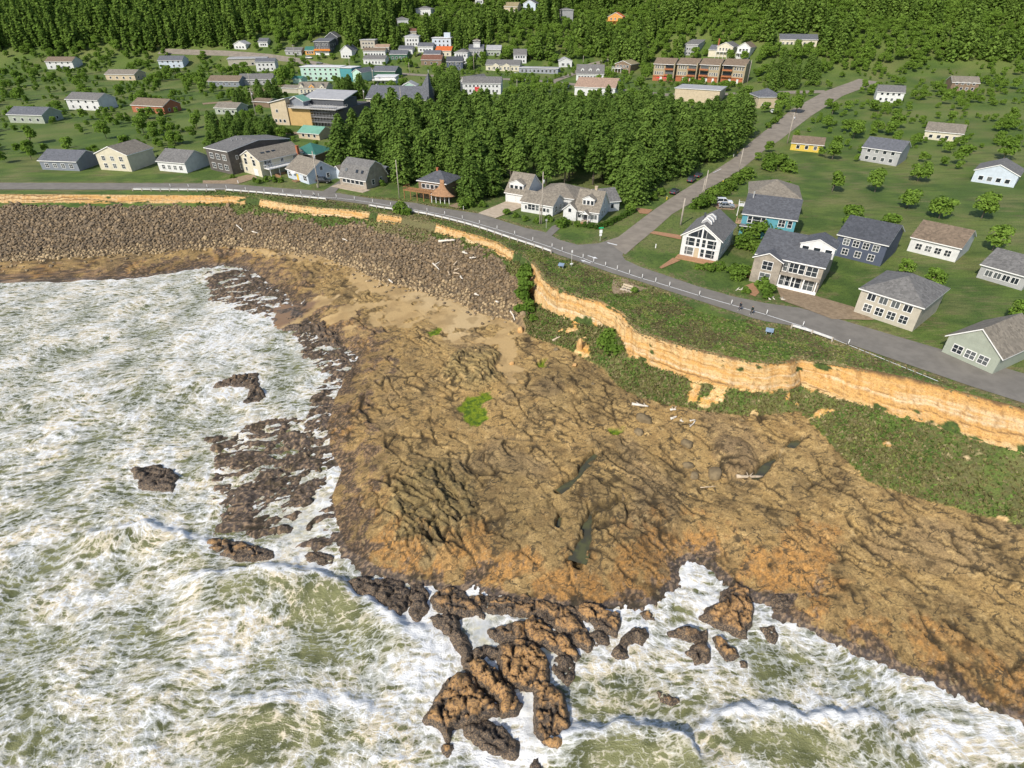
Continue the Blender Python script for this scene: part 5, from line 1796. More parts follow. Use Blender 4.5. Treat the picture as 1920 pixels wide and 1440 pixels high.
# turquoise house
t, w, d, ro = house('turquoise two storey house with big dark shingle roof', (1384, 441), (1482, 455), 13, 5.6, 'gx', 3.0, 'teal', 'bluer', [('l', 2, 3.4, 1.2, 1.2)])
for u_, ww, mu in ((.15, .9, 0), (.28, 1.9, 0), (.405, .9, 0), (.75, 1.4, 1), (.9, .9, 0)):
    win(t, 'f', w, d, w * u_, 3.5, ww, 1.55, mu)
for u_ in (.13, .27, .62, .82):
    win(t, 'f', w, d, w * u_, .9, .9, 1.0)
roof_obj(t, [[(-.2, -.9, 2.75), (w * .42, -.9, 2.75), (w * .42, -.01, 3.05), (-.2, -.01, 3.05)]], rm_('slate'), .14, 'porch_roof')
deck(t, -1.3, -.01, .3, 2.6, 3.0, pmat('deck_fir', (0.45, 0.30, 0.18), .8, .2), True, False)
chimney(ro, 1.2, 5.2, 6.5, 9.6, .25, 'greyb')
# beige house behind it
t, w, d, ro = house('beige house with brown hipped roof and white deck behind the turquoise house', (1398, 402), (1490, 411), 13, 5.4, 'hip', 2.8, 'tan', 'tanr', [('f', 4, 3.2, 1.2, 1.3, 1), ('l', 2, 3.2, 1.3, 1.6, 1)])
deck(t, -2.4, 1.6, -2.2, -.01, 2.9, trim_w, True, True)
win(t, 'f', w, d, 1.6, 3.0, 1.9, 2.0, 1)
# shingled house
t, w, d, ro = house('weathered shingle house with white windows at the right of the coast road', (1407, 523), (1530, 551), 14, 5.7, 'gx', 3.2, 'shingle', 'bluer')
g_ = body(t, 5.4, 3.2, 5.3, 'gy', 1.3, wm('shingle'), -1.5, 0, -1.2, 'front_bay')
roof_obj(t, gable_y(5.4, 4.6, 5.5, 1.3, .4, .3, -1.2, 0), rm_('bluer'), .2, 'bay_roof')
for z_, ww in ((3.2, 1.9), (.7, 2.0)):
    q = win(t, 'f', w, d, 2.8, z_, ww, 1.7, 1)
    q.location.y = -1.21
for u_, ww in ((.475, 1.0), (.58, 2.0), (.70, 1.1), (.85, 2.0)):
    win(t, 'f', w, d, w * u_, 3.3, ww, 1.9, 1 if ww > 1.5 else 0)
    win(t, 'f', w, d, w * u_, .3, ww, 2.1, 1 if ww > 1.5 else 0)
MB().box(5.5, w - .1, -1.1, -.01, 2.75, 3.2).build('balcony', wm('shingle'), t)
MB().box(5.5, w, -1.25, -1.1, -1, .7).build('front_wall', trim_w, t)
for k in range(4):
    xx = 5.6 + (w - 6) * k / 3
    MB().box(xx - .1, xx + .1, -1.1, -.9, -.5, 2.74).build('post', trim_w, t)
dormer(ro, w * .80, 3.4, 6.2, 6.4, 2.2, 5.0, wm('white'), rm_('bluer'), 3, 1.2, 1.2, 1.3)
fence_c = pmat('fence_cedar', (0.38, 0.22, 0.11), .9, .25, 3)
f0 = thing('board_fence', 'short cedar board fence left of the shingle house', 'fence', t.location.copy(), t.rotation_euler.z)
for k in range(11):
    MB().box(-3.4 + .3 * k, -3.12 + .3 * k, .6, .64, -1, 1.7 + .03 * (k % 3)).build('board', fence_c, f0)
MB().box(-3.4, -.1, .65, .72, 1.2, 1.32).build('rail', fence_c, f0)
# ================= invented continuation beyond the photograph's right and left edges
house('pale house with grey hipped roof right of the shingle house', (1600, 585), (1710, 622), 12, 4.8, 'hip', 2.6, 'beige', 'grey', [('f', 4, .9, 1.3, 1.4, 1), ('f', 4, 3.2, 1.3, 1.2, 1)])
house('sage cottage with gabled roof far right of the coast road', (1765, 660), (1860, 702), 11, 3.2, 'gy', 3.0, 'sage', 'tanr', [('f', 3, .9, 1.4, 1.3, 1)])
house('navy house with white windows behind the pale right hand house', (1560, 478), (1650, 500), 12, 5.0, 'gx', 2.8, 'navy', 'dark', [('f', 4, 3.0, 1.2, 1.3, 1), ('f', 3, .8, 1.2, 1.3, 1)])
house('white cottage with brown roof up the slope at the right', (1700, 470), (1790, 492), 11, 3.4, 'gx', 2.6, 'white', 'brownr', [('f', 4, .9, 1.2, 1.3, 1)])
house('grey bungalow at the far right of the plateau', (1830, 520), (1915, 545), 11, 3.0, 'gx', 2.2, 'greyb', 'grey', [('f', 4, .9, 1.2, 1.2, 1)])
house('white seafront cottage left of the dark shingled house', (300, 320), (352, 325), 11, 3.4, 'gx', 2.8, 'white', 'grey', [('f', 4, .9, 1.2, 1.3, 1)])
house('cream two storey seafront house at the far left', (190, 318), (248, 322), 12, 5.4, 'gy', 2.4, 'cream', 'tanr', [('f', 3, .9, 1.3, 1.4, 1), ('f', 3, 3.3, 1.3, 1.4, 1)])
house('blue grey seafront bungalow at the left edge', (80, 318), (150, 321), 11, 3.2, 'gx', 2.4, 'slate', 'slate', [('f', 4, .9, 1.3, 1.3, 1)])
# ================= the village behind: (label, FL, FR, depth, eave, roof, rise, wall, roof colour, windows)
V2 = [('f', 4, .9, 1.1, 1.2), ('f', 4, 3.4, 1.1, 1.2)]
V1 = [('f', 4, .9, 1.2, 1.2), ('r', 2, .9, 1.1, 1.2)]
V3 = [('f', 3, .9, 1.1, 1.2)]
VILLAGE = [
 ('tan outbuilding with pale green roof by the construction site', (561, 259), (600, 263), 9, 2.4, 'gx', 1.9, 'tan', 'palegreen', V3),
 ('mint green three storey motel with flat white roof', (567, 151), (640, 152), 12, 7.6, 'flat', 0, 'mint', 'white', [('f', 7, 1.0, 1.2, 1.1), ('f', 7, 3.4, 1.2, 1.1), ('f', 7, 5.8, 1.2, 1.0)]),
 ('deep teal end block of the motel', (640.5, 152), (662, 153), 12, 7.4, 'flat', 0, 'deepteal', 'white', []),
 ('mint gabled annex right of the motel', (663, 154), (679, 155), 15, 5.6, 'gy', 1.8, 'mint', 'slate', [('f', 1, 3.2, 1.6, 1.2)]),
 ('small teal roofed hut at the left foot of the motel', (550, 156), (566, 157), 6, 2.6, 'gx', 1.2, 'mint', 'greenr', []),
 ('low cream house with three small orange trimmed gables', (560, 177), (613, 178), 10, 3.4, 'gx', 2.4, 'cream', 'tanr', [('f', 7, .8, 1.0, 1.6)]),
 ('low beige house left of the one with orange trimmed gables', (530, 174), (559, 175), 9, 2.6, 'gx', 1.0, 'beige', 'tanr', []),
 ('grey ranch house with white gable at the left of the village', (450, 160), (513, 159), 11, 3.2, 'gx', 2.4, 'greyb', 'grey', [('f', 6, .9, 1.3, 1.1, 1)]),
 ('brown roofed ranch house at the left border of the village', (392, 162), (450, 163), 11, 3.0, 'gx', 2.4, 'slate', 'brownr', [('f', 5, .9, 1.3, 1.1, 1)]),
 ('low roofed house half hidden left of the tall pole', (405, 214), (446, 216), 9, 3.0, 'gx', 1.8, 'sage', 'tanr', V1),
 ('low brown cabin under the trees by the tall pole', (476, 200), (506, 202), 8, 2.6, 'gx', 1.0, 'brown', 'brownr', []),
 ('long beige flat roofed hall at the far left', (430, 127), (502, 120), 18, 5.2, 'flat', 0, 'beige', 'lightg', [('f', 4, 1.6, 1.4, 1.2)]),
 ('white two storey house below the beige hall', (482, 134), (518, 133), 10, 5.8, 'gx', 1.8, 'white', 'slate', V2),
 ('charcoal three storey house with orange balcony', (592, 103), (621, 104), 26, 8.6, 'gx', 1.6, 'charcoal', 'slate', [('f', 4, 1.0, 1.3, 1.5), ('f', 4, 3.8, 1.3, 1.4), ('f', 4, 6.2, 1.3, 1.3), ('r', 5, 6.0, 1.0, 1.1), ('r', 5, 3.2, 1.0, 1.1)]),
 ('dark loft house crowning the charcoal block', (612, 84), (634, 84), 14, 5.0, 'gy', 3.0, 'charcoal', 'grey', V3),
 ('orange cabin with green roof beside the charcoal house', (573, 103), (591, 103), 9, 3.0, 'gx', 2.0, 'orange', 'greenr', V3),
 ('pale cottage with red side left of the orange cabin', (536, 103), (566, 104), 9, 3.0, 'gx', 1.8, 'greyb', 'grey', V3),
 ('small white house at the edge of the left wood', (440, 92), (462, 93), 9, 3.4, 'gy', 2.0, 'white', 'lightg', V3),
 ('small grey house above the left road', (486, 88), (503, 88), 9, 3.4, 'gx', 2.0, 'white', 'slate', V3),
 ('white chapel like house with steep slate roofs', (640, 109), (661, 110), 16, 5.0, 'gy', 3.2, 'white', 'slate', V3),
 ('long white bungalow in the upper village row', (682, 105), (723, 106), 10, 3.6, 'gx', 1.6, 'white', 'brownr', [('f', 7, .9, 1.0, 1.1)]),
 ('white bungalow with porch in the lower village row', (682, 120), (723, 122), 10, 3.6, 'gx', 2.0, 'white', 'grey', [('f', 6, .9, 1.2, 1.3)]),
 ('dark green house beside an orange fence', (731, 112), (764, 113), 11, 3.8, 'gx', 2.0, 'green', 'slate', V1),
 ('white house with low slate roof above the green one', (748, 101), (774, 102), 10, 3.4, 'gx', 1.8, 'white', 'slate', V1),
 ('pink roofed cottage behind the long white bungalow', (704, 97), (730, 98), 9, 3.2, 'gx', 1.6, 'beige', 'pink', V3),
 ('grey two storey box house below the hill wood', (677, 92), (704, 93), 12, 6.0, 'flat', 0, 'beige', 'lightg', V2),
 ('white two storey hill house with flat eaves', (760, 87), (786, 87), 12, 6.4, 'hip', 1.2, 'white', 'lightg', V2),
 ('roadside shop with a broad white canopy', (704, 160), (742, 160), 13, 4.4, 'flat', 0, 'white', 'white', V1),
 ('slate roofed restaurant wing behind the canopy shop', (700, 146), (742, 147), 14, 4.0, 'gx', 2.4, 'green', 'slate', V3),
 ('pale turquoise garage with grey gable near the church', (754, 174), (781, 174), 10, 3.4, 'gy', 1.9, 'mint', 'lightg', []),
 ('white house with slate roof in the middle village', (784, 98), (812, 98), 11, 3.8, 'gx', 2.0, 'white', 'slate', V1),
 ('blue white cubic house with roof tower', (811, 89), (846, 89), 12, 6.0, 'flat', 0, 'paleblue', 'white', V2),
 ('house with bright orange roof', (817, 105), (846, 106), 12, 3.6, 'gx', 2.4, 'cream', 'orange', V3),
 ('house with rust brown roof and white gable', (790, 122), (828, 123), 12, 3.6, 'gx', 2.6, 'brown', 'redb', V3),
 ('blue roofed house above the rust brown one', (795, 112), (826, 112), 10, 3.6, 'gx', 2.0, 'brown', 'slate', []),
 ('navy house with steep gables and white trim', (838, 132), (868, 132), 11, 5.4, 'gx', 2.6, 'navy', 'dark', V2),
 ('tall white house with hipped grey roof', (853, 120), (877, 121), 14, 7.4, 'hip', 1.8, 'white', 'grey', [('f', 4, 4.9, 1.2, 1.3), ('f', 3, 1.0, 1.1, 1.2)]),
 ('grey house with glazed roof tower', (880, 110), (907, 110), 13, 6.0, 'gx', 2.4, 'greyb', 'slate', V2),
 ('brick coloured tower house under the trees', (888, 97), (900, 97), 7, 7.0, 'hip', 1.0, 'brown', 'tanr', V3),
 ('sage gabled house at the top of the grass yard', (912, 104), (939, 105), 12, 4.0, 'gx', 2.4, 'sage', 'lightg', V1),
 ('long cream house with pale front gables', (911, 132), (974, 134), 14, 3.8, 'gx', 2.6, 'cream', 'grey', [('f', 8, .9, 1.2, 1.4)]),
 ('tall white gabled house half behind conifers', (963, 119), (987, 119), 10, 5.4, 'gx', 3.2, 'white', 'grey', V2),
 ('low blue grey motel court with flat roof', (973, 136), (1046, 139), 9, 3.2, 'flat', 0, 'bluegrey', 'lightg', [('f', 9, .8, 1.6, 1.6)]),
 ('white gabled cottage right of the motel court', (1048, 126), (1072, 126), 12, 3.8, 'gy', 1.8, 'white', 'lightg', [('f', 2, 1.0, 1.8, 1.4, 1)]),
 ('white and slate house with three roof dormers', (1080, 151), (1131, 152), 12, 4.0, 'gx', 4.6, 'white', 'grey', [('f', 8, 1.0, 1.2, 1.7)]),
 ('big hall with salmon tan roof behind the grove', (1077, 178), (1152, 182), 22, 4.4, 'gx', 3.6, 'white', 'pink', []),
 ('long white building with red door behind the grove', (868, 176), (939, 177), 11, 5.6, 'gx', 2.6, 'white', 'grey', [('f', 9, 1.0, 1.0, 1.3), ('f', 9, 3.6, 1.0, 1.0)]),
 ('cross gabled end of the long white building', (864, 172), (880, 174), 18, 5.6, 'gy', 2.4, 'white', 'grey', V3),
 ('timber chalet with pale gold roof below the hill', (1152, 135), (1181, 137), 13, 5.0, 'gy', 2.0, 'brown', 'mosst', [('f', 4, 3.0, 1.3, 1.4), ('f', 3, .8, 1.3, 1.4)]),
 ('grey glass fronted house above the townhouses', (1282, 104), (1306, 104), 12, 6.6, 'shed', 2.4, 'greyb', 'grey', V2),
 ('cream gabled house with brick chimney above the townhouses', (1342, 107), (1371, 108), 13, 6.2, 'gy', 2.4, 'cream', 'grey', [('f', 4, 3.8, 1.0, 1.5)]),
 ('small cream annex left of the chimney house', (1327, 107), (1342, 107), 9, 4.4, 'gx', 2.4, 'cream', 'slate', []),
 ('white gabled house above the townhouses at the right', (1379, 110), (1403, 111), 13, 6.6, 'gy', 2.6, 'white', 'brownr', [('f', 3, 4.0, 1.4, 1.6), ('f', 3, 1.0, 1.6, 1.5)]),
 ('cream house with slate roof high on the right slope', (1461, 83), (1530, 88), 14, 4.0, 'gx', 2.6, 'cream', 'slate', [('f', 8, .9, 1.2, 1.5)]),
 ('tan hall with pale flat roof behind the grove', (1263, 189), (1346, 194), 18, 6.0, 'flat', 0, 'tan', 'lightg', []),
 ('grey hipped roof office at the top of the side street', (1419, 203), (1463, 202), 13, 5.0, 'hip', 3.0, 'tan', 'slate', V3),
 ('golden timber house on the wooded slope', (1139, 47), (1166, 47), 11, 5.6, 'gy', 2.8, 'orange', 'orange', [('f', 3, 3.4, 1.2, 1.4)]),
 ('pale grey tower house high on the hill', (1054, 41), (1074, 41), 12, 8.0, 'hip', 1.2, 'greyb', 'grey', V3),
 ('blue gabled house near the top edge', (981, 20), (1004, 20), 12, 5.0, 'gy', 2.6, 'paleblue', 'slate', V3),
 ('white house with decks near the top edge', (892, 14), (906, 14), 10, 6.0, 'hip', 1.2, 'white', 'grey', V2),
 ('house with tan roof left of the blue gabled one', (945, 22), (970, 23), 12, 4.0, 'gx', 3.0, 'tan', 'mosst', V3),
 ('white stepped house high in the left wood', (780, 27), (808, 29), 11, 4.6, 'hip', 1.6, 'white', 'grey', V3),
 ('small white house lost in the left wood', (746, 48), (767, 48), 10, 4.4, 'hip', 1.4, 'white', 'grey', V3),
 ('red roofed hut under the hill at the left', (769, 67), (781, 67), 8, 3.0, 'gx', 1.6, 'beige', 'redb', []),
 ('yellow hut with brown roof at the head of the side street', (1481, 281), (1540, 287), 9, 2.8, 'gx', 1.8, 'gold', 'brownr', V3),
 ('red cottage right of the pale seafront houses far left', (250, 210), (310, 214), 11, 3.4, 'gx', 2.4, 'redbrick', 'brownr', V1),
 ('white house in the far left village', (130, 205), (190, 208), 11, 4.8, 'gx', 2.4, 'white', 'grey', V2),
 ('sage house by the far left lane', (20, 230), (85, 232), 11, 3.6, 'gx', 2.4, 'sage', 'slate', V1),
 ('tan bungalow in the far left upper village', (200, 150), (255, 151), 11, 3.4, 'gx', 2.2, 'tan', 'tanr', V1),
 ('pale blue house at the left foot of the hill', (300, 128), (345, 127), 11, 4.8, 'gx', 2.4, 'paleblue', 'slate', V2),
 ('white house at the far left foot of the hill', (90, 130), (140, 130), 11, 4.8, 'gx', 2.4, 'white', 'brownr', V2),
 ('grey gabled house by the far right street', (1610, 300), (1680, 312), 12, 4.8, 'gx', 2.6, 'greyb', 'slate', V2),
 ('cream bungalow beyond the right end of the street', (1730, 260), (1800, 268), 12, 3.4, 'gx', 2.4, 'cream', 'tanr', V1),
 ('blue cottage at the right border of the village', (1820, 340), (1900, 352), 12, 3.6, 'gy', 2.4, 'paleblue', 'grey', V1),
 ('white house under the far right hill', (1640, 190), (1690, 194), 12, 4.8, 'gx', 2.4, 'white', 'grey', V2),
 ('brown house under the far right hill', (1780, 170), (1830, 173), 12, 4.4, 'gx', 2.4, 'brown', 'tanr', V2),
]
HT = {}
for q in VILLAGE:
    lab = q[0]
    cat = 'motel' if 'motel' in lab and 'annex' not in lab and 'end' not in lab and 'hut' not in lab else ('hall' if ' hall' in lab else ('shop' if 'shop' in lab else 'house'))
    nm = {'motel': 'motel', 'hall': 'village_hall', 'shop': 'shop', 'house': 'house'}[cat]
    HT[lab] = house(lab, q[1], q[2], q[3], q[4], q[5], q[6], q[7], q[8], q[9], cat, nm)
def H(sub):
    for k, v_ in HT.items():
        if sub in k:
            return v_
t, w, d, ro = H('three small orange')
for k in (.14, .5, .86):
    dormer(ro, w * k, -.15, 3.4, 2.6 if k != .5 else 3.4, .6, 3, wm('orange' if k == .5 else 'cream'), rm_('tanr'), 1, .6, .5, 1.4)
t, w, d, ro = H('orange balcony')
MB().box(-.2, w + .2, -1.6, -.01, 3.0, 3.2).box(-.2, w + .2, -1.6, -1.5, 3.2, 4.2).build('balcony', pmat('orange_boards', (0.62, 0.22, 0.04), .7, .15), t)
MB().box(.2, w * .9, -.05, -.01, .2, 2.6).build('garage_door', trim_w, t)
t, w, d, ro = H('three roof dormers')
for k in (.22, .5, .78):
    dormer(ro, w * k, 1.6, 4.6, 2.0, 1.6, 3, wm('white'), rm_('grey'), 1, .8, 1.1, .8)
t, w, d, ro = H('cream house with pale front')
for k in (.30, .62):
    dormer(ro, w * k, -.6, 0, 4.6, 3.6, 5, wm('cream'), rm_('grey'), 2, 1.0, 1.6, 1.3)
t, w, d, ro = H('red door behind')
door(t, 'f', w, d, w * .38, .05, 2.6, 3.6, 'red')
t, w, d, ro = H('roof tower')
MB().box(w * .62, w * .95, 2, 6, 6.2, 9.4).build('roof_tower', wm('paleblue'), t)
t, w, d, ro = H('glazed roof tower')
tw = MB().box(w * .3, w * .75, 2, 7, 6, 10.0).build('roof_tower', wm('white'), t)
roof_obj(tw, hip(w * .45, 5, 10.1, 1.2, .4, w * .3, 2), rm_('grey'))
for k in range(3):
    fr, p = win_mesh(1.0, 1.6, 0)
    o = obj('window', fr, None, tw)
    o.location = (w * .3 + w * .45 * (k + .5) / 3, 2, 7.6)
t, w, d, ro = H('brick chimney above')
chimney(t, -.5, 3, 0, 10.5, .9)
deck(t, 0, w, -1.8, -.01, 3.3, trim_w, True, True)
t, w, d, ro = H('townhouses at the right')
deck(t, 0, w, -1.8, -.01, 3.3, trim_w, True, True)
t, w, d, ro = H('chalet')
deck(t, -1, w * .5, -2.4, -.01, 2.6, trim_w, True, True)
t, w, d, ro = H('golden timber')
deck(t, -.5, w + .5, -2.4, -.01, 2.9, pmat('gold_wood', (0.55, 0.28, 0.07), .8, .2), True, True)
t, w, d, ro = H('canopy')
MB().box(-1, w + 1, -3, -.01, 2.9, 3.5).build('canopy', trim_w, t)

# ---- church with steeple
a, w, rz, zb = frame_px((688, 195), (800, 199))
t = thing('church', 'church with long slate roof and pointed steeple behind the grove', 'church', (a[0], a[1], zb), rz)
body(t, w, 20, 3.2, 'gx', 4.6, wm('cream'))
roof_for(t, w, 20, 3.2, 'gx', 4.6, rm_('slate'), .9)
row(t, 'f', w, 20, 8, .9, 1.4, 1.5)
sx0, sy0 = w * .93, 6.0
st = MB().add([(sx0 - 4.6, sy0 - 4, 2.5), (sx0 + 3.2, sy0 - 4, 2.5), (sx0 + 3.2, sy0 + 5, 2.5), (sx0 - 4.6, sy0 + 5, 2.5), (sx0 + 2.4, sy0 - .2, 14.5), (sx0 + 2.4, sy0 + .8, 14.5)],
              [(0, 1, 4), (1, 2, 5, 4), (2, 3, 5), (3, 0, 4, 5), (0, 3, 2, 1)]).build('steeple', rm_('slate'), t)
MB().box(sx0 + 2.35, sx0 + 2.45, sy0 + .25, sy0 + .35, 14.4, 16).build('spire_cap', trim_w, st)
note_rect((688, 195), (800, 199), w, 20, 8, a, rz, zb)

# ---- building under construction
a, w, rz, zb = frame_px((514, 233), (586, 238))
t = thing('construction_building', 'half built tan and plywood building wrapped in scaffolding', 'building', (a[0], a[1], zb), rz)
body(t, w * .42, 26, 9.0, 'gx', 0.01, wm('tan'), -2.5, 0, 0, 'tan_wall')
o = MB().prism([(0, 8.5), (w * .42, 8.5), (w * .42, 10.8), (0, 8.9)], .02, 25.9).build('tan_gable', wm('tan'), t)
roof_obj(t, [[(-.6, -.6, 9.1), (w * .43, -.6, 11.2), (w * .43, 26.5, 11.2), (-.6, 26.5, 9.1)]], rm_('slate'), .25)
body(t, w * .56, 22, 7.4, 'flat', 0, wm('ply'), -2.5, w * .43, .6, 'plywood_wall')
body(t, w * .6, 30, 6.4, 'flat', 0, wm('darkshingle'), -2.5, w, 3, 'dark_wall')
roof_obj(t, [[(w * .55, 9, 10.2), (w * 1.62, 9, 10.2), (w * 1.62, 22, 12.4), (w * .55, 22, 12.4)]], rm_('lightg'), .3, 'metal_roof')
body(t, w, 12, 10, 'flat', 0, wm('charcoal'), 6, w * .58, 9.6, 'upper_wall')
gr = body(t, w * .36, 5, 9.8, 'gy', 1.7, wm('slate'), 6, w * .40, 3.2, 'green_gable')
roof_obj(t, gable_y(w * .36, 5.6, 10.0, 1.7, .6, .4, 2.9, w * .40), rm_('palegreen'), .25, 'green_roof')
for k in range(4):
    win(t, 'f', w, 26, 1.6 + 2.2 * k if k < 3 else 3.0, 1.2 if k < 3 else 5.2, 1.1, 1.2)
steel = pmat('scaffold_steel', (0.45, 0.45, 0.46), .45, .2, 4.0, metal=.5)
for lv in range(4):
    m = MB()
    z_ = 1.9 + 2.0 * lv
    m.box(w * .98, w * 1.62, .6 , 2.2, z_, z_ + .12)
    m.box(w * .98, w * 1.62, .6, .68, z_ + 1.0, z_ + 1.08)
    m.box(w * .98, w * 1.62, .6, .68, z_ + .5, z_ + .56)
    m.build('scaffold_deck', steel, t)
for k in range(9):
    xx = w * .98 + w * .64 * k / 8
    MB().box(xx - .05, xx + .05, .62, .74, -1, 9.2).box(xx - .05, xx + .05, 2.1, 2.22, -1, 9.2).build('scaffold_pole', steel, t)
deck(t, w * .5, w * 1.7, -1.2, 8.8, 7.6, pmat('pale_deck', (0.5, 0.48, 0.45), .8, .2), True, False)
note_rect((514, 233), (586, 238), w * 1.6, 26, 10, a, rz, zb)

# ---- townhouse terrace
TH_F = [(1223, 151), (1266, 152), (1308, 153.5), (1350, 155)]
TH_R = [(1261, 152), (1303, 153.5), (1345, 155), (1392, 157)]
NAMES = ['leftmost tan townhouse with red umbrellas in front', 'second tan townhouse from the left in the terrace', 'third tan townhouse from the left with red doors', 'rightmost tan townhouse in the terrace']
for k in range(4):
    a, w, rz, zb = frame_px(TH_F[k], TH_R[k])
    t = thing('townhouse', NAMES[k], 'townhouse', (a[0], a[1], zb), rz, 'tan townhouses in a terrace')
    e = 9.6
    body(t, w, 11, e, 'gx', 2.6, wm('townh'))
    roof_for(t, w, 11, e, 'gx', 2.6, rm_('brownr'), .9)
    bx = 1 if k < 2 else 0
    x0, x1 = (w * .56, w - .3) if bx else (.3, w * .46)
    for lv in (3.2, 6.4):
        b_ = MB().box(x0, x1, -1.5, -.01, lv, lv + .2).box(x0, x1, -1.5, -1.42, lv + .9, lv + 1.0).box(x0, x1, -1.5, -1.45, lv + .2, lv + .7).build('balcony', pmat('rust_boards', (0.40, 0.15, 0.06), .8, .2), t)
        MB().box(x0 + .2, x1 - .2, -.06, -.005, lv + .25, lv + 2.5).build('patio_glass', glass, b_)
        u0 = (.05, .5) if bx else (.5, .95)
        for i in range(4):
            win(t, 'f', w, 11, w * (u0[0] + (u0[1] - u0[0]) * (i + .5) / 4), lv + .5, .8, 1.5)
    MB().box(-.1, w + .1, -.5, -.01, 2.75, 3.05).build('belt_course', pmat('rust_boards', (0.40, 0.15, 0.06)), t)
    MB().box(.1, w - .1, -.12, -.01, -.5, 2.74).build('brick_front', pmat('red_brick_front', WC['redbrick'], .9, .25, 3), t)
    door(t, 'f', w, 11, w * .40, .05, 1.3, 2.3, 'white').location.y = -.13
    door(t, 'f', w, 11, w * .75, .05, 1.0, 2.2, 'white').location.y = -.13
    MB().box(w - .05, w + .55, -1.4, 10.5, -2, e + .8).build('party_wall', wm('townh'), t)
    note_rect(TH_F[k], TH_R[k], w, 11, e + 2.6, a, rz, zb)
# ------------------------------------------------------------------ foliage
def leafmat(name, c1, c2, trans=0.22):
    m = bpy.data.materials.new(name)
    m.use_nodes = True
    nt = m.node_tree
    nt.nodes.clear()
    out = nt.nodes.new('ShaderNodeOutputMaterial')
    oi = nt.nodes.new('ShaderNodeObjectInfo')
    geo = nt.nodes.new('ShaderNodeNewGeometry')
    n = noise_n(nt, geo.outputs['Position'], 0.55, 2, 0.6)
    f = math_n(nt, 'ADD', math_n(nt, 'MULTIPLY', oi.outputs['Random'], 0.55), math_n(nt, 'MULTIPLY', ramp01(nt, n.outputs[0], 0.3, 0.7), 0.45))
    c = mixc(nt, f, c1, c2)
    hv = nt.nodes.new('ShaderNodeHueSaturation')
    nt.links.new(c, hv.inputs['Color'])
    k = math_n(nt, 'MULTIPLY_ADD', geo.outputs['Random Per Island'], 0.45, 0.80)
    nt.links.new(k, hv.inputs['Value'])
    d = nt.nodes.new('ShaderNodeBsdfDiffuse')
    t = nt.nodes.new('ShaderNodeBsdfTranslucent')
    nt.links.new(hv.outputs[0], d.inputs[0])
    nt.links.new(hv.outputs[0], t.inputs[0])
    mx = nt.nodes.new('ShaderNodeMixShader')
    mx.inputs[0].default_value = trans
    nt.links.new(d.outputs[0], mx.inputs[1])
    nt.links.new(t.outputs[0], mx.inputs[2])
    nt.links.new(mx.outputs[0], out.inputs[0])
    return m
leaf_con = leafmat('spruce_needles', (0.098, 0.165, 0.034), (0.160, 0.245, 0.050), .38)
leaf_hill = leafmat('hill_needles', (0.110, 0.185, 0.034), (0.195, 0.290, 0.058), .38)
leaf_brd = leafmat('broad_leaves', (0.120, 0.205, 0.030), (0.205, 0.310, 0.055), .38)
leaf_bush = leafmat('shrub_leaves', (0.072, 0.130, 0.020), (0.145, 0.225, 0.038), .3)
leaf_hedge = leafmat('hedge_leaves', (0.040, 0.080, 0.014), (0.070, 0.125, 0.022))
leaf_dry = leafmat('dry_twigs', (0.17, 0.14, 0.08), (0.25, 0.21, 0.12))
bark = pmat('bark', (0.20, 0.165, 0.125), 0.95, 0.35, 3.0, 0.5, 12.0)

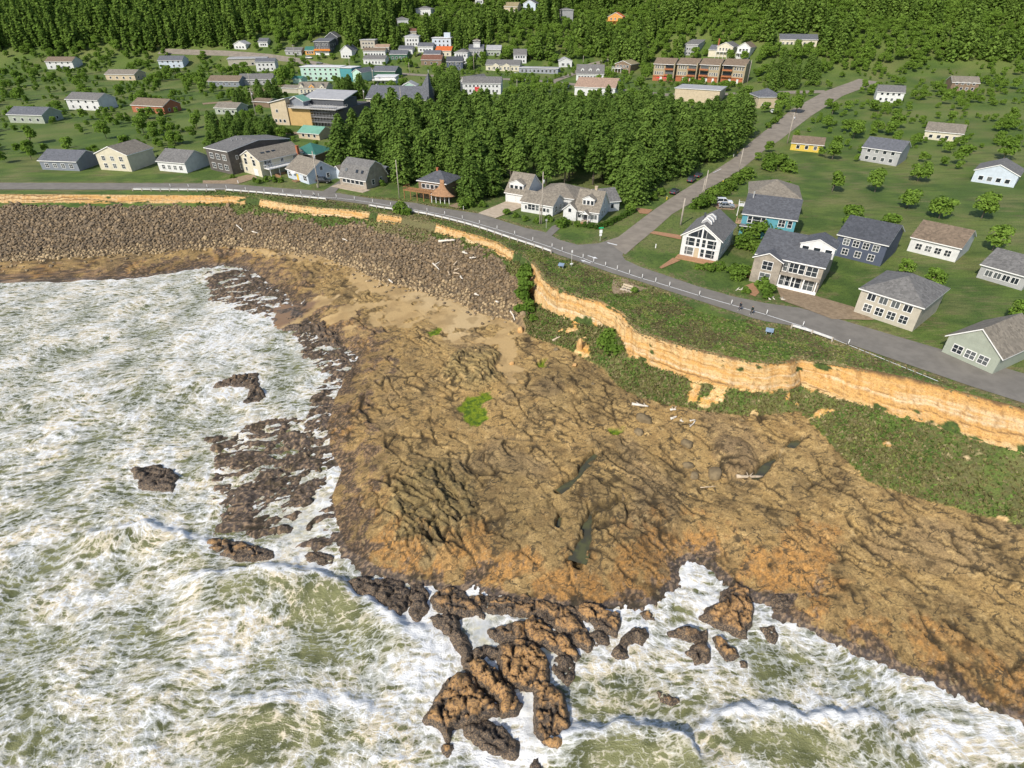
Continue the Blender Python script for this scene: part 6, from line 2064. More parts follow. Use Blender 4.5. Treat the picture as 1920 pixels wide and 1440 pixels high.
def unit(v_):
    return v_ / (np.linalg.norm(v_, axis=-1, keepdims=True) + 1e-9)
def quads_from(P, N, T, L, Wd):
    """leaf sprays: centre, normal, lengthwise direction, length, width"""
    T = unit(T - N * (T * N).sum(1, keepdims=True))
    B = np.cross(N, T)
    a = P - T * L[:, None] * .5 - B * Wd[:, None] * .35
    b_ = P - T * L[:, None] * .5 + B * Wd[:, None] * .35
    c = P + T * L[:, None] * .5 + B * Wd[:, None] * .5
    d = P + T * L[:, None] * .5 - B * Wd[:, None] * .5
    V = np.stack([a, b_, c, d], 1).reshape(-1, 3)
    Q = np.arange(len(V)).reshape(-1, 4)
    return V, Q
def conifer(seed, h, Rr, nb, base, q=0.8, bare=False, taper=0.8):
    r = np.random.default_rng(seed)
    P, T = [], []
    for i in range(nb):
        t = base + (1 - base) * (i + r.random()) / nb
        tt = (t - base) / (1 - base)
        L = Rr * ((1 - tt) ** taper * (0.75 + 0.25 * min(1, tt / 0.18))) * (0.72 + 0.5 * r.random()) + 0.25
        az = r.random() * 2 * math.pi
        rise = 0.32 * (tt) + 0.02 - 0.12 * r.random()
        dr = np.array([math.cos(az), math.sin(az), 0.0])
        n_ = int(3 + 5 * L / Rr)
        for k in range(n_):
            s = (0.28 + 0.72 * (k + r.random()) / n_) * L
            p = np.array([0, 0, t * h]) + dr * s + np.array([0, 0, s * rise - 0.10 * s * s / max(L, 1)])
            p += r.normal(0, 0.22, 3) * (0.5 + 0.5 * s / max(L, .5))
            P.append(p)
            T.append(dr + np.array([0, 0, rise]) + r.normal(0, 0.35, 3))
    for k in range(10):
        P.append(np.array([0, 0, h * (0.94 + 0.06 * k / 10)]) + r.normal(0, 0.12, 3))
        T.append(np.array([0, 0, 1.0]) + r.normal(0, .4, 3))
    P, T = np.array(P), unit(np.array(T))
    out = unit(P * np.array([1, 1, 0]) + 1e-6)
    N = unit(np.array([0, 0, 0.75])[None, :] + out * 0.45 + r.normal(0, 0.38, P.shape))
    sz = q * (0.75 + 0.6 * r.random(len(P)))
    V, Q = quads_from(P, N, T, sz * 1.25, sz * 0.85)
    me = np_mesh('crown', V, Q, False)
    me.materials.append(leaf_con)
    m = MB()
    lean = r.normal(0, .25, 2)
    m.tube([(0, 0, -1.5), (lean[0] * .3, lean[1] * .3, h * .35), (lean[0] * .5, lean[1] * .5, h * .7), (0, 0, h * .96)], [h * .017 + .06, h * .013 + .04, h * .008 + .02, .03], 7)
    for i in range(16 if bare else 7):
        z = h * (0.12 + base * r.random() if bare else base + (0.8 - base) * r.random())
        az = r.random() * 6.28
        L = (0.8 + 1.4 * r.random()) if bare else Rr * .6
        m.tube([(0, 0, z), (math.cos(az) * L, math.sin(az) * L, z + .15 * L)], [.06, .015], 4)
    tm = m.mesh('trunk', True, False)
    tm.materials.append(bark)
    return me, tm
def broad(seed, h, Rr, n, mat, stem=0.35, q=0.55, lobes=9):
    r = np.random.default_rng(seed)
    cs = []
    for i in range(lobes):
        az = r.random() * 6.28
        rad = Rr * 0.55 * math.sqrt(r.random())
        cs.append((rad * math.cos(az), rad * math.sin(az), h * (stem + (0.92 - stem) * r.random() * (1 - 0.45 * rad / Rr)), Rr * (0.34 + 0.22 * r.random())))
    P = []
    for i in range(n):
        c = cs[r.integers(len(cs))]
        d = r.normal(0, 1, 3)
        d /= np.linalg.norm(d)
        if d[2] < -0.4:
            d[2] *= -.6
        rr = c[3] * (0.78 + 0.28 * r.random())
        p = np.array([c[0], c[1], c[2]]) + d * rr * np.array([1, 1, .8])
        P.append(np.concatenate([p, d]))
    P = np.array(P)
    P[:, 2] = np.maximum(P[:, 2], 0.05 * h)
    N = unit(P[:, 3:] * .7 + np.array([0, 0, .5]) + r.normal(0, .45, (n, 3)))
    T = unit(r.normal(0, 1, (n, 3)))
    sz = q * (0.7 + 0.7 * r.random(n))
    V, Q = quads_from(P[:, :3], N, T, sz, sz * .8)
    me = np_mesh('crown', V, Q, False)
    me.materials.append(mat)
    m = MB()
    m.tube([(0, 0, -1), (.1, .05, h * stem), (0, 0, h * .75)], [h * .022 + .03, h * .016 + .02, .03], 6)
    for c in cs[:6]:
        m.tube([(0, 0, h * stem * .8), (c[0] * .5, c[1] * .5, c[2] * .8), (c[0], c[1], c[2])], [.09, .06, .02], 5)
    tm = m.mesh('trunk', True, False)
    tm.materials.append(bark)
    return me, tm
CON = [conifer(11 + k, 14.0, rr, nb, ba, .54, bare, tp) for k, (rr, nb, ba, bare, tp) in enumerate([(4.5, 500, .06, False, .68), (4.1, 470, .10, False, .62), (4.9, 540, .10, False, .76), (3.5, 300, .36, True, .60), (3.1, 280, .42, True, .62), (4.7, 540, .08, False, .58)])]
CONF = [conifer(31 + k, 15.5, rr, 190, .06, 1.05, False, tp) for k, (rr, tp) in enumerate([(3.4, .8), (3.0, .75), (3.9, .7)])]
for _c in CONF:
    _c[0].materials.clear()
    _c[0].materials.append(leaf_hill)
BRD = [broad(51 + k, 9, 4.2, 1500, leaf_brd, .3, .62, 11) for k in range(3)]
SHR = [broad(71 + k, 1.6, 1.25, 520, leaf_bush, .12, .30, 8) for k in range(4)]
HDG = [broad(81 + k, 1.5, .95, 520, leaf_hedge, .12, .22, 7) for k in range(2)]
SCR = [broad(91 + k, 2.6, 2.4, 700, leaf_bush, .10, .42, 9) for k in range(3)]
NTREE = [0]
TREES = []
def plant(name, label, cat, var, x_, y_, z_, s, rz, group=None, sz=None, grp_count=True):
    t = bpy.data.objects.new(name, None)
    t.empty_display_size = .2
    link(t)
    t.location = (x_, y_, z_)
    t.rotation_euler = (0, 0, rz)
    t.scale = (s, s, s * (sz or 1))
    tag(t, label, cat, group)
    for nm, me in (('crown', var[0]), ('trunk', var[1])):
        if me is None:
            continue
        o = bpy.data.objects.new(nm, me)
        link(o)
        o.parent = t
    return t
side_poly = [tuple(G(*p)[:2]) for p in SL] + [tuple(G(*p)[:2]) for p in SR][::-1]
vroad = [tuple(G(*p)[:2]) for p in [(300, 96), (420, 100), (500, 106), (560, 114), (640, 128), (700, 134), (760, 139), (870, 146), (960, 149), (1030, 153), (1090, 160), (1170, 170), (1250, 178), (1400, 176), (1550, 172)]]
HR = np.array(HRECT)
def clear_road(xs, ys, r=1.2):
    """which of many places keep off the roads"""
    xs, ys = np.asarray(xs, float), np.asarray(ys, float)
    bad = inpoly(xs, ys, side_poly) | (dline(xs, ys, side_poly, True) < r)
    bad |= inpoly(xs, ys, ROAD_POLY) | (dline(xs, ys, ROAD_POLY, True) < 1.0)
    bad |= dline(xs, ys, vroad) < 5.0
    return ~bad
def clear_house(x_, y_, z, h, r, hide=0.5, margin=2.5):
    """a plant of height h, radius r must neither stand in a house nor hide one"""
    tx, ty = PX((x_, y_, z + h))
    bx, by = PX((x_, y_, z))
    rp = r * F / math.hypot(y_, 45)
    x0, x1, y0, y1, wy, wx0, wx1, wy1 = (HR[:, i] for i in range(8))
    ins = (wx0 - margin < x_) & (x_ < wx1 + margin) & (wy - margin < y_) & (y_ < wy1 + margin) & (bx > x0 - rp) & (bx < x1 + rp) & (by > y0) & (by < y1 + 1)
    hid = (y_ < wy1) & (bx + rp * .8 > x0) & (bx - rp * .8 < x1) & (ty < y0 + hide * (y1 - y0)) & (by > y0)
    return not (ins.any() or hid.any())
def scatter(poly_px, rmin, n_try, zg=None, seed=1):
    P = [G(*p)[:2] for p in poly_px]
    xs0, xs1 = min(p[0] for p in P), max(p[0] for p in P)
    ys0, ys1 = min(p[1] for p in P), max(p[1] for p in P)
    r = np.random.default_rng(seed)
    pts = []
    C = np.stack([xs0 + r.random(n_try) * (xs1 - xs0), ys0 + r.random(n_try) * (ys1 - ys0)], 1)
    ok = inpoly(C[:, 0], C[:, 1], P)
    for c in C[ok]:
        if pts:
            A = np.array(pts)
            if ((A - c) ** 2).sum(1).min() < rmin * rmin:
                continue
        pts.append(c)
    return pts
# ---- the grove behind the seafront houses
GROVE = [(604, 318), (690, 318), (690, 296), (640, 290), (690, 232), (760, 222), (830, 214), (900, 212), (1000, 212), (1100, 214), (1250, 216), (1330, 214), (1400, 214), (1424, 222), (1424, 246), (1385, 277), (1330, 313), (1268, 356),
         (1228, 374), (1190, 386), (1172, 372), (1150, 352), (1080, 352), (1040, 352), (990, 354), (940, 356), (930, 372), (890, 384), (862, 372), (850, 350), (790, 344), (750, 346), (700, 338), (606, 328)]
gp_ = scatter(GROVE, 6.0, 6000, seed=4)
rd_ = clear_road([c[0] for c in gp_], [c[1] for c in gp_], 3.6)
gp_ = [c for c, k in zip(gp_, rd_) if k and clear_house(c[0], c[1], ground_z(*c), 13.0, 2.6, .50, .4)]
gp_.sort(key=lambda c: c[1])
ng = 0
for c in gp_:
    z = ground_z(*c)
    px_, py_ = PX((c[0], c[1], z))
    edge = 930 < px_ < 1130 and py_ > 302
    hgt = RNG.uniform(.82, 1.10)
    if py_ > 345:
        hgt *= .82
    elif py_ < 245:
        hgt *= .84
    var = CON[RNG.integers(3, 5)] if edge else CON[RNG.choice([0, 1, 2, 5])]
    plant('spruce_tree', 'dark green spruce in the dense grove behind the seafront houses', 'tree', var, c[0], c[1], z, hgt * RNG.uniform(1.05, 1.22), RNG.uniform(0, 6.28), 'spruces of the grove', RNG.uniform(.84, .98))
    ng += 1
# ---- other stands
STANDS = [
 ([(400, 250), (440, 246), (500, 252), (525, 262), (520, 272), (480, 282), (420, 292), (400, 290)], 4.6, .62, 'spruce in the stand behind the dark shingled house', 'spruces behind the dark house'),
 ([(420, 222), (436, 205), (470, 192), (500, 186), (556, 184), (560, 196), (512, 212), (505, 224), (470, 232)], 5.0, .66, 'spruce in the stand round the tall utility pole', 'spruces round the tall pole'),
 ([(604, 164), (650, 160), (700, 164), (686, 190), (640, 190), (610, 178)], 5.5, .72, 'spruce in front of the mint green motel', 'spruces by the motel'),
 ([(806, 172), (860, 165), (862, 200), (815, 210)], 5.5, .8, 'spruce between the church and the long white building', 'spruces right of the church'),
 ([(1404, 164), (1440, 140), (1500, 120), (1540, 150), (1500, 178), (1466, 190), (1424, 188)], 5.5, .85, 'spruce right of the townhouse terrace', 'spruces right of the townhouses'),
 ([(1250, 190), (1262, 172), (1300, 164), (1332, 166), (1340, 184), (1300, 186)], 5.0, .55, 'small spruce in front of the townhouses', 'spruces in front of the townhouses'),
 ([(130, 280), (240, 270), (330, 262), (385, 256), (380, 300), (260, 304), (130, 306)], 7.0, .8, 'spruce in the far left stand', 'spruces at the far left'),
 ([(1560, 240), (1700, 220), (1900, 230), (1900, 330), (1760, 330), (1600, 290)], 8.5, .85, 'spruce in the far right stand', 'spruces at the far right'),
 ([(1560, 400), (1640, 380), (1760, 400), (1900, 430), (1880, 500), (1760, 450), (1600, 450)], 7.5, .7, 'spruce behind the right hand houses', 'spruces behind the right houses'),
]
for si, (poly, rm, s, lab, grp) in enumerate(STANDS):
    for c in scatter(poly, rm, 900, seed=20 + si):
        if not clear_road([c[0]], [c[1]])[0] or not clear_house(c[0], c[1], ground_z(*c), 15 * s, 2.4 * s, .45, .5):
            continue
        if ng > 318:
            break
        plant('spruce_tree', lab, 'tree', CON[RNG.choice([0, 1, 2, 5])], c[0], c[1], ground_z(*c), s * RNG.uniform(.85, 1.12), RNG.uniform(0, 6.28), grp)
        ng += 1
# ---- single broad trees
for (px_, py_, s) in [(1590, 430, .9), (1660, 440, .8), (1690, 520, .6), (1740, 545, .7), (1800, 480, .8), (1860, 470, .9), (1900, 600, .6), (1840, 410, 1.0), (1760, 410, 1.0), (1700, 390, .9), (1640, 360, 1.0), (1560, 360, .9), (1720, 340, 1.0), (1800, 310, 1.0), (1880, 300, 1.1), (1560, 300, .9), (1600, 260, 1.0), (1680, 240, 1.0), (1560, 215, .8), (60, 270, 1.0), (130, 285, .8), (200, 260, 1.0), (270, 250, 1.0), (330, 270, .9), (370, 240, .9), (100, 230, 1.0), (300, 170, .9), (230, 185, 1.0), (160, 180, .9), (40, 190, 1.0), (380, 150, .9), (330, 300, .7), (60, 300, .7), (270, 300, .7),
                      (430, 115, .7), (520, 112, .7), (470, 108, .8), (548, 138, .9), (505, 175, .8), (620, 138, .7), (712, 100, .7), (745, 94, .9), (800, 92, .8), (860, 100, .9), (925, 96, 1.0), (950, 112, 1.0), (995, 112, 1.1), (1040, 118, 1.0), (1075, 116, .9), (1110, 135, .7), (1140, 150, .8),
                      (1170, 148, .8), (1190, 130, 1.0), (1210, 150, .9), (830, 150, .9), (850, 162, .9), (815, 140, .7), (690, 150, .7), (650, 175, .8), (540, 200, .8), (520, 205, .8), (1000, 162, .6), (1060, 170, .7), (1240, 175, .7), (1356, 170, .8), (1378, 176, .9), (1400, 184, .9), (735, 118, .6), (780, 128, .6)]:
    g_ = G(px_, py_)
    if clear_road([g_[0]], [g_[1]])[0] and clear_house(g_[0], g_[1], g_[2], 8 * s, 3 * s, .6, .5):
        plant('broadleaf_tree', 'leafy garden tree among the houses of the village', 'tree', BRD[RNG.integers(3)], g_[0], g_[1], g_[2] - .2, s * .8, RNG.uniform(0, 6.28), 'garden trees of the village')
for (px_, py_, s, lab) in [(536, 158, 1.35, 'big round tree in front of the white two storey house'), (655, 98, .9, 'round tree above the white chapel like house'), (765, 126, .8, 'round tree left of the rust brown roof by the village road'),
                           (885, 128, 1.0, 'round tree beside the tall white house'), (905, 120, .9, 'round tree below the sage gabled house'), (735, 170, .7, 'bushy tree right of the canopy shop'), (1462, 205, .9, 'dark round tree at the top of the side street'), (1492, 212, .9, 'round tree at the upper right corner of the street'),
                           (1160, 178, .8, 'round tree right of the salmon roofed hall'), (1200, 168, .8, 'round tree below the timber chalet'), (460, 140, .9, 'round tree below the beige hall'), (500, 147, .7, 'low tree below the white two storey house'), (840, 158, .8, 'round tree left of the long white building')]:
    g_ = G(px_, py_)
    plant('broadleaf_tree', lab, 'tree', BRD[RNG.integers(3)], g_[0], g_[1], g_[2] - .2, s, RNG.uniform(0, 6.28))
# ---- shrubs and hedges near the houses
SHRUBS = [
 (1052, 424, 1.7, 'round leafy shrub left of the corner house'), (1062, 420, 1.3, 'smaller shrub beside the round leafy one'), (1083, 424, 1.0, 'clipped round bush at the porch of the corner house'),
 (1400, 438, 2.6, 'big bush hiding the left of the turquoise house'), (1422, 446, 2.9, 'broad bush in front of the turquoise house'), (1446, 448, 2.4, 'bush below the turquoise house windows'), (1468, 452, 1.9, 'bush at the right of the turquoise house'), (1393, 462, 2.2, 'leafy bush between white and turquoise house'), (1410, 472, 2.0, 'leafy bush at the back corner of the shingle house'),
 (1386, 522, 1.9, 'large mound bush left of the shingle house'), (1372, 512, 1.4, 'bush on the lawn left of the shingle house'), (1398, 516, 1.6, 'bush by the fence of the shingle house'), (1430, 538, 1.5, 'mound bush under the shingle house bay'), (1440, 548, 1.4, 'bush in front of the bay of the shingle house'), (1437, 558, 1.1, 'small bush at the drive of the shingle house'), (1398, 549, .9, 'low bush by the driftwood pile'),
 (1330, 508, 1.2, 'low shrub below the window wall house'), (1312, 504, 1.0, 'shrub at the left foot of the window wall house'), (1348, 505, 1.3, 'shrub at the right foot of the window wall house'),
 (752, 398, 1.9, 'round salt bush on the cliff top by the guard rail'), (762, 402, 1.4, 'smaller salt bush beside the guard rail end'),
 (870, 390, 2.0, 'spreading shrub at the edge of the drive garden'), (882, 386, 1.6, 'shrub under the grove by the garage house'), (905, 388, 1.2, 'shrub at the corner of the concrete drive'),
 (950, 402, 1.1, 'leafy shrub in the sea garden by the drive'), (966, 408, 1.0, 'low heath bush in the sea garden'), (985, 414, 1.0, 'green bush at the pole in the sea garden'), (1006, 418, 1.0, 'bush in front of the long low house'), (1030, 414, 1.2, 'bush below the gable of the long low house'),
 (1310, 392, 2.2, 'bush at the left of the white parked car'), (1322, 386, 2.4, 'bush on the bank of the side street'), (1336, 374, 2.4, 'bush above the parked cars bank'), (1350, 364, 2.3, 'bush along the side street verge'), (1364, 356, 2.4, 'bush behind the beige house'), (1380, 346, 2.5, 'bush at the back of the garden by the street'), (1400, 334, 2.4, 'bush at the far end of the garden'),
 (1440, 318, 2.8, 'big bush at the top of the green garden'), (1460, 312, 2.8, 'wide bush at the top right of the green garden'), (1480, 322, 2.6, 'bush at the right edge of the green garden'), (1444, 304, 2.2, 'bush behind the garden by the yellow hut'), (1448, 350, 1.6, 'bush above the roof of the beige house'), (1475, 356, 1.8, 'bush behind the turquoise roof'),
 (500, 340, 1.2, 'low bush in front of the cream house'), (515, 341, 1.2, 'low bush below the cream house deck'), (528, 342, 1.1, 'bush between cream and blue house'), (478, 341, 1.0, 'low bush at the cream house drive'), (486, 344, 1.0, 'low bush at the roadside by the cream house'), (437, 334, .9, 'low bush along the dark house'),
 (1462, 222, 1.8, 'bush at the corner of the hipped office'), (1452, 232, 1.8, 'bush on the bank by the upper street'), (1440, 240, 1.6, 'roadside bush on the upper street'), (1240, 366, 1.5, 'bush at the edge of the grove by the yellow marker'), (1225, 374, 1.6, 'bushy verge plant by the brick path'), (1182, 396, 1.6, 'shrub above the brick path'), (1195, 383, 1.5, 'shrub at the back of the corner lot'),
 (700, 345, 1.0, 'bush right of the barn roofed house'), (716, 348, 1.2, 'bush by the pole at the barn roofed house'), (860, 365, 1.8, 'shrub right of the stilted house'), (1190, 548, .8, 'small green bush beside the bench path'), (1000, 600, .9, 'bush at the foot of the riprap'), (984, 512, 1.5, 'bush at the top of the green gully beside the ochre bluff'), (982, 528, 1.7, 'bush in the green gully beside the ochre bluff'), (985, 545, 1.7, 'bush halfway down the green gully'), (980, 562, 1.6, 'bush low in the green gully by the riprap'), (990, 578, 1.5, 'bush under the left end of the ochre bluff'), (974, 585, 1.2, 'bush above the round sandstone block'), (1140, 645, 2.0, 'broad mound bush under the bend of the bluff'), (1152, 660, 1.8, 'mound bush right of the tall fallen block'),
]
for (px_, py_, s, lab) in SHRUBS:
    g_ = G(px_, py_)
    plant('shrub', lab, 'shrub', SHR[RNG.integers(4)] if s < 1.9 else SCR[RNG.integers(3)], g_[0], g_[1], g_[2] - .15, s if s < 1.9 else s * .52, RNG.uniform(0, 6.28))
# clipped hedge of the corner house: one hedge with its bushes as parts
hd = thing('clipped_hedge', 'dark clipped hedge along the lawn of the corner house', 'hedge', tuple(G(1100, 424)))
hp = [G(*p) for p in [(1097, 426), (1118, 429), (1140, 423), (1160, 412), (1176, 404), (1190, 397)]]
for i in range(len(hp) - 1):
    L_ = np.linalg.norm(hp[i + 1] - hp[i])
    n_ = max(1, int(L_ / .95))
    for k in range(n_):
        p = hp[i] + (hp[i + 1] - hp[i]) * k / n_
        o = obj('bush', HDG[(i + k) % 2][0], None, hd)
        o.location = Vector(p) - hd.location - Vector((0, 0, .1))
        o.rotation_euler = (0, 0, RNG.uniform(0, 6.28))
        o.scale = (.95, .95, 1.0)

# ---- the wood on the hill: far trees that read as one mass, and its undergrowth
def instancer(name, pts, scl, rot, var, protos):
    me = bpy.data.meshes.new(name)
    me.from_pydata([tuple(p) for p in pts], [], [])
    for an, av, tp in (('sc', scl, 'FLOAT'), ('rt', rot, 'FLOAT'), ('vr', var, 'FLOAT')):
        a = me.attributes.new(an, tp, 'POINT')
        a.data.foreach_set('value', np.array(av, np.float32))
    o = obj(name, me)
    ng_ = bpy.data.node_groups.new(name, 'GeometryNodeTree')
    ng_.interface.new_socket('Geometry', in_out='INPUT', socket_type='NodeSocketGeometry')
    ng_.interface.new_socket('Geometry', in_out='OUTPUT', socket_type='NodeSocketGeometry')
    gi = ng_.nodes.new('NodeGroupInput')
    go = ng_.nodes.new('NodeGroupOutput')
    jn = ng_.nodes.new('GeometryNodeJoinGeometry')
    def named(an):
        n = ng_.nodes.new('GeometryNodeInputNamedAttribute')
        n.data_type = 'FLOAT'
        n.inputs['Name'].default_value = an
        return n.outputs[0]
    for k, pr in enumerate(protos):
        inf = ng_.nodes.new('GeometryNodeObjectInfo')
        inf.transform_space = 'ORIGINAL'
        inf.inputs['Object'].default_value = pr
        inf.inputs['As Instance'].default_value = True
        ip = ng_.nodes.new('GeometryNodeInstanceOnPoints')
        cmp_ = ng_.nodes.new('FunctionNodeCompare')
        cmp_.data_type = 'FLOAT'
        cmp_.operation = 'EQUAL'
        ng_.links.new(named('vr'), cmp_.inputs[0])
        cmp_.inputs[1].default_value = float(k)
        cmp_.inputs['Epsilon'].default_value = .1
        cx = ng_.nodes.new('ShaderNodeCombineXYZ')
        ng_.links.new(named('rt'), cx.inputs[2])
        ng_.links.new(gi.outputs[0], ip.inputs['Points'])
        ng_.links.new(cmp_.outputs[0], ip.inputs['Selection'])
        ng_.links.new(inf.outputs['Geometry'], ip.inputs['Instance'])
        ng_.links.new(cx.outputs[0], ip.inputs['Rotation'])
        ng_.links.new(named('sc'), ip.inputs['Scale'])
        ng_.links.new(ip.outputs[0], jn.inputs[0])
    ng_.links.new(jn.outputs[0], go.inputs[0])
    md = o.modifiers.new('scatter', 'NODES')
    md.node_group = ng_
    return o
# a few real trees at the foot of the hill; their crowns serve the mass behind
foot = []
for k, (px_, py_, lab) in enumerate([(1010, 112, 'tall conifer right of the white gabled house'), (1032, 108, 'broad conifer above the motel court'), (720, 78, 'conifer at the edge of the left hill wood')]):
    g_ = G(px_, py_)
    t = plant('spruce_tree', lab, 'tree', CONF[k], g_[0], g_[1], g_[2], 1.15, k * 1.3)
    foot.append([c for c in bpy.data.objects if c.parent == t and c.name.startswith('crown')][0])
for k, (px_, py_, lab) in enumerate([(1000, 96, 'leafy tree on the slope above the sage gabled house'), (1220, 118, 'leafy tree left of the townhouse terrace')]):
    g_ = G(px_, py_)
    t = plant('broadleaf_tree', lab, 'tree', BRD[k], g_[0], g_[1], g_[2] - .3, 1.0, k * 1.3)
    foot.append([c for c in bpy.data.objects if c.parent == t and c.name.startswith('crown')][0])
r = np.random.default_rng(99)
NC = 16000
cy = 372 + r.random(NC) ** 0.9 * 330
cx = (r.random(NC) * 2 - 1) * (cy * .93 + 20)
order = np.argsort(cy)
cz = terrain(cx, cy)
okr = clear_road(cx, cy)
den = fbm(cx / 70, cy / 70, 2)
cell = {}
pts, scl, rot, var = [], [], [], []
for i in order:
    x_, y_, z_ = cx[i], cy[i], cz[i]
    dens = den[i]
    if not okr[i]:
        continue
    px_, py_ = PX((x_, y_, z_))
    lim = 97 if px_ < 780 else (112 if px_ < 1130 else (126 if px_ < 1220 else 116))
    if py_ > lim or py_ < -40:
        continue
    con = dens + 0.5 * (r.random() - .5) + (0.25 if px_ < 760 else -.02) > 0.02
    rm = 4.9 if con else 4.4
    key = (int(x_ // 6), int(y_ // 6))
    if any(math.hypot(x_ - a, y_ - b_) < rm for dx in (-1, 0, 1) for dy in (-1, 0, 1) for (a, b_) in cell.get((key[0] + dx, key[1] + dy), ())):
        continue
    s = r.uniform(.75, 1.25) if con else r.uniform(.55, 1.0)
    if not clear_house(x_, y_, z_, 15 * s if con else 9 * s, 2.6, .35, 1.5):
        continue
    cell.setdefault(key, []).append((x_, y_))
    pts.append((x_, y_, z_ - .4))
    scl.append(s)
    rot.append(r.uniform(0, 6.28))
    var.append(r.integers(3) if con else 3 + r.integers(2))
wood = instancer('hillside_wood', pts, scl, rot, var, foot)
tag(wood, 'dense green wood covering the hill behind the village', 'wood', kind='stuff')
# undergrowth on the hill and rough bushes on village plots
pts, scl, rot, var = [], [], [], []
NC = 9000
cy = 205 + r.random(NC) ** .7 * 420
cx = (r.random(NC) * 2 - 1) * (cy * .93)
cz = terrain(cx, cy)
okr = clear_road(cx, cy)
den = fbm(cx / 26, cy / 26, 2)
gpoly = [G(*p)[:2] for p in GROVE]
ing = inpoly(cx, cy, gpoly)
for i in range(NC):
    x_, y_, z_ = cx[i], cy[i], cz[i]
    px_, py_ = PX((x_, y_, z_))
    hill_ = py_ < 112
    if not okr[i] or (not hill_ and (den[i] < -.22 or ing[i])):
        continue
    s = r.uniform(.28, .62) if hill_ else r.uniform(.16, .40) * (1.7 if den[i] > .22 else 1)
    if not clear_house(x_, y_, z_, 9 * s, 3.0 * s, .55, 1.0):
        continue
    pts.append((x_, y_, z_ - .3))
    scl.append(s)
    rot.append(r.uniform(0, 6.28))
    var.append(r.integers(2))
under = instancer('undergrowth', pts, scl, rot, var, foot[3:5])
tag(under, 'low green scrub on the hill and between the village plots', 'undergrowth', kind='stuff')

# ---- rough grass and heath on the cliff top and slope
rg = np.random.default_rng(12)
cand = np.where(near & (gm * (1 - cm) > .5) & (x > -95) & (x < 75) & (y < 180) & (y > 40) & ((up_m & (d0 < 14)) | slope_m) & (droad > .5))[0]
sel = rg.choice(cand, min(24000, len(cand)), replace=False)
tx, ty = x[sel] + rg.normal(0, .12, len(sel)), y[sel] + rg.normal(0, .12, len(sel))
tz = surf_z(tx, ty)
keepm = np.ones(len(sel), bool)
nb_ = 3
hh_ = np.where(slope_m[sel], .16 + .26 * rg.random(len(sel)), .08 + .16 * rg.random(len(sel)))
Vs, cols = [], []
tint = fbm(tx / 4, ty / 4, 3)
base_c = np.where((tint > .1)[:, None], np.array([.150, .170, .048]), np.array([.095, .150, .032]))
base_c = np.where(slope_m[sel][:, None] & (rg.random(len(sel)) < .6)[:, None], np.array([.145, .130, .052]), base_c)
base_c = np.where((dry[sel] > .5)[:, None] | (rg.random(len(sel)) < .14)[:, None], np.array([.22, .185, .095]), base_c)
hth = up_m[sel] & (fbm(tx / 7 + 40, ty / 7, 3) > -.02) & (rg.random(len(sel)) < .7)
base_c = np.where(hth[:, None] & (dry[sel] < .5)[:, None], np.array([.115, .098, .048]), base_c)
base_c = base_c * (0.7 + 0.6 * rg.random((len(sel), 1)))
for k in range(nb_):
    az = rg.random(len(sel)) * 6.28
    w_ = .16 + .20 * rg.random(len(sel))
    ox, oy = np.cos(az), np.sin(az)
    lx, ly = rg.normal(0, .5, len(sel)) * hh_, rg.normal(0, .5, len(sel)) * hh_
    a = np.stack([tx - ox * w_, ty - oy * w_, tz - .05], 1)
    b2 = np.stack([tx + ox * w_, ty + oy * w_, tz - .05], 1)
    c2_ = np.stack([tx + lx, ty + ly, tz + hh_], 1)
    Vs.append(np.stack([a, b2, c2_], 1))
Vt = np.stack(Vs, 1).reshape(-1, 3)
Ct = np.repeat(np.concatenate([base_c, np.ones((len(sel), 1))], 1), nb_ * 3, axis=0)
me = np_mesh('heath_grass', Vt, np.arange(len(Vt)).reshape(-1, 3), False, {'albedo': Ct}, tris=True)
mg, nt, b = new_mat('heath_grass')
ca_ = nd(nt, 'ShaderNodeAttribute', attribute_name='albedo')
nt.links.new(ca_.outputs['Color'], b.inputs['Base Color'])
b.inputs['Roughness'].default_value = .9
b.inputs['Specular IOR Level'].default_value = .1
tag(obj('heath_grass', me, mg), 'rough grass and heath tufts on the cliff top and slope', 'grass', kind='stuff')
# ------------------------------------------------------------------ riprap boulders
def boulder_mesh(seed, sub=2, sq=(1, 1, .8)):
    bm = bmesh.new()
    bmesh.ops.create_icosphere(bm, subdivisions=sub, radius=1.0)
    r = np.random.default_rng(seed)
    planes = [(unit(r.normal(0, 1, 3)), r.uniform(.55, .9)) for _ in range(9)]
    for v_ in bm.verts:
        p = np.array(v_.co)
        for n_, d_ in planes:
            k = p @ n_
            if k > d_:
                p = p - n_ * (k - d_) * .85
        p = p * np.array(sq) * (1 + .05 * r.normal())
        v_.co = p
    me = bpy.data.meshes.new('boulder')
    bm.to_mesh(me)
    bm.free()
    return me
rp = np.random.default_rng(21)
bx0, bx1, by0, by1 = -168, 8, 108, 180
cs_ = .82
gx_, gy2 = np.meshgrid(np.arange(bx0, bx1, cs_), np.arange(by0, by1, cs_))
bx_ = (gx_ + rp.uniform(-.36, .36, gx_.shape) * cs_).ravel()
by_ = (gy2 + rp.uniform(-.36, .36, gy2.shape) * cs_).ravel()
j1, j2, j0 = inpoly(bx_, by_, P1), inpoly(bx_, by_, P2), inpoly(bx_, by_, P0)
e1 = dline(bx_, by_, L1)
e2 = dline(bx_, by_, L2)
xn = 1.2 * fbm(bx_ / 9, by_ / 9, 3)
inr = (bx_ + 0.12 * (by_ - 118) + xn < xr)
gtop = 2.0 + 2.0 * fbm(bx_ / 9, by_ / 9, 4) + 1.2 * fbm(bx_ / 3 + 9, by_ / 3, 4)
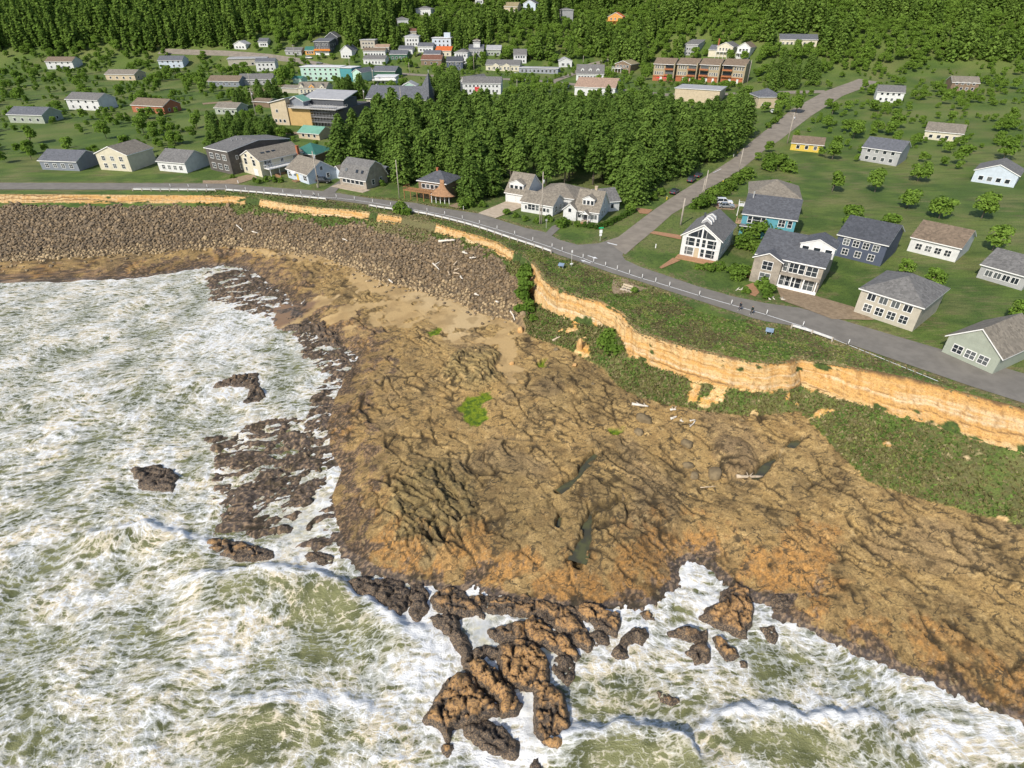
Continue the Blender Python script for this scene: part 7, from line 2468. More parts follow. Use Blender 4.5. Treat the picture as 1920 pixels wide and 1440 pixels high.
dryp = inpoly(bx_, by_, gp([(738, 408), (812, 420), (800, 446), (760, 438), (700, 424)], 9.2))
onb = j2 & ~j1 & ~j0 & inr & (e1 > gtop) & ~(dryp & (rp.random(len(bx_)) < .8))
spill = ~j2 & inr & (e2 < 4.5) & (rp.random(len(bx_)) < .5 * np.exp(-e2 / 1.6))
kb_ = np.where(onb | spill)[0]
bz_ = surf_z(bx_[kb_], by_[kb_])
rad = rp.uniform(.36, .66, len(kb_)) * np.where(e2[kb_] < 4, .85, 1.0)
rad *= 1 + .5 * (rp.random(len(kb_)) < .08)
tanm = np.clip(1 - e2[kb_] / 7.0 + .5 * fbm(bx_[kb_] / 6, by_[kb_] / 6, 2), 0, 1)
PR = [boulder_mesh(200 + k, 1, (1, .85 + .1 * (k % 3), .72 + .06 * (k % 4))) for k in range(7)]
pv = []
for me in PR:
    c_ = np.zeros(len(me.vertices) * 3)
    me.vertices.foreach_get('co', c_)
    t_ = np.array([tuple(p.vertices) for p in me.polygons])
    pv.append((c_.reshape(-1, 3), t_))
# the largest in view stand alone, the rest is one mass
dist = np.hypot(bx_[kb_], np.hypot(by_[kb_], 52))
show = rad / dist
inview = np.array([430 < PX((bx_[i], by_[i], bz_[j]))[0] < 1490 for j, i in enumerate(kb_)])
big_ = set(np.argsort(-(show * inview))[:300].tolist())
mats_b = [pmat('riprap_dark', (0.185, 0.136, 0.082), .9, col2=(0.105, 0.076, 0.046), scale=1.6, bump=.6, bscale=7), pmat('riprap_brown', (0.245, 0.175, 0.098), .9, col2=(0.155, 0.108, 0.062), scale=1.6, bump=.6, bscale=7),
          pmat('riprap_tan', (0.36, 0.265, 0.145), .9, col2=(0.23, 0.17, 0.10), scale=1.6, bump=.6, bscale=7)]
PB = {}
for k in range(7):
    for m_ in range(3):
        me = PR[k].copy()
        me.materials.clear()
        me.materials.append(mats_b[m_])
        PB[(k, m_)] = me
VV, TT, CC = [], [], []
off = 0
for j, i in enumerate(kb_):
    k = j % 7
    an = rp.uniform(0, 6.28)
    tl = rp.uniform(-.5, .5, 2)
    zc = bz_[j] + rad[j] * .22
    mi = 2 if tanm[j] + rp.uniform(-.25, .25) > .62 else (1 if rp.random() < .4 else 0)
    if j in big_:
        o = bpy.data.objects.new('boulder', PB[(k, mi)])
        link(o)
        o.location = (bx_[i], by_[i], zc)
        o.rotation_euler = (tl[0], tl[1], an)
        o.scale = (rad[j], rad[j], rad[j])
        tag(o, 'loose boulder in the brown riprap bank below the coast road', 'boulder', 'boulders of the riprap bank')
        continue
    c_, s2 = math.cos(an), math.sin(an)
    p = pv[k][0] * rad[j]
    ct_, st_ = math.cos(tl[0]), math.sin(tl[0])
    p = np.stack([p[:, 0], p[:, 1] * ct_ - p[:, 2] * st_, p[:, 1] * st_ + p[:, 2] * ct_], 1)
    p = np.stack([p[:, 0] * c_ - p[:, 1] * s2, p[:, 0] * s2 + p[:, 1] * c_, p[:, 2]], 1) + np.array([bx_[i], by_[i], zc])
    VV.append(p)
    TT.append(pv[k][1] + off)
    off += len(p)
    base_ = [(0.185, 0.136, 0.082), (0.245, 0.175, 0.098), (0.36, 0.265, 0.145)][mi]
    f_ = rp.uniform(.65, 1.25)
    CC.append(np.tile(np.array([base_[0] * f_, base_[1] * f_, base_[2] * f_, 1]), (len(p), 1)))
mrip, nt, b = new_mat('riprap')
ca_ = nd(nt, 'ShaderNodeAttribute', attribute_name='albedo')
geo = nt.nodes.new('ShaderNodeNewGeometry')
n = noise_n(nt, geo.outputs['Position'], 4.0, 3, .65)
c = mixc(nt, math_n(nt, 'MULTIPLY', ramp01(nt, n.outputs[0], .45, .7), .55), ca_.outputs['Color'], (0.07, 0.055, 0.04))
nt.links.new(c, b.inputs['Base Color'])
b.inputs['Roughness'].default_value = .92
me = np_mesh('riprap', np.concatenate(VV), np.concatenate(TT), False, {'albedo': np.concatenate(CC)}, tris=True)
tag(obj('riprap', me, mrip), 'mass of smaller brown riprap boulders on the bank', 'riprap', kind='stuff')
# loose stones on the shelf
sandst = pmat('fallen_sandstone', (0.56, 0.34, 0.14), .9, col2=(0.42, 0.24, 0.09), scale=1.2, bump=.6, bscale=6)
greyst = pmat('grey_stone', (0.22, 0.165, 0.090), .9, col2=(0.14, 0.105, 0.06), scale=1.5, bump=.6, bscale=7)
BIG = [boulder_mesh(300 + k, 3, s) for k, s in enumerate([(1, .8, .9), (.7, .75, 1.6), (1, .9, .7), (1, .8, .6)])]
for (px_, py_, s, k, m_, lab) in [(977, 600, .95, 0, sandst, 'round orange sandstone block at the foot of the riprap'), (1088, 640, 1.15, 1, sandst, 'tall pale sandstone block fallen on the grassy slope'), (1083, 620, .6, 2, sandst, 'small sandstone piece above the tall fallen block'),
                                  (960, 682, .5, 0, sandst, 'small orange stone beside the sand strip'), (1043, 655, .6, 2, greyst, 'grey stone at the foot of the green slope'), (1112, 722, .45, 3, greyst, 'flat grey stone under the slope'),
                                  (1290, 873, 1.0, 3, greyst, 'flat round stone near the middle of the shelf'), (1302, 893, .9, 3, greyst, 'rounded stone below the flat round stone'), (1288, 830, 1.2, 3, greyst, 'wide flat stone above the dark boulder'), (1207, 785, 1.6, 3, greyst, 'broad low stone below the long white log'),
                                  (1340, 890, 1.5, 3, greyst, 'grey slab left of the long pale log'), (1198, 808, 1.0, 3, greyst, 'low stone by the small weed patch'), (724, 548, .5, 2, greyst, 'dark stone on the sand below the riprap'), (733, 545, .4, 2, greyst, 'smaller dark stone on the sand')]:
    g_ = W(px_, py_, 2.2)
    z_ = float(surf_z(np.array([g_[0]]), np.array([g_[1]]))[0])
    g_ = W(px_, py_, z_)
    z_ = float(surf_z(np.array([g_[0]]), np.array([g_[1]]))[0])
    me = BIG[k].copy()
    me.materials.append(m_)
    me.polygons.foreach_set('use_smooth', [True] * len(me.polygons))
    o = obj('boulder', me)
    o.location = (g_[0], g_[1], z_ + (.25 if m_ is sandst else .02) * s)
    o.scale = (s, s, s)
    o.rotation_euler = (rp.uniform(-.2, .2), rp.uniform(-.2, .2), rp.uniform(0, 6))
    tag(o, lab, 'boulder')

# ------------------------------------------------------------------ driftwood
drift = pmat('bleached_wood', (0.66, 0.61, 0.53), .85, col2=(0.48, 0.43, 0.35), scale=2.0, bump=.4, bscale=9)
drift2 = pmat('tan_wood', (0.52, 0.42, 0.30), .85, col2=(0.38, 0.30, 0.2), scale=2.0, bump=.4, bscale=9)
LOGS = [((823, 457), (853, 455), .30, 'long bleached log lying high on the riprap'), ((868, 478), (877, 481), .26, 'short log in the upper riprap below the cliff'), ((881, 488), (893, 487), .2, 'thin log right of the short upper one'),
        ((812, 499), (824, 511), .18, 'forked branch log in the middle of the riprap'), ((816, 502), (825, 496), .13, 'limb crossing the forked branch log'), ((851, 502), (858, 494), .2, 'log pointing up in the log tangle'), ((852, 511), (862, 508), .16, 'log at the right of the log tangle'),
        ((851, 516), (862, 518), .2, 'white log below the tangle'), ((864, 523), (868, 528), .22, 'stubby log under the white one'), ((843, 520), (840, 513), .14, 'thin log left of the tangle'), ((890, 556), (898, 559), .22, 'log on the lower right riprap'), ((930, 570), (936, 572), .2, 'small log near the riprap foot'),
        ((957, 588), (965, 602), .16, 'pale stick beside the round sandstone block'), ((444, 425), (457, 437), .16, 'long thin branch on the far left riprap'), ((474, 438), (485, 441), .16, 'curved branch on the left riprap'), ((643, 452), (652, 456), .18, 'short branch on the middle left riprap'),
        ((730, 529), (737, 534), .2, 'log at the sandy edge of the riprap'), ((772, 491), (778, 490), .2, 'short white log left of the tangle'), ((1184, 762), (1215, 764), .24, 'long straight white log under the slope at the right'), ((1256, 772), (1267, 771), .2, 'upper of two short white logs on the shelf'),
        ((1257, 786), (1268, 783), .2, 'lower of two short white logs on the shelf'), ((1275, 789), (1281, 792), .14, 'small stick right of the two short logs'), ((1293, 791), (1303, 790), .14, 'white log with a bent limb'), ((1303, 791), (1293, 802), .1, 'bent limb hanging from the white log'),
        ((1379, 901), (1431, 890), .26, 'long tan log lying near the dark boulder'), ((1313, 914), (1342, 912), .07, 'thin pale stick left of the long tan log'), ((1036, 640), (1050, 634), .2, 'grey log at the foot of the green slope'), ((566, 574), (572, 566), .14, 'white stump on the rock by the wet sand')]
for i, (a_, b_, rr, lab) in enumerate(LOGS):
    e_ = []
    for q in (a_, b_):
        g_ = G(*q)
        z_ = float(surf_z(np.array([g_[0]]), np.array([g_[1]]))[0])
        e_.append(np.array([g_[0], g_[1], z_ + rr * 1.0 + (.45 if q[0] < 960 and q[1] < 600 else .05)]))
    mid = (e_[0] + e_[1]) / 2
    n_ = 7
    path, rads = [], []
    dv = e_[1] - e_[0]
    sd_ = np.array([-dv[1], dv[0], 0]) * rp.uniform(-.07, .07)
    for k in range(n_):
        t_ = k / (n_ - 1)
        path.append(e_[0] + dv * t_ + sd_ * math.sin(math.pi * t_) - mid + np.array([0, 0, rp.uniform(-.04, .04)]))
        rads.append(rr * (1.1 - .5 * t_) * rp.uniform(.9, 1.1))
    m_ = MB().tube(path, rads, 8)
    for k in range(2):
        t_ = rp.uniform(.4, .85)
        p = e_[0] + dv * t_ - mid
        m_.tube([p, p + np.array([rp.uniform(-.6, .6), rp.uniform(-.6, .6), rp.uniform(.2, .5)]) * (rr / .2)], [rr * .35, rr * .12], 5)
    o = m_.build('driftwood_log', drift2 if 'tan' in lab or 'grey' in lab else drift, None, True)
    o.location = mid
    tag(o, lab, 'driftwood', 'driftwood on the shore')

# ------------------------------------------------------------------ along the road
white_p = pmat('white_post', (0.78, 0.77, 0.74), .5, .1, 3)
pm = MB().tube([(0, 0, 0), (0, 0, 1.0)], [.075, .06], 8).mesh('tube', True)
pm.materials.append(white_p)
pb2 = MB().tube([(0, 0, -.02), (0, 0, .06)], [.16, .12], 8).mesh('foot')
pb2.materials.append(pmat('black_rubber', (.03, .03, .03), .8))
pb3 = MB().tube([(0, 0, .78), (0, 0, .90)], [.082, .080], 8).mesh('band')
pb3.materials.append(pmat('reflector', (.6, .6, .58), .3))
for p in POSTS + [(389, 352), (354, 351.5), (320, 351), (1505, 612), (1590, 646)]:
    g_ = W(p[0], p[1], 11.035)
    t = thing('delineator_post', 'white flexible post on the line between road and bike lane', 'post', tuple(g_), 0, 'white posts along the bike lane')
    for nm, me in (('tube', pm), ('foot', pb2), ('band', pb3)):
        obj(nm, me, None, t)
rail_m = pmat('guard_rail_paint', (0.62, 0.61, 0.58), .6, .2, 2)
rail_p = pmat('guard_rail_post', (0.42, 0.37, 0.30), .8, .3, 2)
def guard(label, pxs, seg=2.6, z=10.98):
    pts = [W(p[0], p[1], z)[:2] for p in pxs]
    s_ = [0]
    for i in range(len(pts) - 1):
        s_.append(s_[-1] + np.linalg.norm(pts[i + 1] - pts[i]))
    n_ = max(2, int(s_[-1] / seg))
    P_ = [np.array([np.interp(s_[-1] * k / n_, s_, [p[0] for p in pts]), np.interp(s_[-1] * k / n_, s_, [p[1] for p in pts])]) for k in range(n_ + 1)]
    t = thing('guard_rail', label, 'guard rail', (P_[0][0], P_[0][1], z - .05))
    for k in range(n_):
        a_, b_ = P_[k] - P_[0], P_[k + 1] - P_[0]
        d_ = (b_ - a_)
        L_ = np.linalg.norm(d_)
        o = MB().box(.12, L_ - .12, -.10, .10, .42, .80).build('rail', rail_m, t, bevel=.02)
        o.location = (a_[0], a_[1], 0)
        o.rotation_euler = (0, 0, math.atan2(d_[1], d_[0]))
    for k in range(n_ + 1):
        a_ = P_[k] - P_[0]
        o = MB().box(-.11, .11, -.22, .09, -.6, .86).build('post', rail_p, t)
        o.location = (a_[0], a_[1], 0)
        if k < n_:
            d_ = P_[k + 1] - P_[k]
        o.rotation_euler = (0, 0, math.atan2(d_[1], d_[0]))
guard('white guard rail along the left stretch of the coast road', [(424, 359), (480, 363), (540, 369), (580, 373), (612, 376)])
guard('short white guard rail in front of the barn roofed house', [(693, 388), (715, 392), (737, 395)])
guard('long white guard rail above the ochre bluff', [(771, 399), (800, 404), (835, 412), (870, 421), (910, 433), (950, 447), (1000, 463), (1034, 475)])
guard('white guard rail stub at the right end of the coast road', [(1484, 615), (1510, 622), (1560, 640)])
guard('white guard rail beyond the left edge of the view', [(250, 358), (330, 358.5), (405, 359)])
# utility poles
poleb = pmat('weathered_pole', (0.40, 0.36, 0.30), .9, col2=(0.29, 0.25, 0.2), scale=1.0, bump=.3, bscale=8)
metalg = pmat('transformer_grey', (0.45, 0.46, 0.47), .5, .1, 2)
def pole(label, px_, py_, top, arms=1, trans=False, thick=.17, stub=0):
    g_ = G(px_, py_)
    best = 9
    hs = np.linspace(3, 22, 200)
    ys_ = np.array([PX((g_[0], g_[1], g_[2] + h))[1] for h in hs])
    h = float(np.interp(-top, -ys_, hs))
    t = thing('utility_pole', label, 'utility pole', tuple(g_), rp.uniform(-.4, .4), None)
    lean = rp.uniform(-.12, .12, 2)
    MB().tube([(0, 0, -.8), (lean[0], lean[1], h)], [thick, thick * .7], 9).build('pole', poleb, t, True)
    for k in range(arms):
        z_ = h - .5 - .9 * k
        a = MB().box(-1.2, 1.2, -.06, .06, z_ - .06, z_ + .06).build('crossarm', poleb, t)
        for xx in (-1.05, -.5, .5, 1.05):
            MB().tube([(xx, 0, z_ + .06), (xx, 0, z_ + .26)], [.05, .03], 6).build('insulator', metalg, a)
    if trans:
        MB().tube([(.34, 0, h * .78), (.34, 0, h * .78 + .95)], .23, 10).build('transformer', metalg, t, True)
    if stub:
        MB().tube([(-.45, .1, -.8), (-.40, .1, stub)], [thick * .8, thick * .7], 8).build('stub_pole', poleb, t, True)
    return h
HS = [pole('utility pole with transformer in front of the blue house', 598, 352, 283, 0, True, .18, 1.2), pole('bare utility pole right of the barn roofed house', 749, 372, 300, 0, False, .16), pole('tall utility pole with twin stub in the sea garden', 1015, 420, 322, 0, True, .17, 6.0),
      pole('thick short pole on the lawn by the side street', 1276, 422, 372, 0, False, .26), pole('doubled pole at the bend of the side street', 1318, 374, 319, 0, False, .18, 6.0), pole('pole on the bank of the upper side street', 1383, 330, 278, 0, False, .2), pole('pole with crossarm at the top of the side street', 1476, 269, 211, 1, True, .24),
      pole('tall village pole with crossarms in the left stand', 482, 224, 165, 2, True, .2), pole('pole behind the left stand of spruces', 471, 164, 137, 0), pole('pole with crossarm by the upper left road', 555, 119, 84, 1), pole('pole left of the charcoal house', 603, 113, 80, 1), pole('pole beside the canopy shop', 701, 162, 127, 0, True),
      pole('pole in front of the church roof', 753, 199, 163, 0), pole('pole at the left corner of the church', 684, 195, 168, 0, True), pole('pole with crossarm by the navy house', 889, 136, 101, 1), pole('pale pole right of the long white building', 969, 169, 148, 0), pole('pole above the three dormer house', 1093, 122, 104, 0), pole('slim pole right of the townhouses', 1400, 160, 112, 0),
      pole('pole by the green yard of the upper village', 656, 127, 108, 0), pole('pole beside the clipped village hedge', 768, 140, 117, 0)]
# street name sign and other signs
def sign_post(label, px_, py_, h, plates):
    g_ = G(px_, py_)
    t = thing('road_sign', label, 'sign', tuple(g_), R(8))
    MB().tube([(0, 0, -.4), (0, 0, h)], .05, 8).build('post', pmat('sign_post_steel', (.5, .48, .42), .5, .15), t)
    for (w_, z0, z1, col) in plates:
        MB().box(-w_ / 2, w_ / 2, -.085, -.055, z0, z1).build('plate', pmat('sign_' + '_'.join(str(int(c * 99)) for c in col), col, .4, .05), t)
sign_post('street name sign with green plate on the corner lawn', 1125, 452, 3.5, [(1.15, 3.15, 3.5, (0.02, 0.36, 0.16)), (.72, 2.0, 2.85, (.75, .76, .74)), (.6, 1.3, 1.9, (.75, .76, .74))])
sign_post('thin white sign pole on the cliff side of the road', 1071, 500, 3.9, [(.35, 3.3, 3.8, (.72, .72, .70)), (.7, .55, .85, (.78, .78, .76))])
sign_post('short sign pole right of the sea garden pole', 1024, 428, 2.4, [(.5, 1.9, 2.4, (.35, .35, .34))])
for (px_, py_, lab) in [(1052, 503, 'blue grey information board on the cliff top left of the sign pole'), (1441, 627, 'blue grey information board at the right end of the cliff top')]:
    g_ = G(px_, py_)
    t = thing('information_board', lab, 'sign', tuple(g_), R(-25))
    MB().box(-.45, -.37, -.05, .05, -.3, .8).build('leg', metalg, t)
    MB().box(.37, .45, -.05, .05, -.3, .8).build('leg', metalg, t)
    o = MB().box(-.65, .65, -.42, .42, 0, .06).build('panel', pmat('board_panel', (.20, .27, .36), .4, .3, 3), t)
    o.location = (0, 0, .85)
    o.rotation_euler = (R(35), 0, 0)
# bench on its slab
g0, g1 = G(1164, 544), G(1188, 551)
bd = math.atan2(g1[1] - g0[1], g1[0] - g0[0])
t = thing('park_bench', 'pale timber bench on a concrete slab facing the sea', 'bench', tuple((G(1176, 544))), bd)
bw = pmat('bench_timber', (0.56, 0.47, 0.33), .8, .2, 3)
MB().box(-1.35, 1.35, -.75, .55, -.1, .12).build('slab', pmat('bench_slab', (.55, .47, .36), .9, .2, 2), t)
for k in range(4):
    MB().box(-1.15, 1.15, -.42 + .16 * k, -.29 + .16 * k, .55, .60).build('seat_slat', bw, t)
for k in range(3):
    o = MB().box(-1.15, 1.15, .26, .31, .70 + .15 * k, .82 + .15 * k).build('back_slat', bw, t)
for xx in (-1.0, 0, 1.0):
    MB().box(xx - .06, xx + .06, -.40, -.30, .12, .55).box(xx - .06, xx + .06, .18, .28, .12, 1.15).build('leg', bw, t)
# small markers
for (px_, py_, col, lab) in [(1250, 374, (.7, .5, .02), 'yellow marker post at the mouth of the side street'), (1355, 343, (.7, .5, .02), 'yellow marker post on the upper verge of the side street'), (1375, 294, (.75, .73, .65), 'white marker post under the spruces by the street'), (1382, 288, (.65, .5, .05), 'yellow marker post under the spruces by the street'),
                             (1422, 297, (.7, .62, .1), 'pale yellow marker at the garden side of the street'), (1229, 465, (.75, .73, .68), 'white lawn stake left of the window wall house'), (447, 344, (.75, .74, .7), 'white drive marker by the cream house'), (869, 393, (.75, .74, .7), 'white marker stake at the shrub garden')]:
    g_ = G(px_, py_)
    t = thing('marker_post', lab, 'post', tuple(g_))
    MB().box(-.09, .09, -.09, .09, -.3, .9).build('stake', pmat('marker_%d%d%d' % tuple(int(c * 99) for c in col), col, .6, .1), t)
    MB().box(-.11, .11, -.11, .11, .9, .97).build('cap', white_p, t)

# ------------------------------------------------------------------ cars
tyre = pmat('tyre', (.02, .02, .02), .85)
rimm = pmat('rim', (.45, .45, .46), .3, .1, 4, metal=.8)
lampm = pmat('headlamp', (.8, .8, .78), .15, .05)
redm = pmat('tail_lamp', (.4, .02, .02), .3, .05)
def carpaint(name, c):
    m = pmat('car_paint_' + name, c, .28, .05, .5, spec=.5)
    m.node_tree.nodes['Principled BSDF'].inputs['Coat Weight'].default_value = .6
    return m
_cm = {}
def car_meshes(suv):
    if suv in _cm:
        return _cm[suv]
    L_, Wd, Hh = (4.7, 1.85, 1.72) if suv else (4.5, 1.8, 1.45)
    zb, zs = .32, .95 if suv else .85
    prof = [(-L_ / 2, zb + .12), (-L_ / 2 + .05, zs - .1), (-L_ / 2 + .12, zs), (-.95 if not suv else -1.05, zs + .06), (L_ / 2 - .15, zs), (L_ / 2 - .02, zs - .18), (L_ / 2, zb + .12), (L_ / 2 - .15, zb), (-L_ / 2 + .15, zb)]
    bd_ = MB().prism(prof, -Wd / 2, Wd / 2).mesh('body')
    roof0, roof1 = (-.15, 1.95) if suv else (.0, 1.25)
    cab = [(-1.05, zs), (roof0 - .15, Hh - .08), (roof0 + .25, Hh), (roof1 - .3, Hh), (roof1, Hh - .1), (L_ / 2 - (.12 if suv else .55), zs)]
    n = len(cab)
    wb, wt = Wd / 2 - .06, Wd / 2 - .26
    vs = []
    for s in (-1, 1):
        for (xx, zz_) in cab:
            k = (zz_ - zs) / (Hh - zs)
            vs.append((xx, s * (wb + (wt - wb) * k), zz_))
    fs = [tuple(range(n)), tuple(range(2 * n - 1, n - 1, -1))] + [(i, n + i, n + (i + 1) % n, (i + 1) % n) for i in range(n)]
    cb = MB().add(vs, fs).mesh('cabin')
    rf_ = MB().slab([(roof0 - .1, -wt - .02, Hh + .02), (roof1 + .02, -wt - .02, Hh + .02), (roof1 + .02, wt + .02, Hh + .02), (roof0 - .1, wt + .02, Hh + .02)], .08).mesh('roof_panel')
    pil = MB()
    for s in (-1, 1):
        for (a_, b_) in ((0, 1), (5, 4)):
            pa_, pb_ = vs[a_ + (n if s > 0 else 0)], vs[b_ + (n if s > 0 else 0)]
            pil.tube([(pa_[0], pa_[1] + s * .01, pa_[2]), (pb_[0], pb_[1] + s * .01, pb_[2] + .02)], .05, 5)
        pil.tube([(.45, s * (wb + .01), zs), (.45, s * (wt + .02), Hh)], .05, 5)
    pl = pil.mesh('pillar')
    wh = MB().tube([(0, -.11, 0), (0, .11, 0)], .34, 16).mesh('wheel')
    rm2 = MB().tube([(0, -.125, 0), (0, .125, 0)], .19, 12).mesh('rim')
    wh.materials.append(tyre)
    rm2.materials.append(rimm)
    hl = MB().box(-.04, .04, -.2, .2, -.08, .08).mesh('headlight')
    hl.materials.append(lampm)
    tl_ = MB().box(-.04, .04, -.16, .16, -.12, .12).mesh('tail_light')
    tl_.materials.append(redm)
    _cm[suv] = (bd_, cb, rf_, pl, wh, rm2, hl, tl_, L_, Wd, zs)
    return _cm[suv]
def car(label, px_, py_, head, colname, col, suv=True, z=None, name='parked_car'):
    bd_, cb, rf_, pl, wh, rm2, hl, tl_, L_, Wd, zs = car_meshes(suv)
    g_ = G(px_, py_)
    t = thing(name, label, 'car', (g_[0], g_[1], g_[2] + .10), head)
    pt = carpaint(colname, col)
    for nm, me, m_ in (('body', bd_, pt), ('cabin_glass', cb, glass), ('roof_panel', rf_, pt), ('pillar', pl, pt)):
        me2 = me.copy()
        me2.materials.clear()
        me2.materials.append(m_)
        o = obj(nm, me2, None, t)
        if nm == 'body':
            md = o.modifiers.new('bevel', 'BEVEL')
            md.width = .09
            md.segments = 3
            for s in (-1, 1):
                h_ = obj('headlight', hl, None, o)
                h_.location = (-L_ / 2 + .04, s * (Wd / 2 - .32), zs - .2)
                h_ = obj('tail_light', tl_, None, o)
                h_.location = (L_ / 2 - .04, s * (Wd / 2 - .25), zs - .15)
    for xx in (-L_ / 2 + .85, L_ / 2 - .85):
        for s in (-1, 1):
            w_ = obj('wheel', wh, None, t)
            w_.location = (xx, s * (Wd / 2 - .08), .34)
            obj('rim', rm2, None, w_)
    return t
HST = math.atan2(.85, .53)
car('black suv parked beside the blue house', 608, 343, R(168), 'black', (.012, .012, .014))
car('dark car parked at the lower left of the side street', 1264, 363, HST + math.pi, 'navy', (.02, .025, .04), False)
car('blue black car parked under the spruces on the side street', 1296, 341, HST + math.pi, 'blueblack', (.018, .025, .05), True)
car('dark car parked behind the blue black one', 1309, 332, HST + math.pi, 'graphite', (.03, .032, .04), False)
car('white suv on the drive left of the beige house', 1357, 383, R(172), 'white', (.7, .7, .69))
car('grey car in front of the white suv', 1361, 390, R(172), 'silver', (.22, .23, .24), False)
car('white car on the cross street in the village', 982, 151, R(175), 'white', (.7, .7, .69), True)
car('white sedan in the yard of the motel court', 968, 141, R(160), 'white', (.7, .7, .69), False)
car('grey suv at the village crossing', 1026, 156, R(10), 'silver', (.22, .23, .24))
car('white car parked by the three dormer house', 1088, 158, R(20), 'white', (.7, .7, .69))
car('white car in front of the charcoal house', 580, 110, R(170), 'white', (.7, .7, .69))
car('silver car on the upper left road', 599, 120, R(170), 'silver', (.22, .23, .24), False)
car('dark green car near the salmon roofed hall', 1066, 166, R(60), 'green', (.01, .05, .035))
car('white car behind the office at the top of the street', 1448, 212, R(80), 'white', (.7, .7, .69), False)
car('black car by the white house with slate roof', 787, 104, R(0), 'black', (.012, .012, .014), False)
car('white car in front of the long white building', 886, 180, R(5), 'white', (.7, .7, .69))

# ------------------------------------------------------------------ people
def person(label, loc, rz, jac, tro, hair_c, pose='walk', extra=None, name='person'):
    """body grown over a posed skeleton; feet on the ground at loc"""
    if pose == 'walk':
        J = {'pel': (0, 0, .94), 'wai': (0, .01, 1.08), 'che': (0, .02, 1.30), 'nec': (0, .02, 1.49), 'hed': (0, -.01, 1.60), 'top': (0, -.01, 1.72),
             'shl': (-.19, .02, 1.42), 'ell': (-.25, .10, 1.15), 'wrl': (-.22, -.02, .92), 'hal': (-.21, -.05, .82), 'shr': (.19, .02, 1.42), 'elr': (.25, -.02, 1.15), 'wrr': (.22, -.16, .96), 'har': (.21, -.20, .88),
             'hil': (-.10, 0, .90), 'knl': (-.11, -.16, .50), 'anl': (-.11, -.22, .10), 'tol': (-.12, -.40, .05), 'hir': (.10, 0, .90), 'knr': (.11, .06, .49), 'anr': (.11, .28, .12), 'tor': (.12, .14, .04)}
    else:
        J = {'pel': (0, .28, .98), 'wai': (0, .16, 1.12), 'che': (0, -.02, 1.30), 'nec': (0, -.16, 1.44), 'hed': (0, -.24, 1.53), 'top': (0, -.28, 1.64),
             'shl': (-.18, -.10, 1.38), 'ell': (-.23, -.22, 1.14), 'wrl': (-.20, -.42, 1.03), 'hal': (-.19, -.49, 1.01), 'shr': (.18, -.10, 1.38), 'elr': (.23, -.22, 1.14), 'wrr': (.20, -.42, 1.03), 'har': (.19, -.49, 1.01),
             'hil': (-.10, .24, .94), 'knl': (-.12, -.12, .72), 'anl': (-.12, .02, .34), 'tol': (-.12, -.15, .28), 'hir': (.10, .24, .94), 'knr': (.12, .02, .56), 'anr': (.12, .10, .18), 'tor': (.12, -.07, .12)}
    Rd = dict(pel=(.165, .13), wai=(.15, .115), che=(.185, .125), nec=(.065, .065), hed=(.088, .105), top=(.055, .065), shl=(.075, .075), ell=(.055, .055), wrl=(.036, .036), hal=(.042, .028), hil=(.10, .10), knl=(.068, .068), anl=(.045, .05), tol=(.04, .03))
    ks = list(J)
    E_ = [('pel', 'wai'), ('wai', 'che'), ('che', 'nec'), ('nec', 'hed'), ('hed', 'top')]
    for s in 'lr':
        E_ += [('che', 'sh' + s), ('sh' + s, 'el' + s), ('el' + s, 'wr' + s), ('wr' + s, 'ha' + s), ('pel', 'hi' + s), ('hi' + s, 'kn' + s), ('kn' + s, 'an' + s), ('an' + s, 'to' + s)]
    me = bpy.data.meshes.new('body')
    me.from_pydata([J[k] for k in ks], [(ks.index(a_), ks.index(b_)) for a_, b_ in E_], [])
    o = obj('body', me)
    md = o.modifiers.new('skin', 'SKIN')
    md.use_smooth_shade = True
    for i, k in enumerate(ks):
        rr = Rd.get(k, Rd.get(k[:-1] + 'l'))
        me.skin_vertices[0].data[i].radius = rr
        me.skin_vertices[0].data[i].use_root = (k == 'pel')
    sb = o.modifiers.new('sub', 'SUBSURF')
    sb.levels = 2
    sb.render_levels = 2
    dg = bpy.context.evaluated_depsgraph_get()
    nm = bpy.data.meshes.new_from_object(o.evaluated_get(dg))
    bpy.data.objects.remove(o)
    skin = pmat('skin', (.45, .27, .19), .6, .1, 6)
    shoe = pmat('pale_shoe', (.6, .6, .58), .7, .1)
    for m_ in (skin, pmat('cloth_%s' % (str(jac)), jac, .9, .2, 5), pmat('cloth_%s' % (str(tro)), tro, .9, .2, 5), shoe):
        nm.materials.append(m_)
    hands = [Vector(J['hal']), Vector(J['har'])]
    ankles = [Vector(J['tol']), Vector(J['tor']), Vector(J['anl']), Vector(J['anr'])]
    nk = Vector(J['nec'])
    pz = J['pel'][2]
    for p in nm.polygons:
        c_ = p.center
        if c_.z > nk.z + .03:
            i = 0
        elif min((c_ - h).length for h in hands) < .075:
            i = 0
        elif min((c_ - h).length for h in ankles) < .085:
            i = 3
        elif c_.z < pz - .04 and not any((c_ - Vector(J[q])).length < .2 for q in ('ell', 'elr', 'wrl', 'wrr', 'hal', 'har')):
            i = 2
        else:
            i = 1
        p.material_index = i
    t = thing(name, label, 'person', loc, rz)
    obj('body', nm, None, t)
    hd_ = Vector(J['hed'])
    # face: nose, eyes, ears; hair cap; fingers
    f_ = MB()
    fy = hd_.y - .10
    f_.add([(-.018, fy, hd_.z - .01), (.018, fy, hd_.z - .01), (0, fy - .035, hd_.z - .005), (0, fy - .002, hd_.z + .045)], [(0, 1, 2), (0, 2, 3), (1, 3, 2), (0, 3, 1)])
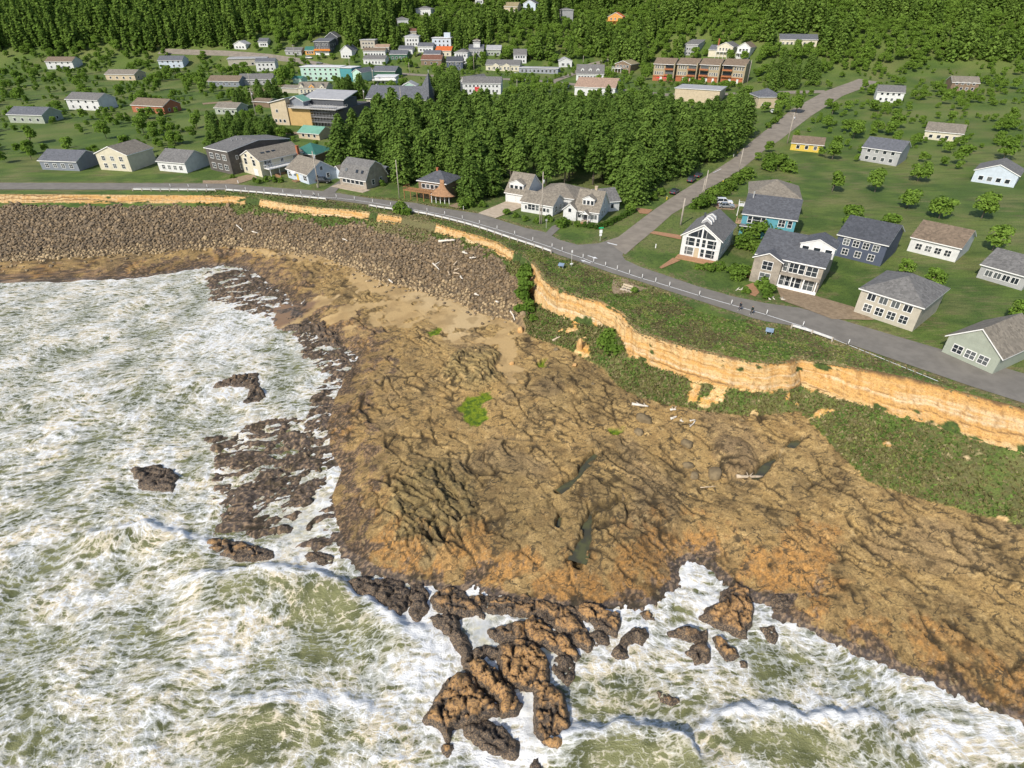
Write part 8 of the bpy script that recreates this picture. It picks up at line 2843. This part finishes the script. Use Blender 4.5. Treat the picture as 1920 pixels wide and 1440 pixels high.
    for s in (-1, 1):
        f_.box(s * .092 - .012, s * .092 + .012, hd_.y - .02, hd_.y + .03, hd_.z - .03, hd_.z + .035)
    f_.build('face', skin, t)
    e_ = MB()
    for s in (-1, 1):
        e_.box(s * .036 - .014, s * .036 + .014, fy - .008, fy + .01, hd_.z + .03, hd_.z + .045)
    e_.box(-.025, .025, fy - .006, fy + .01, hd_.z - .045, hd_.z - .035)
    e_.build('features', pmat('dark_feature', (.06, .03, .025), .6), t)
    bm = bmesh.new()
    bmesh.ops.create_uvsphere(bm, u_segments=12, v_segments=8, radius=1)
    bmesh.ops.delete(bm, geom=[v_ for v_ in bm.verts if v_.co.z < -.35 or (v_.co.y < -.45 and v_.co.z < .35)], context='VERTS')
    hm = bpy.data.meshes.new('hair')
    bm.to_mesh(hm)
    bm.free()
    hm.materials.append(pmat('hair_%d' % int(hair_c[0] * 999), hair_c, .7, .2, 9))
    ho = obj('hair', hm, None, t)
    ho.location = hd_ + Vector((0, .012, .035))
    ho.scale = (.108, .125, .12)
    for s, h in ((-1, hands[0]), (1, hands[1])):
        m_ = MB()
        w_ = Vector(J['wrl' if s < 0 else 'wrr'])
        dr_ = (h - w_).normalized()
        for q in range(4):
            b0 = h + Vector(((q - 1.5) * .019, 0, 0)) + dr_ * .01
            ln = (.065, .075, .07, .055)[q]
            m_.tube([b0, b0 + dr_ * ln * .6, b0 + dr_ * ln + Vector((0, -.02, .005))], [.009, .0085, .006], 6)
        m_.tube([h + Vector((-s * .03, -.01, .01)), h + Vector((-s * .05, -.03, -.02)), h + Vector((-s * .045, -.04, -.045))], [.011, .010, .007], 6)
        m_.build('fingers', skin, t, True)
    return t
for (px_, py_, lab, jac, tro, hc, rz) in [(1386.5, 582, 'walker in a dark jacket on the bike lane, nearer the bluff houses', (.022, .026, .036), (.025, .028, .04), (.05, .03, .02), R(-58)), (1408.5, 589.5, 'walker in dark green on the bike lane, right of the other', (.018, .030, .026), (.02, .025, .022), (.20, .13, .07), R(-58))]:
    person(lab, tuple(W(px_, py_, 11.035)), rz, jac, tro, hc)
# cyclist
g_ = W(590, 370.5, 11.035)
ch = R(-98)
t = thing('bicycle', 'dark bicycle ridden along the bike lane by the guard rail', 'bicycle', tuple(g_), ch)
fm_ = pmat('bike_frame', (.03, .05, .09), .4, .1)
for yy in (-.52, .52):
    m_ = MB()
    ring = [(0, yy + .33 * math.cos(k * math.pi / 9), .34 + .33 * math.sin(k * math.pi / 9)) for k in range(19)]
    m_.tube(ring, .022, 6, False)
    for k in range(6):
        m_.tube([(0, yy, .34), (0, yy + .32 * math.cos(k * 1.047), .34 + .32 * math.sin(k * 1.047))], .006, 4)
    m_.build('wheel', tyre, t)
MB().tube([(0, .52, .34), (0, .05, .30), (0, .18, .82), (0, .52, .34)], .02, 6).tube([(0, .05, .30), (0, -.36, .84), (0, .16, .78)], .022, 6).tube([(0, -.52, .34), (0, -.34, .95)], .02, 6).build('frame', fm_, t)
MB().tube([(-.24, -.48, 1.0), (-.1, -.36, 1.0), (.1, -.36, 1.0), (.24, -.48, 1.0)], .016, 6).build('handlebar', fm_, t)
MB().box(-.07, .07, .06, .32, .86, .92).build('saddle', tyre, t, bevel=.02)
MB().box(-.13, -.04, -.02, .06, .24, .27).box(.04, .13, -.02, .06, .08, .11).build('pedal', tyre, t)
person('cyclist in a pale top riding along the bike lane', tuple(g_), ch, (.55, .55, .52), (.02, .02, .025), (.6, .6, .58), 'ride')
# parasols by the townhouses
for (px_, py_, col, lab) in [(1233, 153, (.55, .04, .04), 'left red parasol in front of the townhouses'), (1247, 153.5, (.55, .05, .08), 'right red parasol in front of the townhouses')]:
    g_ = G(px_, py_)
    t = thing('parasol', lab, 'parasol', tuple(g_))
    MB().tube([(0, 0, -.3), (0, 0, 2.5)], .04, 6).build('pole', metalg, t)
    n_ = 8
    MB().add([(0, 0, 2.75)] + [(1.6 * math.cos(k * 6.283 / n_), 1.6 * math.sin(k * 6.283 / n_), 2.15) for k in range(n_)], [(0, 1 + k, 1 + (k + 1) % n_) for k in range(n_)]).build('canopy', pmat('parasol_%d' % int(col[2] * 99), col, .8, .1), t)
# low orange fence in the village
g_ = G(722, 113)
t = thing('board_fence', 'orange board fence left of the dark green house', 'fence', tuple(g_), R(6))
ofm = pmat('orange_fence', (.62, .27, .05), .8, .15)
for k in range(14):
    MB().box(k * .45 - 3, k * .45 - 2.58, -.03, .03, -.5, 1.9).build('board', ofm, t)
# flower heads and pale driftwood heaps by the shingle house garden
for (px_, py_, lab) in [(1393, 543, 'heap of pale driftwood in the garden left of the shingle house'), (1455, 560, 'heap of driftwood at the right of the shingle house drive')]:
    g_ = G(px_, py_)
    t = thing('driftwood_heap', lab, 'driftwood', tuple(g_))
    for k in range(12):
        a_ = np.array([rp.uniform(-1.4, 1.4), rp.uniform(-.9, .9), .1])
        an = rp.uniform(0, 6.28)
        ln = rp.uniform(.5, 1.1)
        MB().tube([a_, a_ + np.array([math.cos(an) * ln, math.sin(an) * ln, rp.uniform(.0, .35)])], [.12, .06], 6).build('branch', drift, t, True)
